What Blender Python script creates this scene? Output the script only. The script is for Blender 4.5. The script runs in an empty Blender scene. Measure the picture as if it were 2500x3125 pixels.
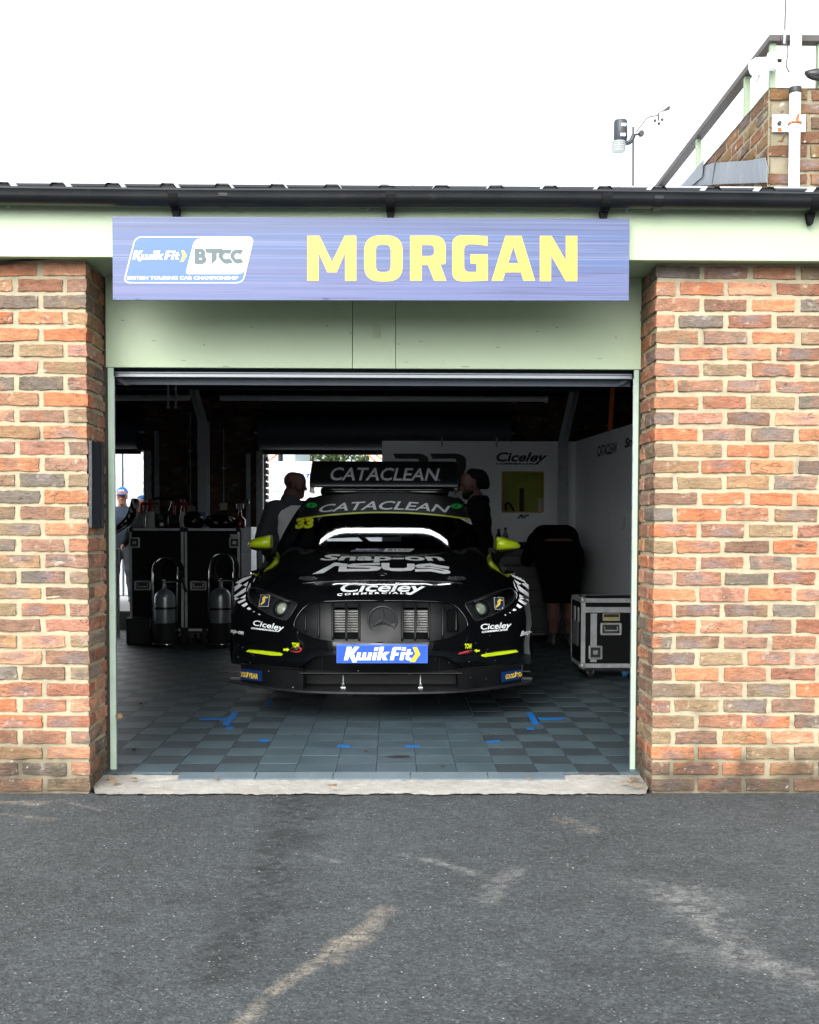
import bpy, bmesh, math, random
import numpy as np
from mathutils import Vector, Matrix, noise
from mathutils.geometry import delaunay_2d_cdt
from mathutils.bvhtree import BVHTree
random.seed(7); rng = np.random.default_rng(7)
scene = bpy.context.scene
col = scene.collection
R = math.radians

# ------------------------------------------------------------------ camera, world, sun, exposure
FOC, IW, IH, HOR = 3350.0, 2500.0, 3125.0, 1615.0          # focal length and picture size in photograph pixels
TILT, YAW, ROLL = R(-2.0), R(-0.70), R(0.15)
SHX, SHY = 9/3125.0, 170/3125.0
CAM = Vector((0.10, -5.13, 1.24))
RM = Matrix.Rotation(YAW, 3, 'Z') @ Matrix.Rotation(R(90)+TILT, 3, 'X') @ Matrix.Rotation(ROLL, 3, 'Z')
cd = bpy.data.cameras.new("camera"); cam = bpy.data.objects.new("camera", cd); col.objects.link(cam)
cd.sensor_fit = 'VERTICAL'; cd.sensor_height = 36.0; cd.lens = FOC/IH*36.0
cd.shift_x, cd.shift_y = SHX, SHY
cd.clip_start = 0.1; cd.clip_end = 500
cam.matrix_world = Matrix.Translation(CAM) @ RM.to_4x4()
scene.camera = cam

w = bpy.data.worlds.new("World"); scene.world = w; w.use_nodes = True
nt = w.node_tree; nt.nodes.clear()
so = nt.nodes.new('ShaderNodeOutputWorld'); bg = nt.nodes.new('ShaderNodeBackground')
sk = nt.nodes.new('ShaderNodeTexSky'); sk.sky_type = 'NISHITA'; sk.sun_disc = False
SUN_EL, SUN_AZ = R(36), R(200)
sk.sun_elevation = SUN_EL; sk.sun_rotation = SUN_AZ; sk.air_density = 1.0; sk.dust_density = 6.0; sk.ozone_density = 0.5
hs = nt.nodes.new('ShaderNodeHueSaturation'); hs.inputs['Saturation'].default_value = 0.10
nt.links.new(sk.outputs[0], hs.inputs['Color'])
# cloud cover: evens the sky out (an overcast dome)
mx = nt.nodes.new('ShaderNodeMix'); mx.data_type = 'RGBA'; mx.inputs[0].default_value = 0.62
mx.inputs[7].default_value = (7.6, 7.9, 8.2, 1)
nt.links.new(hs.outputs[0], mx.inputs[6])
# the cloud is thinner and brighter low down on the side of the veiled sun (behind the camera)
wc = nt.nodes.new('ShaderNodeTexCoord'); dt = nt.nodes.new('ShaderNodeVectorMath'); dt.operation = 'DOT_PRODUCT'; nt.links.new(wc.outputs['Generated'], dt.inputs[0])
dt.inputs[1].default_value = (-0.10, -0.95, 0.29)
mp_ = nt.nodes.new('ShaderNodeMapRange'); mp_.inputs[1].default_value = 0.15; mp_.inputs[2].default_value = 1.0; mp_.inputs[3].default_value = 1.0; mp_.inputs[4].default_value = 2.2
nt.links.new(dt.outputs['Value'], mp_.inputs[0])
cz_ = nt.nodes.new('ShaderNodeTexNoise'); cz_.inputs['Scale'].default_value = 2.2; cz_.inputs['Detail'].default_value = 5; nt.links.new(wc.outputs['Generated'], cz_.inputs['Vector'])
cr_ = nt.nodes.new('ShaderNodeMapRange'); cr_.inputs[1].default_value = 0.3; cr_.inputs[2].default_value = 0.7; cr_.inputs[3].default_value = 0.82; cr_.inputs[4].default_value = 1.18; nt.links.new(cz_.outputs['Fac'], cr_.inputs[0])
mu_ = nt.nodes.new('ShaderNodeMath'); mu_.operation = 'MULTIPLY'; nt.links.new(mp_.outputs[0], mu_.inputs[0]); nt.links.new(cr_.outputs[0], mu_.inputs[1])
sc_ = nt.nodes.new('ShaderNodeVectorMath'); sc_.operation = 'SCALE'; nt.links.new(mx.outputs[2], sc_.inputs[0]); nt.links.new(mu_.outputs[0], sc_.inputs['Scale'])
nt.links.new(sc_.outputs[0], bg.inputs['Color'])
bg.inputs['Strength'].default_value = 0.15
nt.links.new(bg.outputs[0], so.inputs['Surface'])
sl = bpy.data.lights.new("sun", 'SUN'); sl.energy = 1.2; sl.angle = R(45); sl.color = (1, 0.97, 0.92)
sun = bpy.data.objects.new("sun", sl); col.objects.link(sun)
# sun stands behind the camera, a little to its left, high up
sd = Vector((-0.35*math.cos(SUN_EL), -0.94*math.cos(SUN_EL), math.sin(SUN_EL)))
sun.rotation_euler = sd.to_track_quat('Z', 'Y').to_euler(); sun.location = sd*30
scene.view_settings.view_transform = 'Standard'; scene.view_settings.look = 'None'
scene.view_settings.exposure = 0.72; scene.view_settings.gamma = 1.0; scene.view_settings.use_curve_mapping = False
scene.cycles.max_bounces = 8; scene.cycles.use_denoising = True

# ------------------------------------------------------------------ measuring: a photograph pixel and a distance give a point
def ray(px, py):
    v = Vector(((px-IW/2+SHX*IH)/FOC, -(py-IH/2-SHY*IH)/FOC, -1.0))
    return RM @ v
def at(px, py, Y):
    d = ray(px, py); return CAM + d*((Y-CAM.y)/d.y)
def atz(px, py, z=0.0):
    d = ray(px, py); return CAM + d*((z-CAM.z)/d.z)
def dY(D): return D-5.13            # distance from the camera -> world Y

# ------------------------------------------------------------------ noise (numpy, vectorised)
def _h(i, j, k, s):
    n = (i*374761393 + j*668265263 + k*2147483647 + s*974634777) & 0xffffffff
    n = ((n ^ (n >> 13))*1274126177) & 0xffffffff
    n = ((n ^ (n >> 16))*2246822519) & 0xffffffff
    return ((n ^ (n >> 15)) & 0xffff)/65535.0
def vnoise(p, s=0):
    p = np.asarray(p, float); i = np.floor(p).astype(np.int64); f = p-i; f = f*f*(3-2*f)
    out = 0
    for a in (0, 1):
        for b in (0, 1):
            for c in (0, 1):
                wgt = (f[:, 0] if a else 1-f[:, 0])*(f[:, 1] if b else 1-f[:, 1])*(f[:, 2] if c else 1-f[:, 2])
                out = out + wgt*_h(i[:, 0]+a, i[:, 1]+b, i[:, 2]+c, s)
    return out*2-1
def fbm(p, s=0, o=4):
    p = np.asarray(p, float); t = 0; a = 1.0; tot = 0
    for k in range(o):
        t = t + a*vnoise(p*(2.03**k), s+k); tot += a; a *= 0.5
    return t/tot

# ------------------------------------------------------------------ materials
def nodes(name):
    m = bpy.data.materials.new(name); m.use_nodes = True
    n = m.node_tree; b = n.nodes['Principled BSDF']
    return m, n, b
MATS = {}
def mat(name, c, rough=0.5, metal=0.0, var=0.12, scale=12.0, bump=0.0, bscale=60.0, coat=0.0, spec=0.5, dirt=None, emit=None, stretch=None):
    """procedural paint, metal or plastic: colour and gloss wander with noise, optional grain and dirt"""
    if name in MATS: return MATS[name]
    m, n, b = nodes(name); L = n.links.new
    tc = n.nodes.new('ShaderNodeTexCoord'); src = tc.outputs['Object']
    if stretch:
        mp = n.nodes.new('ShaderNodeMapping'); mp.inputs['Scale'].default_value = stretch; L(src, mp.inputs[0]); src = mp.outputs[0]
    nz = n.nodes.new('ShaderNodeTexNoise'); nz.inputs['Scale'].default_value = scale; nz.inputs['Detail'].default_value = 6
    L(src, nz.inputs['Vector'])
    r = n.nodes.new('ShaderNodeValToRGB')
    r.color_ramp.elements[0].position = 0.3; r.color_ramp.elements[1].position = 0.72
    r.color_ramp.elements[0].color = (*[x*(1-var) for x in c], 1); r.color_ramp.elements[1].color = (*[min(1, x*(1+var)) for x in c], 1)
    L(nz.outputs['Fac'], r.inputs[0]); outc = r.outputs[0]
    if dirt:
        dz = n.nodes.new('ShaderNodeTexNoise'); dz.inputs['Scale'].default_value = dirt[1]; dz.inputs['Detail'].default_value = 8
        dz.inputs['Roughness'].default_value = 0.7; L(src, dz.inputs['Vector'])
        dr = n.nodes.new('ShaderNodeValToRGB'); dr.color_ramp.elements[0].position = dirt[2]; dr.color_ramp.elements[1].position = min(1, dirt[2]+0.16)
        L(dz.outputs['Fac'], dr.inputs[0])
        mm = n.nodes.new('ShaderNodeMix'); mm.data_type = 'RGBA'; L(dr.outputs[0], mm.inputs[0]); L(outc, mm.inputs[6])
        mm.inputs[7].default_value = (*dirt[0], 1); outc = mm.outputs[2]
    L(outc, b.inputs['Base Color'])
    mr = n.nodes.new('ShaderNodeMapRange'); L(nz.outputs['Fac'], mr.inputs[0])
    mr.inputs[3].default_value = max(0.02, rough-0.08); mr.inputs[4].default_value = min(1, rough+0.08); L(mr.outputs[0], b.inputs['Roughness'])
    b.inputs['Metallic'].default_value = metal; b.inputs['Specular IOR Level'].default_value = spec
    b.inputs['Coat Weight'].default_value = coat; b.inputs['Coat Roughness'].default_value = 0.03
    if bump:
        bz = n.nodes.new('ShaderNodeTexNoise'); bz.inputs['Scale'].default_value = bscale; bz.inputs['Detail'].default_value = 5; L(src, bz.inputs['Vector'])
        bp = n.nodes.new('ShaderNodeBump'); bp.inputs['Strength'].default_value = bump; bp.inputs['Distance'].default_value = 0.01
        L(bz.outputs['Fac'], bp.inputs['Height']); L(bp.outputs[0], b.inputs['Normal'])
    if emit:
        b.inputs['Emission Color'].default_value = (*emit[0], 1); b.inputs['Emission Strength'].default_value = emit[1]
    MATS[name] = m; return m

# ------------------------------------------------------------------ objects
WORLD = {}                           # world origin of every object (no rotations on parents are used)
def tag(o, label=None, cat=None, group=None, kind=None):
    if label: o['label'] = label
    if cat: o['category'] = cat
    if group: o['group'] = group
    if kind: o['kind'] = kind
    return o
def thing(name, loc, label, cat, group=None):
    o = bpy.data.objects.new(name, None); col.objects.link(o); o.location = loc; o.empty_display_size = 0.1
    WORLD[o] = Vector(loc); return tag(o, label, cat, group)
def org(o):
    return WORLD[o] if o in WORLD else Vector((0, 0, 0))
def obj(name, v, f, m, parent=None, smooth=False, origin=None, auto=None):
    """one mesh object from world-space verts"""
    me = bpy.data.meshes.new(name)
    base = org(parent) if parent else Vector((0, 0, 0))
    o0 = Vector(origin) if origin is not None else base
    v = np.asarray([tuple(p) for p in v], float) if not isinstance(v, np.ndarray) else v
    me.from_pydata((v-np.array(o0)).tolist(), [], [list(map(int, q)) for q in f]); me.update()
    if m: me.materials.append(m)
    if smooth: me.polygons.foreach_set('use_smooth', [True]*len(me.polygons))
    o = bpy.data.objects.new(name, me); col.objects.link(o)
    if parent: o.parent = parent
    o.location = o0-base; WORLD[o] = o0
    if auto: me.set_sharp_from_angle(angle=R(auto))
    return o
class MB:
    """collects boxes, tubes, lathes and grids; build() links them as ONE mesh object"""
    def __init__(s): s.v = []; s.f = []
    def add(s, v, f):
        k = len(s.v); s.v += [tuple(p) for p in v]; s.f += [[int(i)+k for i in q] for q in f]; return s
    def bm(s, b):
        b.verts.ensure_lookup_table(); b.verts.index_update()
        s.add([x.co[:] for x in b.verts], [[x.index for x in q.verts] for q in b.faces]); b.free(); return s
    def box(s, x0, x1, y0, y1, z0, z1, bev=0.0, rot=None, seg=2):
        b = bmesh.new(); bmesh.ops.create_cube(b, size=1.0)
        c = Vector(((x0+x1)/2, (y0+y1)/2, (z0+z1)/2))
        for q in b.verts: q.co = Vector((q.co.x*(x1-x0), q.co.y*(y1-y0), q.co.z*(z1-z0)))
        if bev: bmesh.ops.bevel(b, geom=b.edges[:], offset=bev, segments=seg, affect='EDGES', profile=0.6)
        for q in b.verts: q.co = (rot @ q.co if rot else q.co)+c
        return s.bm(b)
    def tube(s, pts, r, n=10, cap=True, radii=None):
        pts = [Vector(p) for p in pts]; k0 = len(s.v); rings = []
        t0 = (pts[1]-pts[0]).normalized(); up = Vector((0, 0, 1)) if abs(t0.z) < 0.9 else Vector((1, 0, 0))
        a = t0.cross(up).normalized()
        for i, p in enumerate(pts):
            t = (pts[min(i+1, len(pts)-1)]-pts[max(i-1, 0)]).normalized()
            a = (a-t*a.dot(t)); a = a.normalized() if a.length > 1e-6 else t.orthogonal().normalized()
            bb = t.cross(a); rr = radii[i] if radii else r
            rings.append([p+(a*math.cos(2*math.pi*j/n)+bb*math.sin(2*math.pi*j/n))*rr for j in range(n)])
        v = [q for g in rings for q in g]; f = []
        for i in range(len(pts)-1):
            for j in range(n): f.append([i*n+j, i*n+(j+1) % n, (i+1)*n+(j+1) % n, (i+1)*n+j])
        if cap: f.append(list(range(n))[::-1]); f.append([(len(pts)-1)*n+j for j in range(n)])
        return s.add(v, f)
    def lathe(s, prof, c, n=24, axis='Z', cap=True):
        c = Vector(c); v = []; f = []
        for (r, h) in prof:
            for j in range(n):
                t = 2*math.pi*j/n; q = (r*math.cos(t), r*math.sin(t), h)
                if axis == 'Y': q = (q[0], q[2], q[1])
                if axis == 'X': q = (q[2], q[0], q[1])
                v.append(c+Vector(q))
        for i in range(len(prof)-1):
            for j in range(n): f.append([i*n+j, i*n+(j+1) % n, (i+1)*n+(j+1) % n, (i+1)*n+j])
        if cap: f.append(list(range(n))[::-1]); f.append([(len(prof)-1)*n+j for j in range(n)])
        return s.add(v, f)
    def prism(s, poly, fn, thick):
        """polygon (2D, may be concave) mapped by fn(u,v)->point, extruded by the vector thick"""
        v2, tri = cdt([poly]); n = len(v2); t = Vector(thick)
        a = [Vector(fn(*p)) for p in v2]; k = len(poly)
        v = a+[p+t for p in a]; f = [list(q) for q in tri]+[[i+n for i in q][::-1] for q in tri]
        f += [[i, (i+1) % k, n+(i+1) % k, n+i] for i in range(k)]
        return s.add(v, f)
    def build(s, name, m, parent=None, smooth=False, origin=None, auto=None):
        o = obj(name, s.v, s.f, m, parent, smooth, origin, auto)
        b = bmesh.new(); b.from_mesh(o.data); bmesh.ops.recalc_face_normals(b, faces=b.faces[:]); b.to_mesh(o.data); b.free()
        return o
def cdt(loops, pts=(), typ=2):
    """triangulate closed loops (first outer, rest holes) with extra inner points"""
    v = []; e = []
    for L in loops:
        k = len(v); v += [Vector((p[0], p[1])) for p in L]; e += [(k+i, k+(i+1) % len(L)) for i in range(len(L))]
    v += [Vector((p[0], p[1])) for p in pts]
    r = delaunay_2d_cdt(v, e, [], 0, 1e-7)
    vv, tri = r[0], r[2]
    def inside(p, L):
        c = False; n = len(L); j = n-1
        for i in range(n):
            if (L[i][1] > p[1]) != (L[j][1] > p[1]) and p[0] < (L[j][0]-L[i][0])*(p[1]-L[i][1])/(L[j][1]-L[i][1])+L[i][0]: c = not c
            j = i
        return c
    out = []
    for t in tri:
        c = ((vv[t[0]].x+vv[t[1]].x+vv[t[2]].x)/3, (vv[t[0]].y+vv[t[1]].y+vv[t[2]].y)/3)
        if sum(inside(c, L) for L in loops) % 2 == 1: out.append(tuple(t))
    return [(p.x, p.y) for p in vv], out
def rrect(x0, y0, x1, y1, r, n=5):
    L = []
    for cx, cy, a in ((x1-r, y0+r, -90), (x1-r, y1-r, 0), (x0+r, y1-r, 90), (x0+r, y0+r, 180)):
        for k in range(n+1):
            t = R(a+90*k/n); L.append((cx+r*math.cos(t), cy+r*math.sin(t)))
    return L
def rpoly(P, rad, n=4):
    """polygon with rounded corners; rad is one number or one per corner"""
    L = []; k = len(P)
    for i in range(k):
        p = Vector(P[i]); a = Vector(P[i-1]); b = Vector(P[(i+1) % k]); r = rad[i] if isinstance(rad, (list, tuple)) else rad
        if r <= 0: L.append(tuple(p)); continue
        da = (a-p); db = (b-p); r1 = min(r, da.length*0.49, db.length*0.49)
        A = p+da.normalized()*r1; B = p+db.normalized()*r1
        for q in range(n+1):
            t = q/n; L.append(tuple(A*(1-t)**2+p*2*t*(1-t)+B*t*t))
    return L
def spl(P, n=8, closed=False):
    """Catmull-Rom through points"""
    P = [np.array(p, float) for p in P]; m = len(P); L = []
    rngi = range(m) if closed else range(m-1)
    for i in rngi:
        p0 = P[(i-1) % m] if closed or i > 0 else P[0]; p1 = P[i]; p2 = P[(i+1) % m]; p3 = P[(i+2) % m] if closed or i+2 < m else P[-1]
        for k in range(n):
            t = k/n
            L.append(0.5*((2*p1)+(-p0+p2)*t+(2*p0-5*p1+4*p2-p3)*t*t+(-p0+3*p1-3*p2+p3)*t**3))
    if not closed: L.append(P[-1])
    return [tuple(p) for p in L]
_tc = {}
def glyphs(s, bold=0.0, res=3):
    """outline of a word from Blender's own font as triangles in the unit square"""
    k = (s, bold, res)
    if k in _tc: return _tc[k]
    cu = bpy.data.curves.new("t", 'FONT'); cu.body = s; cu.size = 1.0; cu.offset = bold; cu.resolution_u = res
    ob = bpy.data.objects.new("t", cu); col.objects.link(ob)
    me = bpy.data.meshes.new_from_object(ob.evaluated_get(bpy.context.evaluated_depsgraph_get()))
    b = bmesh.new(); b.from_mesh(me); bmesh.ops.triangulate(b, faces=b.faces[:])
    bmesh.ops.remove_doubles(b, verts=b.verts[:], dist=1e-5)
    v = np.array([x.co[:2] for x in b.verts]); b.verts.index_update(); f = [[x.index for x in q.verts] for q in b.faces]
    b.free(); bpy.data.objects.remove(ob); bpy.data.meshes.remove(me); bpy.data.curves.remove(cu)
    lo, hi = v.min(0), v.max(0); v = (v-lo)/(hi-lo)
    _tc[k] = (v, f); return _tc[k]
def quad(P):
    """bilinear map of the unit square: P = bottom-left, bottom-right, top-right, top-left"""
    P = [np.array(p, float) for p in P]
    return lambda u, v: (1-u)*(1-v)*P[0]+u*(1-v)*P[1]+u*v*P[2]+(1-u)*v*P[3]
def refine(v, f, step):
    """cut long edges so flat artwork can follow a curved panel"""
    b = bmesh.new(); vs = [b.verts.new((p[0], p[1], 0)) for p in v]
    for q in f:
        try: b.faces.new([vs[i] for i in q])
        except ValueError: pass
    lo = [min(p[k] for p in v) for k in (0, 1)]; hi = [max(p[k] for p in v) for k in (0, 1)]
    for k in (0, 1):
        x = lo[k]+step
        while x < hi[k]:
            co = [0, 0, 0]; no = [0, 0, 0]; co[k] = x; no[k] = 1
            bmesh.ops.bisect_plane(b, geom=b.verts[:]+b.edges[:]+b.faces[:], plane_co=co, plane_no=no, dist=1e-6); x += step
    b.verts.index_update(); r = ([(p.co.x, p.co.y) for p in b.verts], [[x.index for x in q.verts] for q in b.faces]); b.free(); return r
def flat_art(name, parts, m, parent, Y, off=0.002):
    """artwork given in photograph pixels lying on the upright plane at Y; parts = [(verts2d, faces)]"""
    mb = MB()
    for v, f in parts: mb.add([at(p[0], p[1], Y-off) for p in v], f)
    return face_cam(mb.build(name, m, parent))
def face_cam(o):
    """make a flat sheet's normals look to the street"""
    b = bmesh.new(); b.from_mesh(o.data)
    w0 = WORLD[o]
    for q in b.faces:
        if q.normal.dot(CAM-w0-q.calc_center_median()) < 0: q.normal_flip()
    b.to_mesh(o.data); b.free(); return o
def word(s, P, bold=0.0, res=3):
    v, f = glyphs(s, bold, res); q = quad(P); return [tuple(q(*p)) for p in v], f
def box4(x0, y0, x1, y1, sl=0.0):
    """pixel quad for word(): x0,y0 top-left, x1,y1 bottom-right, sl = slant of the top to the right in pixels"""
    return [(x0, y1), (x1-sl, y1), (x1, y0), (x0+sl, y0)]
# ================================================================== THE SETTING
def lin(r, g, b):
    f = lambda c: (c/255/12.92) if c/255 <= 0.04045 else ((c/255+0.055)/1.055)**2.4
    return (f(r), f(g), f(b))
def vcol_mat(name, rough=0.9, bump=0.6, bscale=90.0, vs=26.0, amt=0.22, speck=None, spec=0.3, dist=0.004, stretch=(1, 1, 1), grain=None, crack=False):
    """colour comes from a mesh attribute (each brick its own clay, stains of the ground), broken up by noise and grain"""
    m, n, b = nodes(name); L = n.links.new
    at_ = n.nodes.new('ShaderNodeAttribute'); at_.attribute_name = 'col'
    tc = n.nodes.new('ShaderNodeTexCoord')
    mp = n.nodes.new('ShaderNodeMapping'); mp.inputs['Scale'].default_value = stretch; L(tc.outputs['Object'], mp.inputs[0])
    nz = n.nodes.new('ShaderNodeTexNoise'); nz.inputs['Scale'].default_value = vs; nz.inputs['Detail'].default_value = 9; nz.inputs['Roughness'].default_value = 0.65
    L(mp.outputs[0], nz.inputs['Vector'])
    mr = n.nodes.new('ShaderNodeMapRange'); mr.inputs[1].default_value = 0.28; mr.inputs[2].default_value = 0.72
    mr.inputs[3].default_value = 1-amt; mr.inputs[4].default_value = 1+amt; L(nz.outputs['Fac'], mr.inputs[0])
    mu = n.nodes.new('ShaderNodeMix'); mu.data_type = 'RGBA'; mu.blend_type = 'MULTIPLY'; mu.inputs[0].default_value = 1
    L(at_.outputs['Color'], mu.inputs[6]); L(mr.outputs[0], mu.inputs[7]); out = mu.outputs[2]
    if grain:
        for gs_, ga_ in grain:
            gn = n.nodes.new('ShaderNodeTexNoise'); gn.inputs['Scale'].default_value = gs_; gn.inputs['Detail'].default_value = 3; L(tc.outputs['Object'], gn.inputs['Vector'])
            gr_ = n.nodes.new('ShaderNodeMapRange'); gr_.inputs[1].default_value = .33; gr_.inputs[2].default_value = .67; gr_.inputs[3].default_value = 1-ga_; gr_.inputs[4].default_value = 1+ga_; L(gn.outputs['Fac'], gr_.inputs[0])
            gm_ = n.nodes.new('ShaderNodeMix'); gm_.data_type = 'RGBA'; gm_.blend_type = 'MULTIPLY'; gm_.inputs[0].default_value = 1; L(out, gm_.inputs[6]); L(gr_.outputs[0], gm_.inputs[7]); out = gm_.outputs[2]
    if crack:
        cn = n.nodes.new('ShaderNodeTexNoise'); cn.inputs['Scale'].default_value = 13; cn.inputs['Detail'].default_value = 5; cn.inputs['Distortion'].default_value = .6
        cm_ = n.nodes.new('ShaderNodeMapping'); cm_.inputs['Scale'].default_value = (.9, .9, 3.4); L(tc.outputs['Object'], cm_.inputs[0]); L(cm_.outputs[0], cn.inputs['Vector'])
        s1 = n.nodes.new('ShaderNodeMath'); s1.operation = 'SUBTRACT'; s1.inputs[1].default_value = .5; L(cn.outputs['Fac'], s1.inputs[0])
        s2 = n.nodes.new('ShaderNodeMath'); s2.operation = 'ABSOLUTE'; L(s1.outputs[0], s2.inputs[0])
        s3 = n.nodes.new('ShaderNodeMapRange'); s3.inputs[1].default_value = .004; s3.inputs[2].default_value = .020; s3.inputs[3].default_value = 1; s3.inputs[4].default_value = 0; L(s2.outputs[0], s3.inputs[0])
        pn = n.nodes.new('ShaderNodeTexNoise'); pn.inputs['Scale'].default_value = 7; L(tc.outputs['Object'], pn.inputs['Vector'])
        pr_ = n.nodes.new('ShaderNodeMapRange'); pr_.inputs[1].default_value = .50; pr_.inputs[2].default_value = .60; pr_.inputs[3].default_value = 0; pr_.inputs[4].default_value = .8; L(pn.outputs['Fac'], pr_.inputs[0])
        pm = n.nodes.new('ShaderNodeMath'); pm.operation = 'MULTIPLY'; L(s3.outputs[0], pm.inputs[0]); L(pr_.outputs[0], pm.inputs[1])
        cx_ = n.nodes.new('ShaderNodeMix'); cx_.data_type = 'RGBA'; L(pm.outputs[0], cx_.inputs[0]); L(out, cx_.inputs[6]); cx_.inputs[7].default_value = (.05, .03, .022, 1); out = cx_.outputs[2]
    if speck:
        for (sc, lo, hi, c, f) in speck:
            vo = n.nodes.new('ShaderNodeTexVoronoi'); vo.inputs['Scale'].default_value = sc; vo.inputs['Randomness'].default_value = 1
            L(tc.outputs['Object'], vo.inputs['Vector'])
            wn = n.nodes.new('ShaderNodeTexWhiteNoise'); L(vo.outputs['Position'], wn.inputs['Vector'])
            r1 = n.nodes.new('ShaderNodeMapRange'); r1.inputs[1].default_value = lo; r1.inputs[2].default_value = hi
            r1.inputs[3].default_value = 1; r1.inputs[4].default_value = 0; L(vo.outputs['Distance'], r1.inputs[0])
            gt = n.nodes.new('ShaderNodeMath'); gt.operation = 'GREATER_THAN'; gt.inputs[1].default_value = f; L(wn.outputs['Value'], gt.inputs[0])
            ml = n.nodes.new('ShaderNodeMath'); ml.operation = 'MULTIPLY'; L(r1.outputs[0], ml.inputs[0]); L(gt.outputs[0], ml.inputs[1])
            mm = n.nodes.new('ShaderNodeMix'); mm.data_type = 'RGBA'; L(ml.outputs[0], mm.inputs[0]); L(out, mm.inputs[6])
            mm.inputs[7].default_value = (*c, 1); out = mm.outputs[2]
    L(out, b.inputs['Base Color']); b.inputs['Roughness'].default_value = rough; b.inputs['Specular IOR Level'].default_value = spec
    bz = n.nodes.new('ShaderNodeTexNoise'); bz.inputs['Scale'].default_value = bscale; bz.inputs['Detail'].default_value = 6; bz.inputs['Roughness'].default_value = 0.6
    L(mp.outputs[0], bz.inputs['Vector'])
    bp = n.nodes.new('ShaderNodeBump'); bp.inputs['Strength'].default_value = bump; bp.inputs['Distance'].default_value = dist
    L(bz.outputs['Fac'], bp.inputs['Height']); L(bp.outputs[0], b.inputs['Normal'])
    MATS[name] = m; return m
M_BRICK = vcol_mat('brick_clay', 0.88, 0.9, 55.0, 22.0, 0.34, stretch=(0.8, 0.8, 1.9), dist=0.008, grain=[(150, .14)], crack=True)
M_MORTAR = vcol_mat('lime_mortar', 0.95, 0.8, 120.0, 30.0, 0.10, dist=0.004)
M_GROUND = vcol_mat('asphalt', 0.82, 1.0, 130.0, 10.0, 0.16, dist=0.010, spec=0.3, grain=[(100, .36), (42, .18)],
                    speck=[(120.0, 0.22, 0.42, (0.020, 0.022, 0.023), 0.78), (80.0, 0.18, 0.32, (0.15, 0.158, 0.162), 0.74), (42.0, 0.10, 0.17, (0.40, 0.40, 0.38), 0.90)])
def set_col(o, c):
    a = o.data.color_attributes.new('col', 'FLOAT_COLOR', 'POINT')
    a.data.foreach_set('color', np.concatenate([c, np.ones((len(c), 1))], 1).ravel())

BRICKS = [lin(*c) for c in ((196,122,84), (176,114,86), (152,108,88), (136,112,100), (208,128,84), (184,132,92), (166,130,96), (130,110,98), (206,114,68), (194,124,100), (150,106,86), (176,124,102), (216,142,106), (158,124,96), (172,104,78))]
def desat(c, k): 
    g = .3*c[0]+.59*c[1]+.11*c[2]; return tuple(g+(x-g)*k for x in c)
BRICKS = [tuple(.68*x*g for x, g in zip(desat(c, .86), (.95, 1.06, 1.0))) for c in BRICKS]
def brick_template(n):
    def ax(k): return np.concatenate([[-.5, -.46], np.linspace(-.42, .42, k), [.46, .5]])
    A = [ax(n[0]), ax(n[1]), ax(n[2])]; V = []; Fc = []
    for d in range(3):
        e = [k for k in range(3) if k != d]
        for s in (-.5, .5):
            g0, g1 = np.meshgrid(A[e[0]], A[e[1]], indexing='ij'); p = np.zeros((g0.size, 3)); p[:, e[0]] = g0.ravel(); p[:, e[1]] = g1.ravel(); p[:, d] = s
            k = sum(len(x) for x in V); V.append(p); a, b = g0.shape
            for i in range(a-1):
                for j in range(b-1):
                    q = [k+i*b+j, k+(i+1)*b+j, k+(i+1)*b+j+1, k+i*b+j+1]
                    flip = (s > 0) != (d != 1)
                    Fc.append(q[::-1] if flip else q)
    return np.concatenate(V), np.array(Fc)
T_HI, T_LO = brick_template((24, 9, 7)), brick_template((6, 3, 3))
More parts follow.
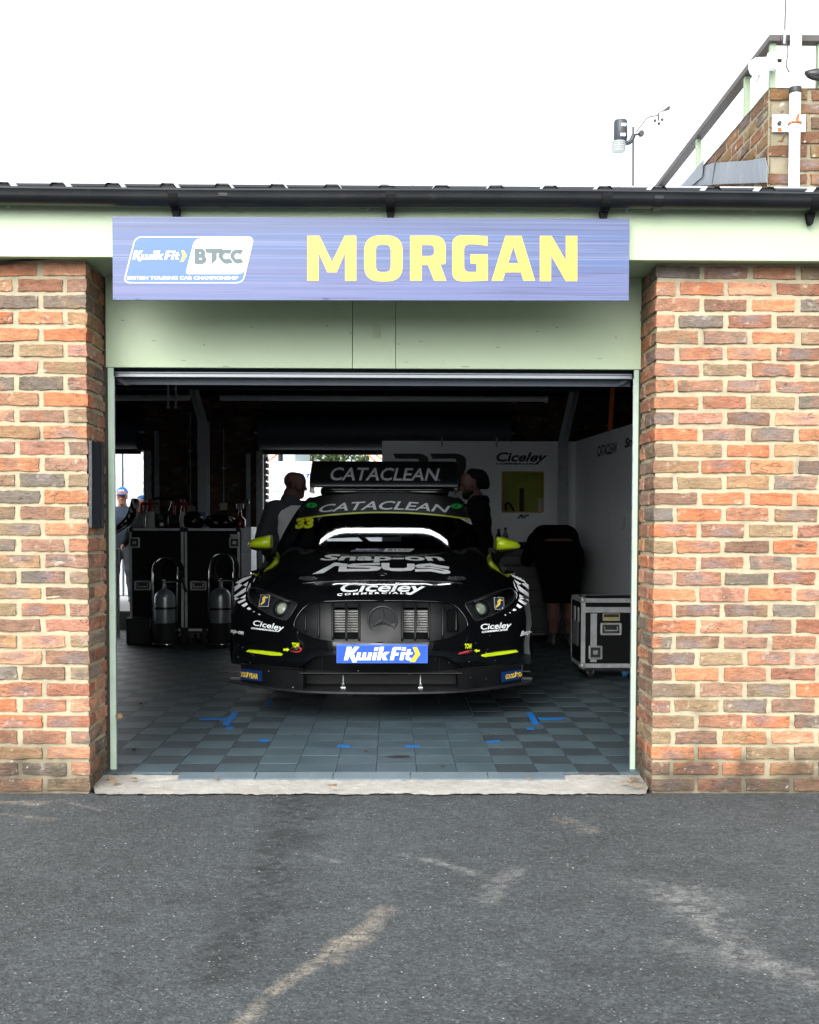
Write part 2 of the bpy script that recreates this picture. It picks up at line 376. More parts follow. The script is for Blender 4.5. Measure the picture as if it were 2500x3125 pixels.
def bricks_mesh(name, lst, parent, seed=0, stain=None, pal=BRICKS, amp=1.0):
    """lst: (cx,cy,cz,sx,sy,sz,hi) clay bricks with worn arrises; ONE mesh (bond is the wall's own pattern)"""
    r = np.random.default_rng(seed); V = []; Fc = []; C = []; k = 0
    for (cx, cy, cz, sx, sy, sz, hi) in lst:
        t, f = T_HI if hi else T_LO
        if abs(cy-sy/2) < 1e-6 and sy > .2: cy -= .0065      # keep the header's face in the wall plane
        s = np.array([sx, sy, sz]); s = s-np.array([.013, .013 if sy > .2 else 0, .0075]); s = s*(1+r.uniform(-.03, .03, 3)*np.array([1, 0, 1.5]))
        p = t*s; rad = r.uniform(.0012, .0042); inn = np.clip(p, -(s/2-rad), s/2-rad); dv = p-inn; ln = np.linalg.norm(dv, axis=1, keepdims=True)
        nrm = dv/np.maximum(ln, 1e-9); p = inn+nrm*np.minimum(ln, rad)
        off = r.uniform(0, 50, 3)
        worn = r.random() < 0.35
        q = p*np.array([16, 16, 30])+off
        d = fbm(q, seed, 4)*(0.0038 if worn else 0.0022)*amp
        q2 = p*np.array([9, 9, 45])+off*1.3
        cr = -np.clip(fbm(q2, seed+9, 3)-0.25, 0, 1)*(0.012 if worn else 0.005)*amp
        p = p+nrm*(d+cr)[:, None]
        e = np.stack([fbm(p*np.array([6, 6, 22])+off+7*i, seed+3, 3) for i in range(3)], 1)*np.array([.006, .002, .0085])*amp
        p = p+e+np.stack([fbm(p*55+off+5*i, seed+13, 2) for i in range(3)], 1)*np.array([.0030, .001, .0030])*amp
        a = r.normal(0, .006); p = np.stack([p[:, 0]-a*p[:, 2], p[:, 1], p[:, 2]+a*p[:, 0]], 1)
        p = p+np.array([cx, cy+r.normal(0, .0012), cz])
        base = np.array(pal[r.integers(len(pal))])*r.uniform(.84, 1.16)
        m1 = np.clip(fbm(p*14+off, seed+21, 3)*1.6+.1, 0, 1)[:, None]
        second = np.array(pal[r.integers(len(pal))]); grey = np.array([.17, .15, .15])
        c = base*(1-m1*.7)+second*m1*.7
        if r.random() < .30:
            m2 = np.clip(1-np.linalg.norm((p-np.array([cx, cy, cz])-r.uniform(-.04, .04, 3)*np.array([1, 0, .3]))/np.array([.09, .2, .035]), axis=1), 0, 1)[:, None]
            c = c*(1-m2*.8)+grey*m2*.8
        lime = np.clip(fbm(p*40+off, seed+31, 3)*2.6-1.05, 0, 1)[:, None]*.6; c = c*(1-lime)+np.array([.62, .55, .42])*lime
        if stain is not None: c = stain(p, c)
        V.append(p); Fc.append(f+k); C.append(np.clip(c, 0, 1)); k += len(t)
    V = np.concatenate(V); Fc = np.concatenate(Fc); o = obj(name, V, Fc, M_BRICK, parent, smooth=True); set_col(o, np.concatenate(C)); return o
def sheet(name, P0, U, Vv, nu, nv, m, parent, rough=0.003, seed=0, colr=None, stain=None, nrm=None, hole=None):
    """a fine grid: point = P0+u*U+v*V, pushed along nrm by noise"""
    P0, U, Vv = map(np.array, (P0, U, Vv)); g0, g1 = np.meshgrid(np.linspace(0, 1, nu), np.linspace(0, 1, nv), indexing='ij')
    p = P0+g0.ravel()[:, None]*U+g1.ravel()[:, None]*Vv
    nn = np.cross(U, Vv) if nrm is None else np.array(nrm); nn = nn/np.linalg.norm(nn)
    p = p+nn*(fbm(p*38, seed, 4)*rough)[:, None]
    i, j = np.meshgrid(np.arange(nu-1), np.arange(nv-1), indexing='ij'); a = (i*nv+j).ravel()
    f = np.stack([a, a+nv, a+nv+1, a+1], 1)
    o = obj(name, p, f, m, parent, smooth=True)
    if colr is not None:
        c = np.tile(np.array(colr), (len(p), 1))*(1+0.10*fbm(p*9, seed+4, 3))[:, None]
        if stain is not None: c = stain(p, c)
        set_col(o, np.clip(c, 0, 1))
    return o
def damp(p, c):
    """dirt and moss at the foot of the wall"""
    h = np.clip(1-(p[:, 2]-0.02)/0.34, 0, 1); m = np.clip(h*1.25+fbm(p*9, 55, 4)*.9-.28, 0, 1)[:, None]
    moss = np.clip(fbm(p*19, 66, 3)*2-.6, 0, 1)[:, None]
    d = np.array([.044, .035, .026])*(1-moss)+np.array([.070, .072, .030])*moss
    c = c*(1-m*.8)+d*m*.8
    s = np.clip(vnoise(p*150, 77)*4-3.35, 0, 1)[:, None]*np.clip(h*2, 0, 1)[:, None]; return c*(1-s)+np.array([.7, .68, .6])*s

# ---- the garage
XL, XR, FR = -1.313, 1.313, 0.327             # opening between the brick piers, depth of the reveal
COURSE, NC = 0.075, 33
garage = thing('garage', (0, 0, 0), 'brick pit garage with pale green fascia boards and its door rolled up', 'garage')
def pier(side, x_far, hi_lim):
    """brickwork from the opening outwards; side -1 is left"""
    L = []; x0 = XL if side < 0 else XR
    for k in range(NC):
        z = k*COURSE+COURSE/2; x = x0; first = True; alt = (k % 2 == 0)
        # corner brick and the return in the reveal
        if alt:
            L.append((x+side*.1075, .05125, z, .215, .1025, .065, 1)); x += side*.225
            L.append((x0+side*.05125, .1025+.01+.107, z, .1025, .214, .065, 1))
        else:
            L.append((x+side*.05125, .1075, z, .1025, .215, .065, 1)); x += side*.1125
            L.append((x0+side*.05125, .225+.051, z, .1025, .102, .065, 1))
        while abs(x) < abs(x_far):
            L.append((x+side*.1075, .05125, z, .215, .1025, .065, 1 if abs(x) < hi_lim else 0)); x += side*.2275
    o = bricks_mesh('brick_pier', L, garage, seed=11 if side < 0 else 23, stain=damp)
    mc = lin(240, 226, 190); mc = tuple(.41*x for x in mc)
    H = NC*COURSE+.012
    xs = sorted((x0, x_far)); n = int(abs(x_far-x0)/.009) if abs(x_far-x0) < 1.4 else int(abs(x_far-x0)/.012)
    sheet('mortar', (xs[0]+(.013 if side > 0 else 0), .0072, -.02), (xs[1]-xs[0]-.013, 0, 0), (0, 0, H+.02), n, 270, M_MORTAR, o, .0055, 5+side, mc, damp, nrm=(0, -1, 0))
    sheet('mortar', (x0+side*.0150, .006, -.02), (0, FR, 0), (0, 0, H+.02), 36, 270, M_MORTAR, o, .005, 8+side, mc, damp, nrm=(-side, 0, 0))
    o.data.materials[0] = M_BRICK
    return o
pier(-1, -3.3, 1.95); pier(1, 3.6, 2.15)

M_GREEN = mat('green_board_paint', (0.365, 0.45, 0.295), 0.45, var=0.05, scale=3.0, bump=0.12, bscale=180, dirt=((0.30, 0.34, 0.22), 5.0, 0.64))
M_GREEN2 = mat('green_frame_paint', (0.36, 0.47, 0.36), 0.45, var=0.10, scale=9.0, bump=0.2, bscale=90, dirt=((0.18, 0.17, 0.11), 14.0, 0.68))
M_BLACK = mat('black_gutter_plastic', (0.0045, 0.0058, 0.0072), 0.34, var=0.25, scale=5, dirt=((0.022, 0.023, 0.022), 9.0, 0.62), bump=0.05)
M_DARKIN = mat('dark_steel', (0.012, 0.014, 0.017), 0.6, var=0.3)
M_GALV = mat('galvanised_steel', (0.40, 0.43, 0.46), 0.35, metal=0.7, var=0.15, scale=20)
M_ALU = mat('aluminium', (0.78, 0.80, 0.81), 0.28, metal=0.9, var=0.08, scale=14)
ZF0, ZF1 = at(1250, 790, -.10).z, at(1250, 628, -.10).z+.05      # fascia
MB().box(-3.4, 3.7, -.10, -.06, ZF0, ZF1, .004).build('fascia_board', M_GREEN, garage)
MB().box(-3.4, 3.7, -.058, FR+.02, ZF0+.012, ZF0+.03).build('soffit', M_GREEN, garage)
# header: three plywood sheets with hairline joints
zb = at(1135, 1124, .30).z; fx0, fx1 = at(335, 1000, .30).x, at(1945, 1000, .30).x
j1, j2 = at(1076, 1000, .30).x, at(1208, 1000, .30).x
for a, b in ((fx0-.02, j1-.0015), (j1+.0015, j2-.0012), (j2+.0012, fx1+.02)):
    MB().box(a, b, .30, .325, zb, ZF0+.011, .0015).build('header_panel', M_GREEN, garage)
pv = mat('tape_residue', (0.33, 0.40, 0.25), 0.6, var=0.1)
a, b = at(1137, 988, .30), at(1163, 1034, .30)
MB().box(a.x, b.x, .2993, .2999, b.z, a.z).build('tape_mark', pv, garage)
M_CHIP = mat('chipped_paint', (.10, .12, .07), .7)
for i, (px, py, w_, h_) in enumerate(((999, 994, 4, 4), (375, 978, 9, 2), (768, 998, 8, 2), (624, 1052, 3, 4), (1218, 1050, 7, 2), (1284, 1042, 9, 1.5), (1240, 1105, 8, 1.5), (1070, 1016, 3, 5), (470, 1040, 12, 1.5), (560, 1100, 14, 1.2), (1520, 1060, 12, 1.5), (1700, 1000, 5, 3), (1830, 1095, 16, 1.2), (1880, 1030, 4, 3), (690, 1118, 20, 1.5), (1420, 1119, 24, 1.5), (1640, 1012, 8, 1.5))):
    a, b = at(px-w_/2, py-h_/2, .30), at(px+w_/2, py+h_/2, .30); MB().box(a.x, b.x, .2994, .2999, b.z, a.z).build('paint_chip', M_CHIP, garage)
# frame of the doorway
yF = .300
for s, pt, pb in ((-1, (333, 347), (343, 360)), (1, (1935, 1946), (1923, 1937))):
    xa, xb = at(pt[0], 1250, yF).x, at(pt[1], 1250, yF).x
    fr = MB().box(xa-(.006 if s < 0 else 0), xb+(.006 if s > 0 else 0), yF, yF+.018, .02, zb-.002, .003).build('door_frame', M_GREEN2, garage)
    MB().box(*((xa-.035, xa-.0062) if s < 0 else (xb+.0062, xb+.035)), yF+.010, yF+.05, .0, zb+.3).build('gap_strip', mat('gap_brown', (.035, .025, .02), .8), fr)  # dark strip added to fill the see-through gap beside the frame
    xi = (xb if s < 0 else xa)
    MB().box(xi-(.004 if s < 0 else .0028), xi+(.0028 if s < 0 else .004), yF+.004, yF+.022, .02, zb-.045, .001).build('door_guide', M_GALV, fr)
# gutter: half round trough with stop beads, brackets, union
gz = at(1250, 575, -.226).z-.02; gr = min(.062, (gz-at(1250, 634, -.166).z)/1.06); gy = -.166
prof = [(math.cos(t)*gr, math.sin(t)*gr*1.06) for t in [math.pi+math.pi*k/14 for k in range(15)]]
prof = [(-gr-.003, .020), (-gr-.006, .014)]+prof+[(gr, .02)]
gm = MB(); gx = np.linspace(-3.45, 3.75, 60); vv = []; ff = []; k = len(prof)
for i, x in enumerate(gx):
    sag = .003*math.sin(x*2.1)
    vv += [(x, gy+p[0], gz+p[1]+sag) for p in prof]+[(x, gy+p[0]*.94, gz+p[1]+.004+sag) for p in prof[::-1]]
for i in range(len(gx)-1):
    for j in range(2*k): ff.append([i*2*k+j, i*2*k+(j+1) % (2*k), (i+1)*2*k+(j+1) % (2*k), (i+1)*2*k+j])
gm.add(vv, ff); gut = gm.build('gutter', M_BLACK, garage, smooth=True, auto=40)
def bracket(px):
    x = at(px, 600, -.2).x; m = MB(); w_ = .021
    arc = [(gy+math.cos(t)*(gr+.005), gz+math.sin(t)*(gr+.006)*1.06) for t in [math.pi*.93+math.pi*1.1*q/12 for q in range(13)]]
    for q in range(12):
        (y0, z0), (y1, z1) = arc[q], arc[q+1]; d = Vector((0, y1-y0, z1-z0)); nn = Vector((0, d.z, -d.y)).normalized()*.007
        V8 = [(x+s*w_*(1-.02*q), y, z) for (y, z) in ((y0, z0), (y1, z1)) for s in (-1, 1)]; V8 += [tuple(Vector(p)-nn) for p in V8]
        m.add(V8, [[0, 1, 3, 2], [4, 6, 7, 5], [0, 2, 6, 4], [1, 5, 7, 3], [0, 4, 5, 1], [2, 3, 7, 6]])
    tip = [(-.020, 0), (.020, 0), (.012, -.040), (.007, -.052), (-.007, -.052), (-.012, -.040)]
    m.prism(tip, lambda u, v: (x+u, -.112, gz-.050+v), (0, -.03, 0))
    m.build('gutter_bracket', mat('bracket_black', (.006, .007, .008), .75, spec=.15), gut)
for px in (528, 1192, 1852, 2492): bracket(px)
for px in (682, 2010):
    x = at(px, 600, -.2).x
    arc = [(gy+math.cos(t)*(gr+.004), gz+math.sin(t)*(gr+.004)*1.06) for t in [math.pi+math.pi*q/12 for q in range(13)]]
    m = MB(); m.add([(x+s*.02, y, z) for (y, z) in arc for s in (-1, 1)], [[2*q, 2*q+1, 2*q+3, 2*q+2] for q in range(12)]); m.build('gutter_union', M_BLACK, gut)
# fascia bolts
bm_ = None
for px, py in ((28, 630), (427, 631), (775, 632), (1128, 637), (1519, 638), (1909, 640), (2298, 640)):
    p = at(px, py, -.10); b = MB().lathe([(.009, -.1), (.009, -.104), (.0115, -.1045), (.0115, -.112), (.005, -.118)], (p.x, 0, p.z), 8, 'Y')
    b.build('bolt', M_GALV, garage)
# profiled sheet roof with trapezoid ribs at 250 mm
M_ROOF = mat('grey_roof_sheet', (0.60, 0.63, 0.66), 0.38, metal=0.3, var=0.08, scale=3, dirt=((0.35, 0.36, 0.34), 6, 0.64))
M_ROOFEND = mat('foam_filler', (0.012, 0.014, 0.016), 0.8)
pitch = (at(2432, 570, -.12).x-at(28, 560, -.12).x)/(14.55) ; xr0 = at(28, 558, -.12).x
pitch = at(1346.5, 570, -.12).x-at(1180.5, 570, -.12).x
x0r = at(1180.5, 566, -.12).x
hr = .026; rz0 = at(1250, 563, -.145).z-hr; slope = (at(1250, 570.5, 8.1).z-rz0)/8.245
ks = range(-14, 16); base_prof = []
for q in ks:
    c = x0r+q*pitch; base_prof += [(c-.046, 0), (c-.026, hr), (c+.026, hr), (c+.046, 0)]
v = []; Y0, Y1 = -.145, 8.1
for (x, h) in base_prof: v += [(x, Y0, rz0+h), (x, Y1, rz0+h+(Y1-Y0)*slope)]
roof = obj('roof', v, [[2*i, 2*i+1, 2*i+3, 2*i+2] for i in range(len(base_prof)-1)], M_ROOF, garage)
for q in ks:
    c = x0r+q*pitch
    if -2.9 < c < 3.2:
        MB().prism([(c-.043, 0), (c+.043, 0), (c+.025, hr-.002), (c-.025, hr-.002)], lambda u, v_: (u, Y0+.012, rz0+v_+.0005), (0, .02, 0)).build('foam_filler', M_ROOFEND, roof)
# roof screws seen over the eave
for px in (42, 128, 700, 735, 1260, 1890):
    p = at(px, 553, .35); m = MB(); m.lathe([(.008, 0), (.008, .012), (.004, .018)], (p.x, .35, rz0+(hr if px != 128 else 0)+.49*slope-.002), 8)
    m.build('roof_screw', M_GALV, roof)
# inner lining, side and rear walls
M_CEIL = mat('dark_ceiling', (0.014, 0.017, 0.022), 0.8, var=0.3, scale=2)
M_INBRICK = vcol_mat('dark_inner_brick', 0.9, 0.5, 60, 18, 0.25)
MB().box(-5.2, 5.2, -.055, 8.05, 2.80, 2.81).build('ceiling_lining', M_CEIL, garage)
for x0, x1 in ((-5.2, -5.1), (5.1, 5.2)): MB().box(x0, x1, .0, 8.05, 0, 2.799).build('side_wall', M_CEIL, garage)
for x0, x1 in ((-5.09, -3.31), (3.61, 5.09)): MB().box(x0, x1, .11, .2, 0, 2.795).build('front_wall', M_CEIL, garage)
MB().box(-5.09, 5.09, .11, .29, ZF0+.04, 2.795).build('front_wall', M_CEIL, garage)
YR = 7.70; zo = at(900, 1376, YR).z
ox = [at(436, 1500, YR).x, at(806, 1500, YR).x, 1.42]           # left opening ends, middle opening
RB = [tuple(x*.30 for x in c) for c in BRICKS]  # brick colours scaled down to paint in the dim interior
def inwall(x0, x1, z0, z1, seed):
    L = []; k = 0; z = z0
    while z < z1-.03:
        x = x0+(.1125 if k % 2 else 0)
        if k % 2: L.append((x0+.05, YR+.06, z+.0375, .1, .11, .065, 0))
        while x < x1-.05:
            wdt = min(.215, x1-x); L.append((x+wdt/2, YR+.06, z+.0375, wdt, .11, .065, 0)); x += .225
        z += COURSE; k += 1
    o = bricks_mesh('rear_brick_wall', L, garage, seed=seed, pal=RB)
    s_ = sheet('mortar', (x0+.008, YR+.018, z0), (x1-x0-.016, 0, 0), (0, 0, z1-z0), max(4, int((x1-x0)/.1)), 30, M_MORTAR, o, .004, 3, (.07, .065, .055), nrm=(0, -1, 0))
    MB().box(x0+.01, x1-.01, YR+.03, YR+.30, z0, z1).build('wall_core', M_CEIL, o)
inwall(ox[0], ox[1], 0, 2.8, 31); inwall(ox[2], 5.1, 0, 2.8, 33)
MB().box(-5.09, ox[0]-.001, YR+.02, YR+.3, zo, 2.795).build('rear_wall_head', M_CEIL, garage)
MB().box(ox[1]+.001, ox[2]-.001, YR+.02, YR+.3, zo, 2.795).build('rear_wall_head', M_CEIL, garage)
# brick return beside the middle opening, daylight painted in as paler brick
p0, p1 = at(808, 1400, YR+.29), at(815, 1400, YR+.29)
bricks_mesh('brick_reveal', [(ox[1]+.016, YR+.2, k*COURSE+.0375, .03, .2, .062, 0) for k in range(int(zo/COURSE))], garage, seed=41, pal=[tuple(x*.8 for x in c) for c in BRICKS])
# steel portal legs with haunches
M_COL = mat('grey_steelwork', (0.34, 0.37, 0.39), 0.5, var=0.12, dirt=((0.06, 0.05, 0.045), 16, 0.66))
for pxc, sgn in ((621, -1), (1716, 1)):
    c = at(pxc, 1400, 7.2).x; m = MB()
    zt = at(pxc, 1286 if sgn < 0 else 1350, 7.2).z
    m.box(c-.055, c+.055, 7.14, 7.152, 0, zt).box(c-.055, c+.055, 7.29, 7.302, 0, zt).box(c-.005, c+.005, 7.152, 7.29, 0, zt)
    hx = at(585 if sgn < 0 else 1760, 1190, 7.1).x-c
    P = [(c-.055, zt), (c+.055, zt), (c+.055+hx*.9, 2.79), (c-.055+hx*.9, 2.79)]
    m.prism(P, lambda u, v_: (u, 7.141, v_), (0, .012, 0))
    m.prism([(7.153, zt), (7.29, zt), (7.29, 2.79), (6.75, 2.79)], lambda u, v_: (c-.005+hx*.9*((v_-zt)/(2.79-zt)), u, v_), (.01, 0, 0))
    m.build('steel_column', M_COL, garage, auto=30)
# purlins and service pipes below the roof
for y, z, h in ((1.2, 2.71, .09), (2.6, 2.70, .1), (4.0, 2.69, .1), (5.3, 2.69, .1), (6.5, 2.71, .08)):
    MB().box(-5.0, 5.0, y, y+.07, z, z+h-.005).build('purlin', M_CEIL, garage)
M_PIPE = mat('grey_pipe', (0.40, 0.41, 0.42), 0.45, var=0.1)
p = at(600, 1214, 6.3); q = at(1660, 1220, 6.3)
MB().tube([(-3.3, 6.3, p.z), (at(579, 1214, 6.3).x, 6.3, p.z)], .03, 12).build('duct_pipe', M_PIPE, garage, smooth=True, auto=40)
MB().tube([(at(672, 1214, 6.3).x, 6.3, p.z), (at(1665, 1220, 6.3).x, 6.3, p.z)], .028, 12).tube([(at(1662, 1220, 6.3).x, 6.3, p.z), (at(1672, 1220, 6.3).x, 6.3, p.z)], .036, 12).build('duct_pipe', M_PIPE, garage, smooth=True, auto=40)
for px in (513, 537):
    t, b = at(px, 1180, 6.2), at(px, 1240, 6.2)
    MB().tube([(t.x, 6.2, 2.79), (t.x, 6.2, b.z)], .011, 8).lathe([(.012, b.z-.02), (.016, b.z-.014), (.016, b.z), (.01, b.z+.006)], (t.x, 6.2, 0), 10).build('conduit_drop', M_PIPE, garage, smooth=True, auto=40)
# conduits and sockets on the rear brickwork
M_SOCK = mat('cream_plastic', (0.42, 0.38, 0.28), 0.5)
for pxs, y0, y1, sx, sy in ((581, 1255, 1545, 583, 1555), (683, 1310, 1535, 683, 1546)):
    a, b = at(pxs, y0, YR-.01), at(pxs, y1, YR-.01); s = at(sx, sy, YR-.02)
    m = MB().tube([(a.x, YR-.01, a.z), (b.x, YR-.01, b.z)], .008 if pxs < 600 else .006, 8); m.box(a.x-.03, a.x+.03, YR-.012, YR+.01, a.z-.46, a.z-.445)
    cdt_ = m.build('conduit', M_PIPE, garage)
    MB().box(s.x-.042, s.x+.042, YR-.045, YR+.012, s.z-.042, s.z+.042, .006).build('socket', M_SOCK, cdt_)
a = [at(*q, YR-.02) for q in ((580, 1320), (598, 1340), (605, 1400), (612, 1450), (625, 1480))]
MB().tube(spl([tuple(p) for p in a], 6), .003, 6).build('cable', M_PIPE, garage)
a = [at(*q, YR-.02) for q in ((578, 1290), (572, 1340), (576, 1400), (570, 1450), (582, 1530), (600, 1560))]
MB().tube(spl([tuple(p) for p in a], 6), .003, 6).build('cable', M_PIPE, garage)
# door guides of the rear doors, steel posts
M_ZPOST = mat('dull_galvanised', (0.30, 0.32, 0.33), 0.45, metal=0.5, var=0.2, dirt=((.2, .18, .1), 12, .6))
for a, b, y0, D in ((440, 451, 1376, .0), (451, 463, 1376, .06), (473, 486, 1316, -.05), (752, 764, 1385, -.05), (783, 792, 1376, .05), (793, 804, 1376, .0)):
    u0, u1 = at(a, 1500, YR-.05+D), at(b, 1500, YR-.05+D); zt = at(a, y0, YR-.05+D).z
    MB().box(u0.x, u1.x, YR-.05+D-.03, YR-.05+D+.02, 0, zt, .003).build('door_guide', M_ZPOST, garage)

# ---- grounds
def stains(p, c):
    x, y = p[:, 0], p[:, 1]
    q = np.stack([x, y, np.zeros_like(x)], 1)
    c = c*(1+.16*fbm(q*1.1, 3, 4)+.10*fbm(q*6, 5, 3))[:, None]
    def seg(a, b): 
        a, b = np.array(a[:2]), np.array(b[:2]); d = b-a; t = np.clip(((q[:, :2]-a)@d)/(d@d), 0, 1); return np.linalg.norm(q[:, :2]-a-t[:, None]*d, axis=1), t
    wob = fbm(q*7, 12, 4)
    def streak(P, wd, colr, amt, thr=.0):
        nonlocal c
        dm = np.full(len(x), 9.); 
        for a, b in zip(P[:-1], P[1:]):
            d, _ = seg(a, b); dm = np.minimum(dm, d)
        m = np.clip((1-(dm+wob*wd*.6)/wd)*1.3, 0, 1)**1.2*np.clip(.70+fbm(q*34, 17, 3)*1.0-thr, 0, 1)
        c = c*(1-amt*m[:, None])+np.array(colr)*amt*m[:, None]
    g = lambda *a: atz(*a)
    sand = (.24, .21, .17); chalk = (.22, .22, .21)
    streak([g(1165, 2775), g(1120, 2830), g(1060, 2870)], .055, sand, .65)
    streak([g(1130, 2820), g(1030, 2930)], .05, sand, .5, .1)
    streak([g(1040, 2870), g(985, 2920), (g(880, 2985)), g(820, 3030), g(735, 3115), g(700, 3150)], .042, sand, .65)
    streak([g(1225, 2605), g(1345, 2630), g(1450, 2665)], .04, chalk, .55, .1)
    streak([g(880, 2590), g(1030, 2625)], .035, chalk, .35, .1)
    streak([g(1520, 2690), g(1570, 2660), g(1480, 2740)], .06, chalk, .40, .1)
    streak([g(2080, 2730), g(2180, 2830), g(2330, 2930), g(2520, 2990)], .12, chalk, .55, .1)
    streak([g(1970, 2700), g(2230, 2730)], .16, chalk, .22, .1)
    streak([g(2060, 2880), g(2220, 2930)], .10, chalk, .3, .15)
    streak([g(1720, 2500), g(1800, 2530)], .06, sand, .5, .2)
    streak([g(0, 2445), g(120, 2450)], .06, sand, .7, .1); streak([g(190, 2440), g(310, 2470)], .03, sand, .6, .2)
    streak([g(20, 2480), g(160, 2500)], .04, sand, .35, .1)
    dk = (.018, .019, .02)
    streak([g(905, 2440), g(840, 2620), g(790, 2760), g(700, 2960)], .20, dk, .7, .0)
    streak([g(520, 2740), g(620, 2740)], .10, dk, .4); streak([g(1600, 3060), g(1720, 3080)], .14, dk, .4); streak([g(1830, 2960), g(1980, 2960)], .13, dk, .3)
    edge = np.clip(1-(np.abs(y+0.02)/.12), 0, 1)*np.clip(.4+fbm(q*14, 31, 3), 0, 1)
    c = c*(1-.5*edge[:, None])+np.array((.05, .045, .035))*.5*edge[:, None]
    return c
AS = (.057, .064, .067)
sheet('ground', (-2.9, -4.2, -.004), (5.9, 0, 0), (0, 4.21, 0), 560, 400, M_GROUND, None, .004, 2, AS, stains)
bpy.context.view_layer.update()
tag(bpy.data.objects['ground'], kind='structure')
# the rest of the paddock round it, out to the horizon
mo = MB(); XA, XB, YA, YB = -2.9, 3.0, -4.2, .01
for (a, b, c_, d) in ((-200, 200, -200, YA), (-200, XA, YA, 8.0), (XB, 200, YA, 8.0), (-200, 200, 8.0, 300)): 
    mo.add([(a, c_, -.012), (b, c_, -.012), (b, d, -.012), (a, d, -.012)], [[0, 1, 2, 3]])
mo.add([(XA, YB, -.012), (XB, YB, -.012), (XB, 8.0, -.012), (XA, 8.0, -.012)], [[0, 1, 2, 3]])
g2 = mo.build('paddock_ground', M_GROUND); set_col(g2, np.tile(np.array(AS), (len(g2.data.vertices), 1))); tag(g2, kind='structure')
# concrete threshold: a low ramp up to the floor
M_CONC = vcol_mat('threshold_concrete', 0.9, 0.8, 70, 12, 0.16, dist=.006, speck=[(60, .1, .2, (.12, .11, .1), .9)])
def thr_st(p, c):
    d = np.clip(fbm(p*np.array([5, 16, 8]), 91, 4)*2.2-.10, 0, 1)[:, None]; c = c*(1-.45*d)+np.array((.26, .23, .19))*.45*d
    e = np.clip((np.abs(p[:, 0])-1.05)/.25, 0, 1)[:, None]*.6; return c*(1-e)+np.array((.16, .15, .125))*e
th = sheet('threshold', (XL-.012, -.05, .004), (XR-XL+.024, 0, 0), (0, .36, .035), 330, 46, M_CONC, None, .004, 19, (.30, .29, .265), thr_st, nrm=(0, 0, 1))
me_ = th.data
for q in me_.vertices:
    f_ = max(0, 1-(q.co.y+.05)/.12); q.co.y += f_*(.012+.022*noise.noise((q.co.x*5, 0, 0))+.012*noise.noise((q.co.x*19, 3, 0))); q.co.x *= 1-.030*f_
tag(th, kind='structure')
# tile floor: 200 mm squares, two greys, slightly proud ribs; ramp edge of 400 mm pieces
ZT = .045
TX = at(1016, 2370, .0).x      # a joint of the ramp pieces
M_TA, M_TB = mat('light_floor_tile', (0.055, 0.083, 0.098), 0.42, var=0.14, scale=5, bump=0.25, bscale=120, dirt=((.05, .058, .064), 7, .6)), \
             mat('dark_floor_tile', (0.031, 0.043, 0.050), 0.48, var=0.16, scale=5, bump=0.25, bscale=120, dirt=((.075, .085, .09), 7, .64))
yfr = atz(700, 2357, ZT).y
va = {0: MB(), 1: MB(), 2: MB()}
nx0, nx1 = -26, 27
for j in range(0, 38):
    for i in range(nx0, nx1):
        x = TX+i*.2; y = yfr+j*.2
        if x < -5.05 or x > 5.0 or y > 7.6: continue
        lite = (i+j) % 2
        # the strip in front of the car nose is worn to one grey: laid with light tiles
        if -1.05 < x-.0 < .95 and j < 1 and False: lite = 1
        if -.62 < x < .55 and j < 12: lite = 1
        if (i, j) in ((-2, 0), (-1, 1)): lite = 0
        mid = (-.62 < x < .55 and j < 12 and (i+j) % 2 == 0)
        m = va[2 if mid else 0 if lite else 1]; e = .0009
        if j < 14:
            m.box(x+e, x+.2-e, y+e, y+.2-e, ZT-.012, ZT+(.0012 if lite else 0), .0012, seg=1)
        else:
            m.add([(x+e, y+e, ZT), (x+.2-e, y+e, ZT), (x+.2-e, y+.2-e, ZT), (x+e, y+.2-e, ZT)], [[0, 1, 2, 3]])
fl = MB().box(-5.08, 5.08, yfr+.002, 7.9, -.01, ZT-.008).build('garage_floor', mat('floor_gap', (.012, .013, .014), .8)); tag(fl, kind='structure')
va[2].build('worn_tiles', mat('worn_floor_tile', (.047, .070, .083), .42, var=.14, scale=5, bump=.25, bscale=120, dirt=((.045, .055, .062), 7, .6)), fl); va[0].build('light_tiles', M_TA, fl); va[1].build('dark_tiles', M_TB, fl)
# interlock teeth along the tile edges (short dark/light nibs)
nib = {0: MB(), 1: MB()}
for j in range(1, 9):
    for i in range(nx0+14, nx1-14):
        x = TX+i*.2; y = yfr+j*.2
        if (-.62 < x < .55): continue
        for t in range(8):
            xx = x+.0125+t*.025; lite = (i+j) % 2
            nib[0 if lite else 1].add([(xx, y-.007, ZT+.0021), (xx+.0125, y-.007, ZT+.0021), (xx+.0125, y+.003, ZT+.0021), (xx, y+.003, ZT+.0021)], [[0, 1, 2, 3]])
nib[0].build('tile_teeth', M_TA, fl); nib[1].build('tile_teeth', M_TB, fl)
for k in range(-2, 3):
    x = TX+(k-0)*.4 if True else 0
    xa, xb = TX+k*.4-.4+.4, 0
ra = at(546, 2365, yfr-.03).x; rb = at(1722, 2365, yfr-.03).x
M_RAMP = mat('floor_ramp_edge', (0.10, 0.13, 0.15), 0.4, var=0.12, scale=6, dirt=((.3, .29, .26), 9, .62))
n = 5; ww = (rb-ra)/n
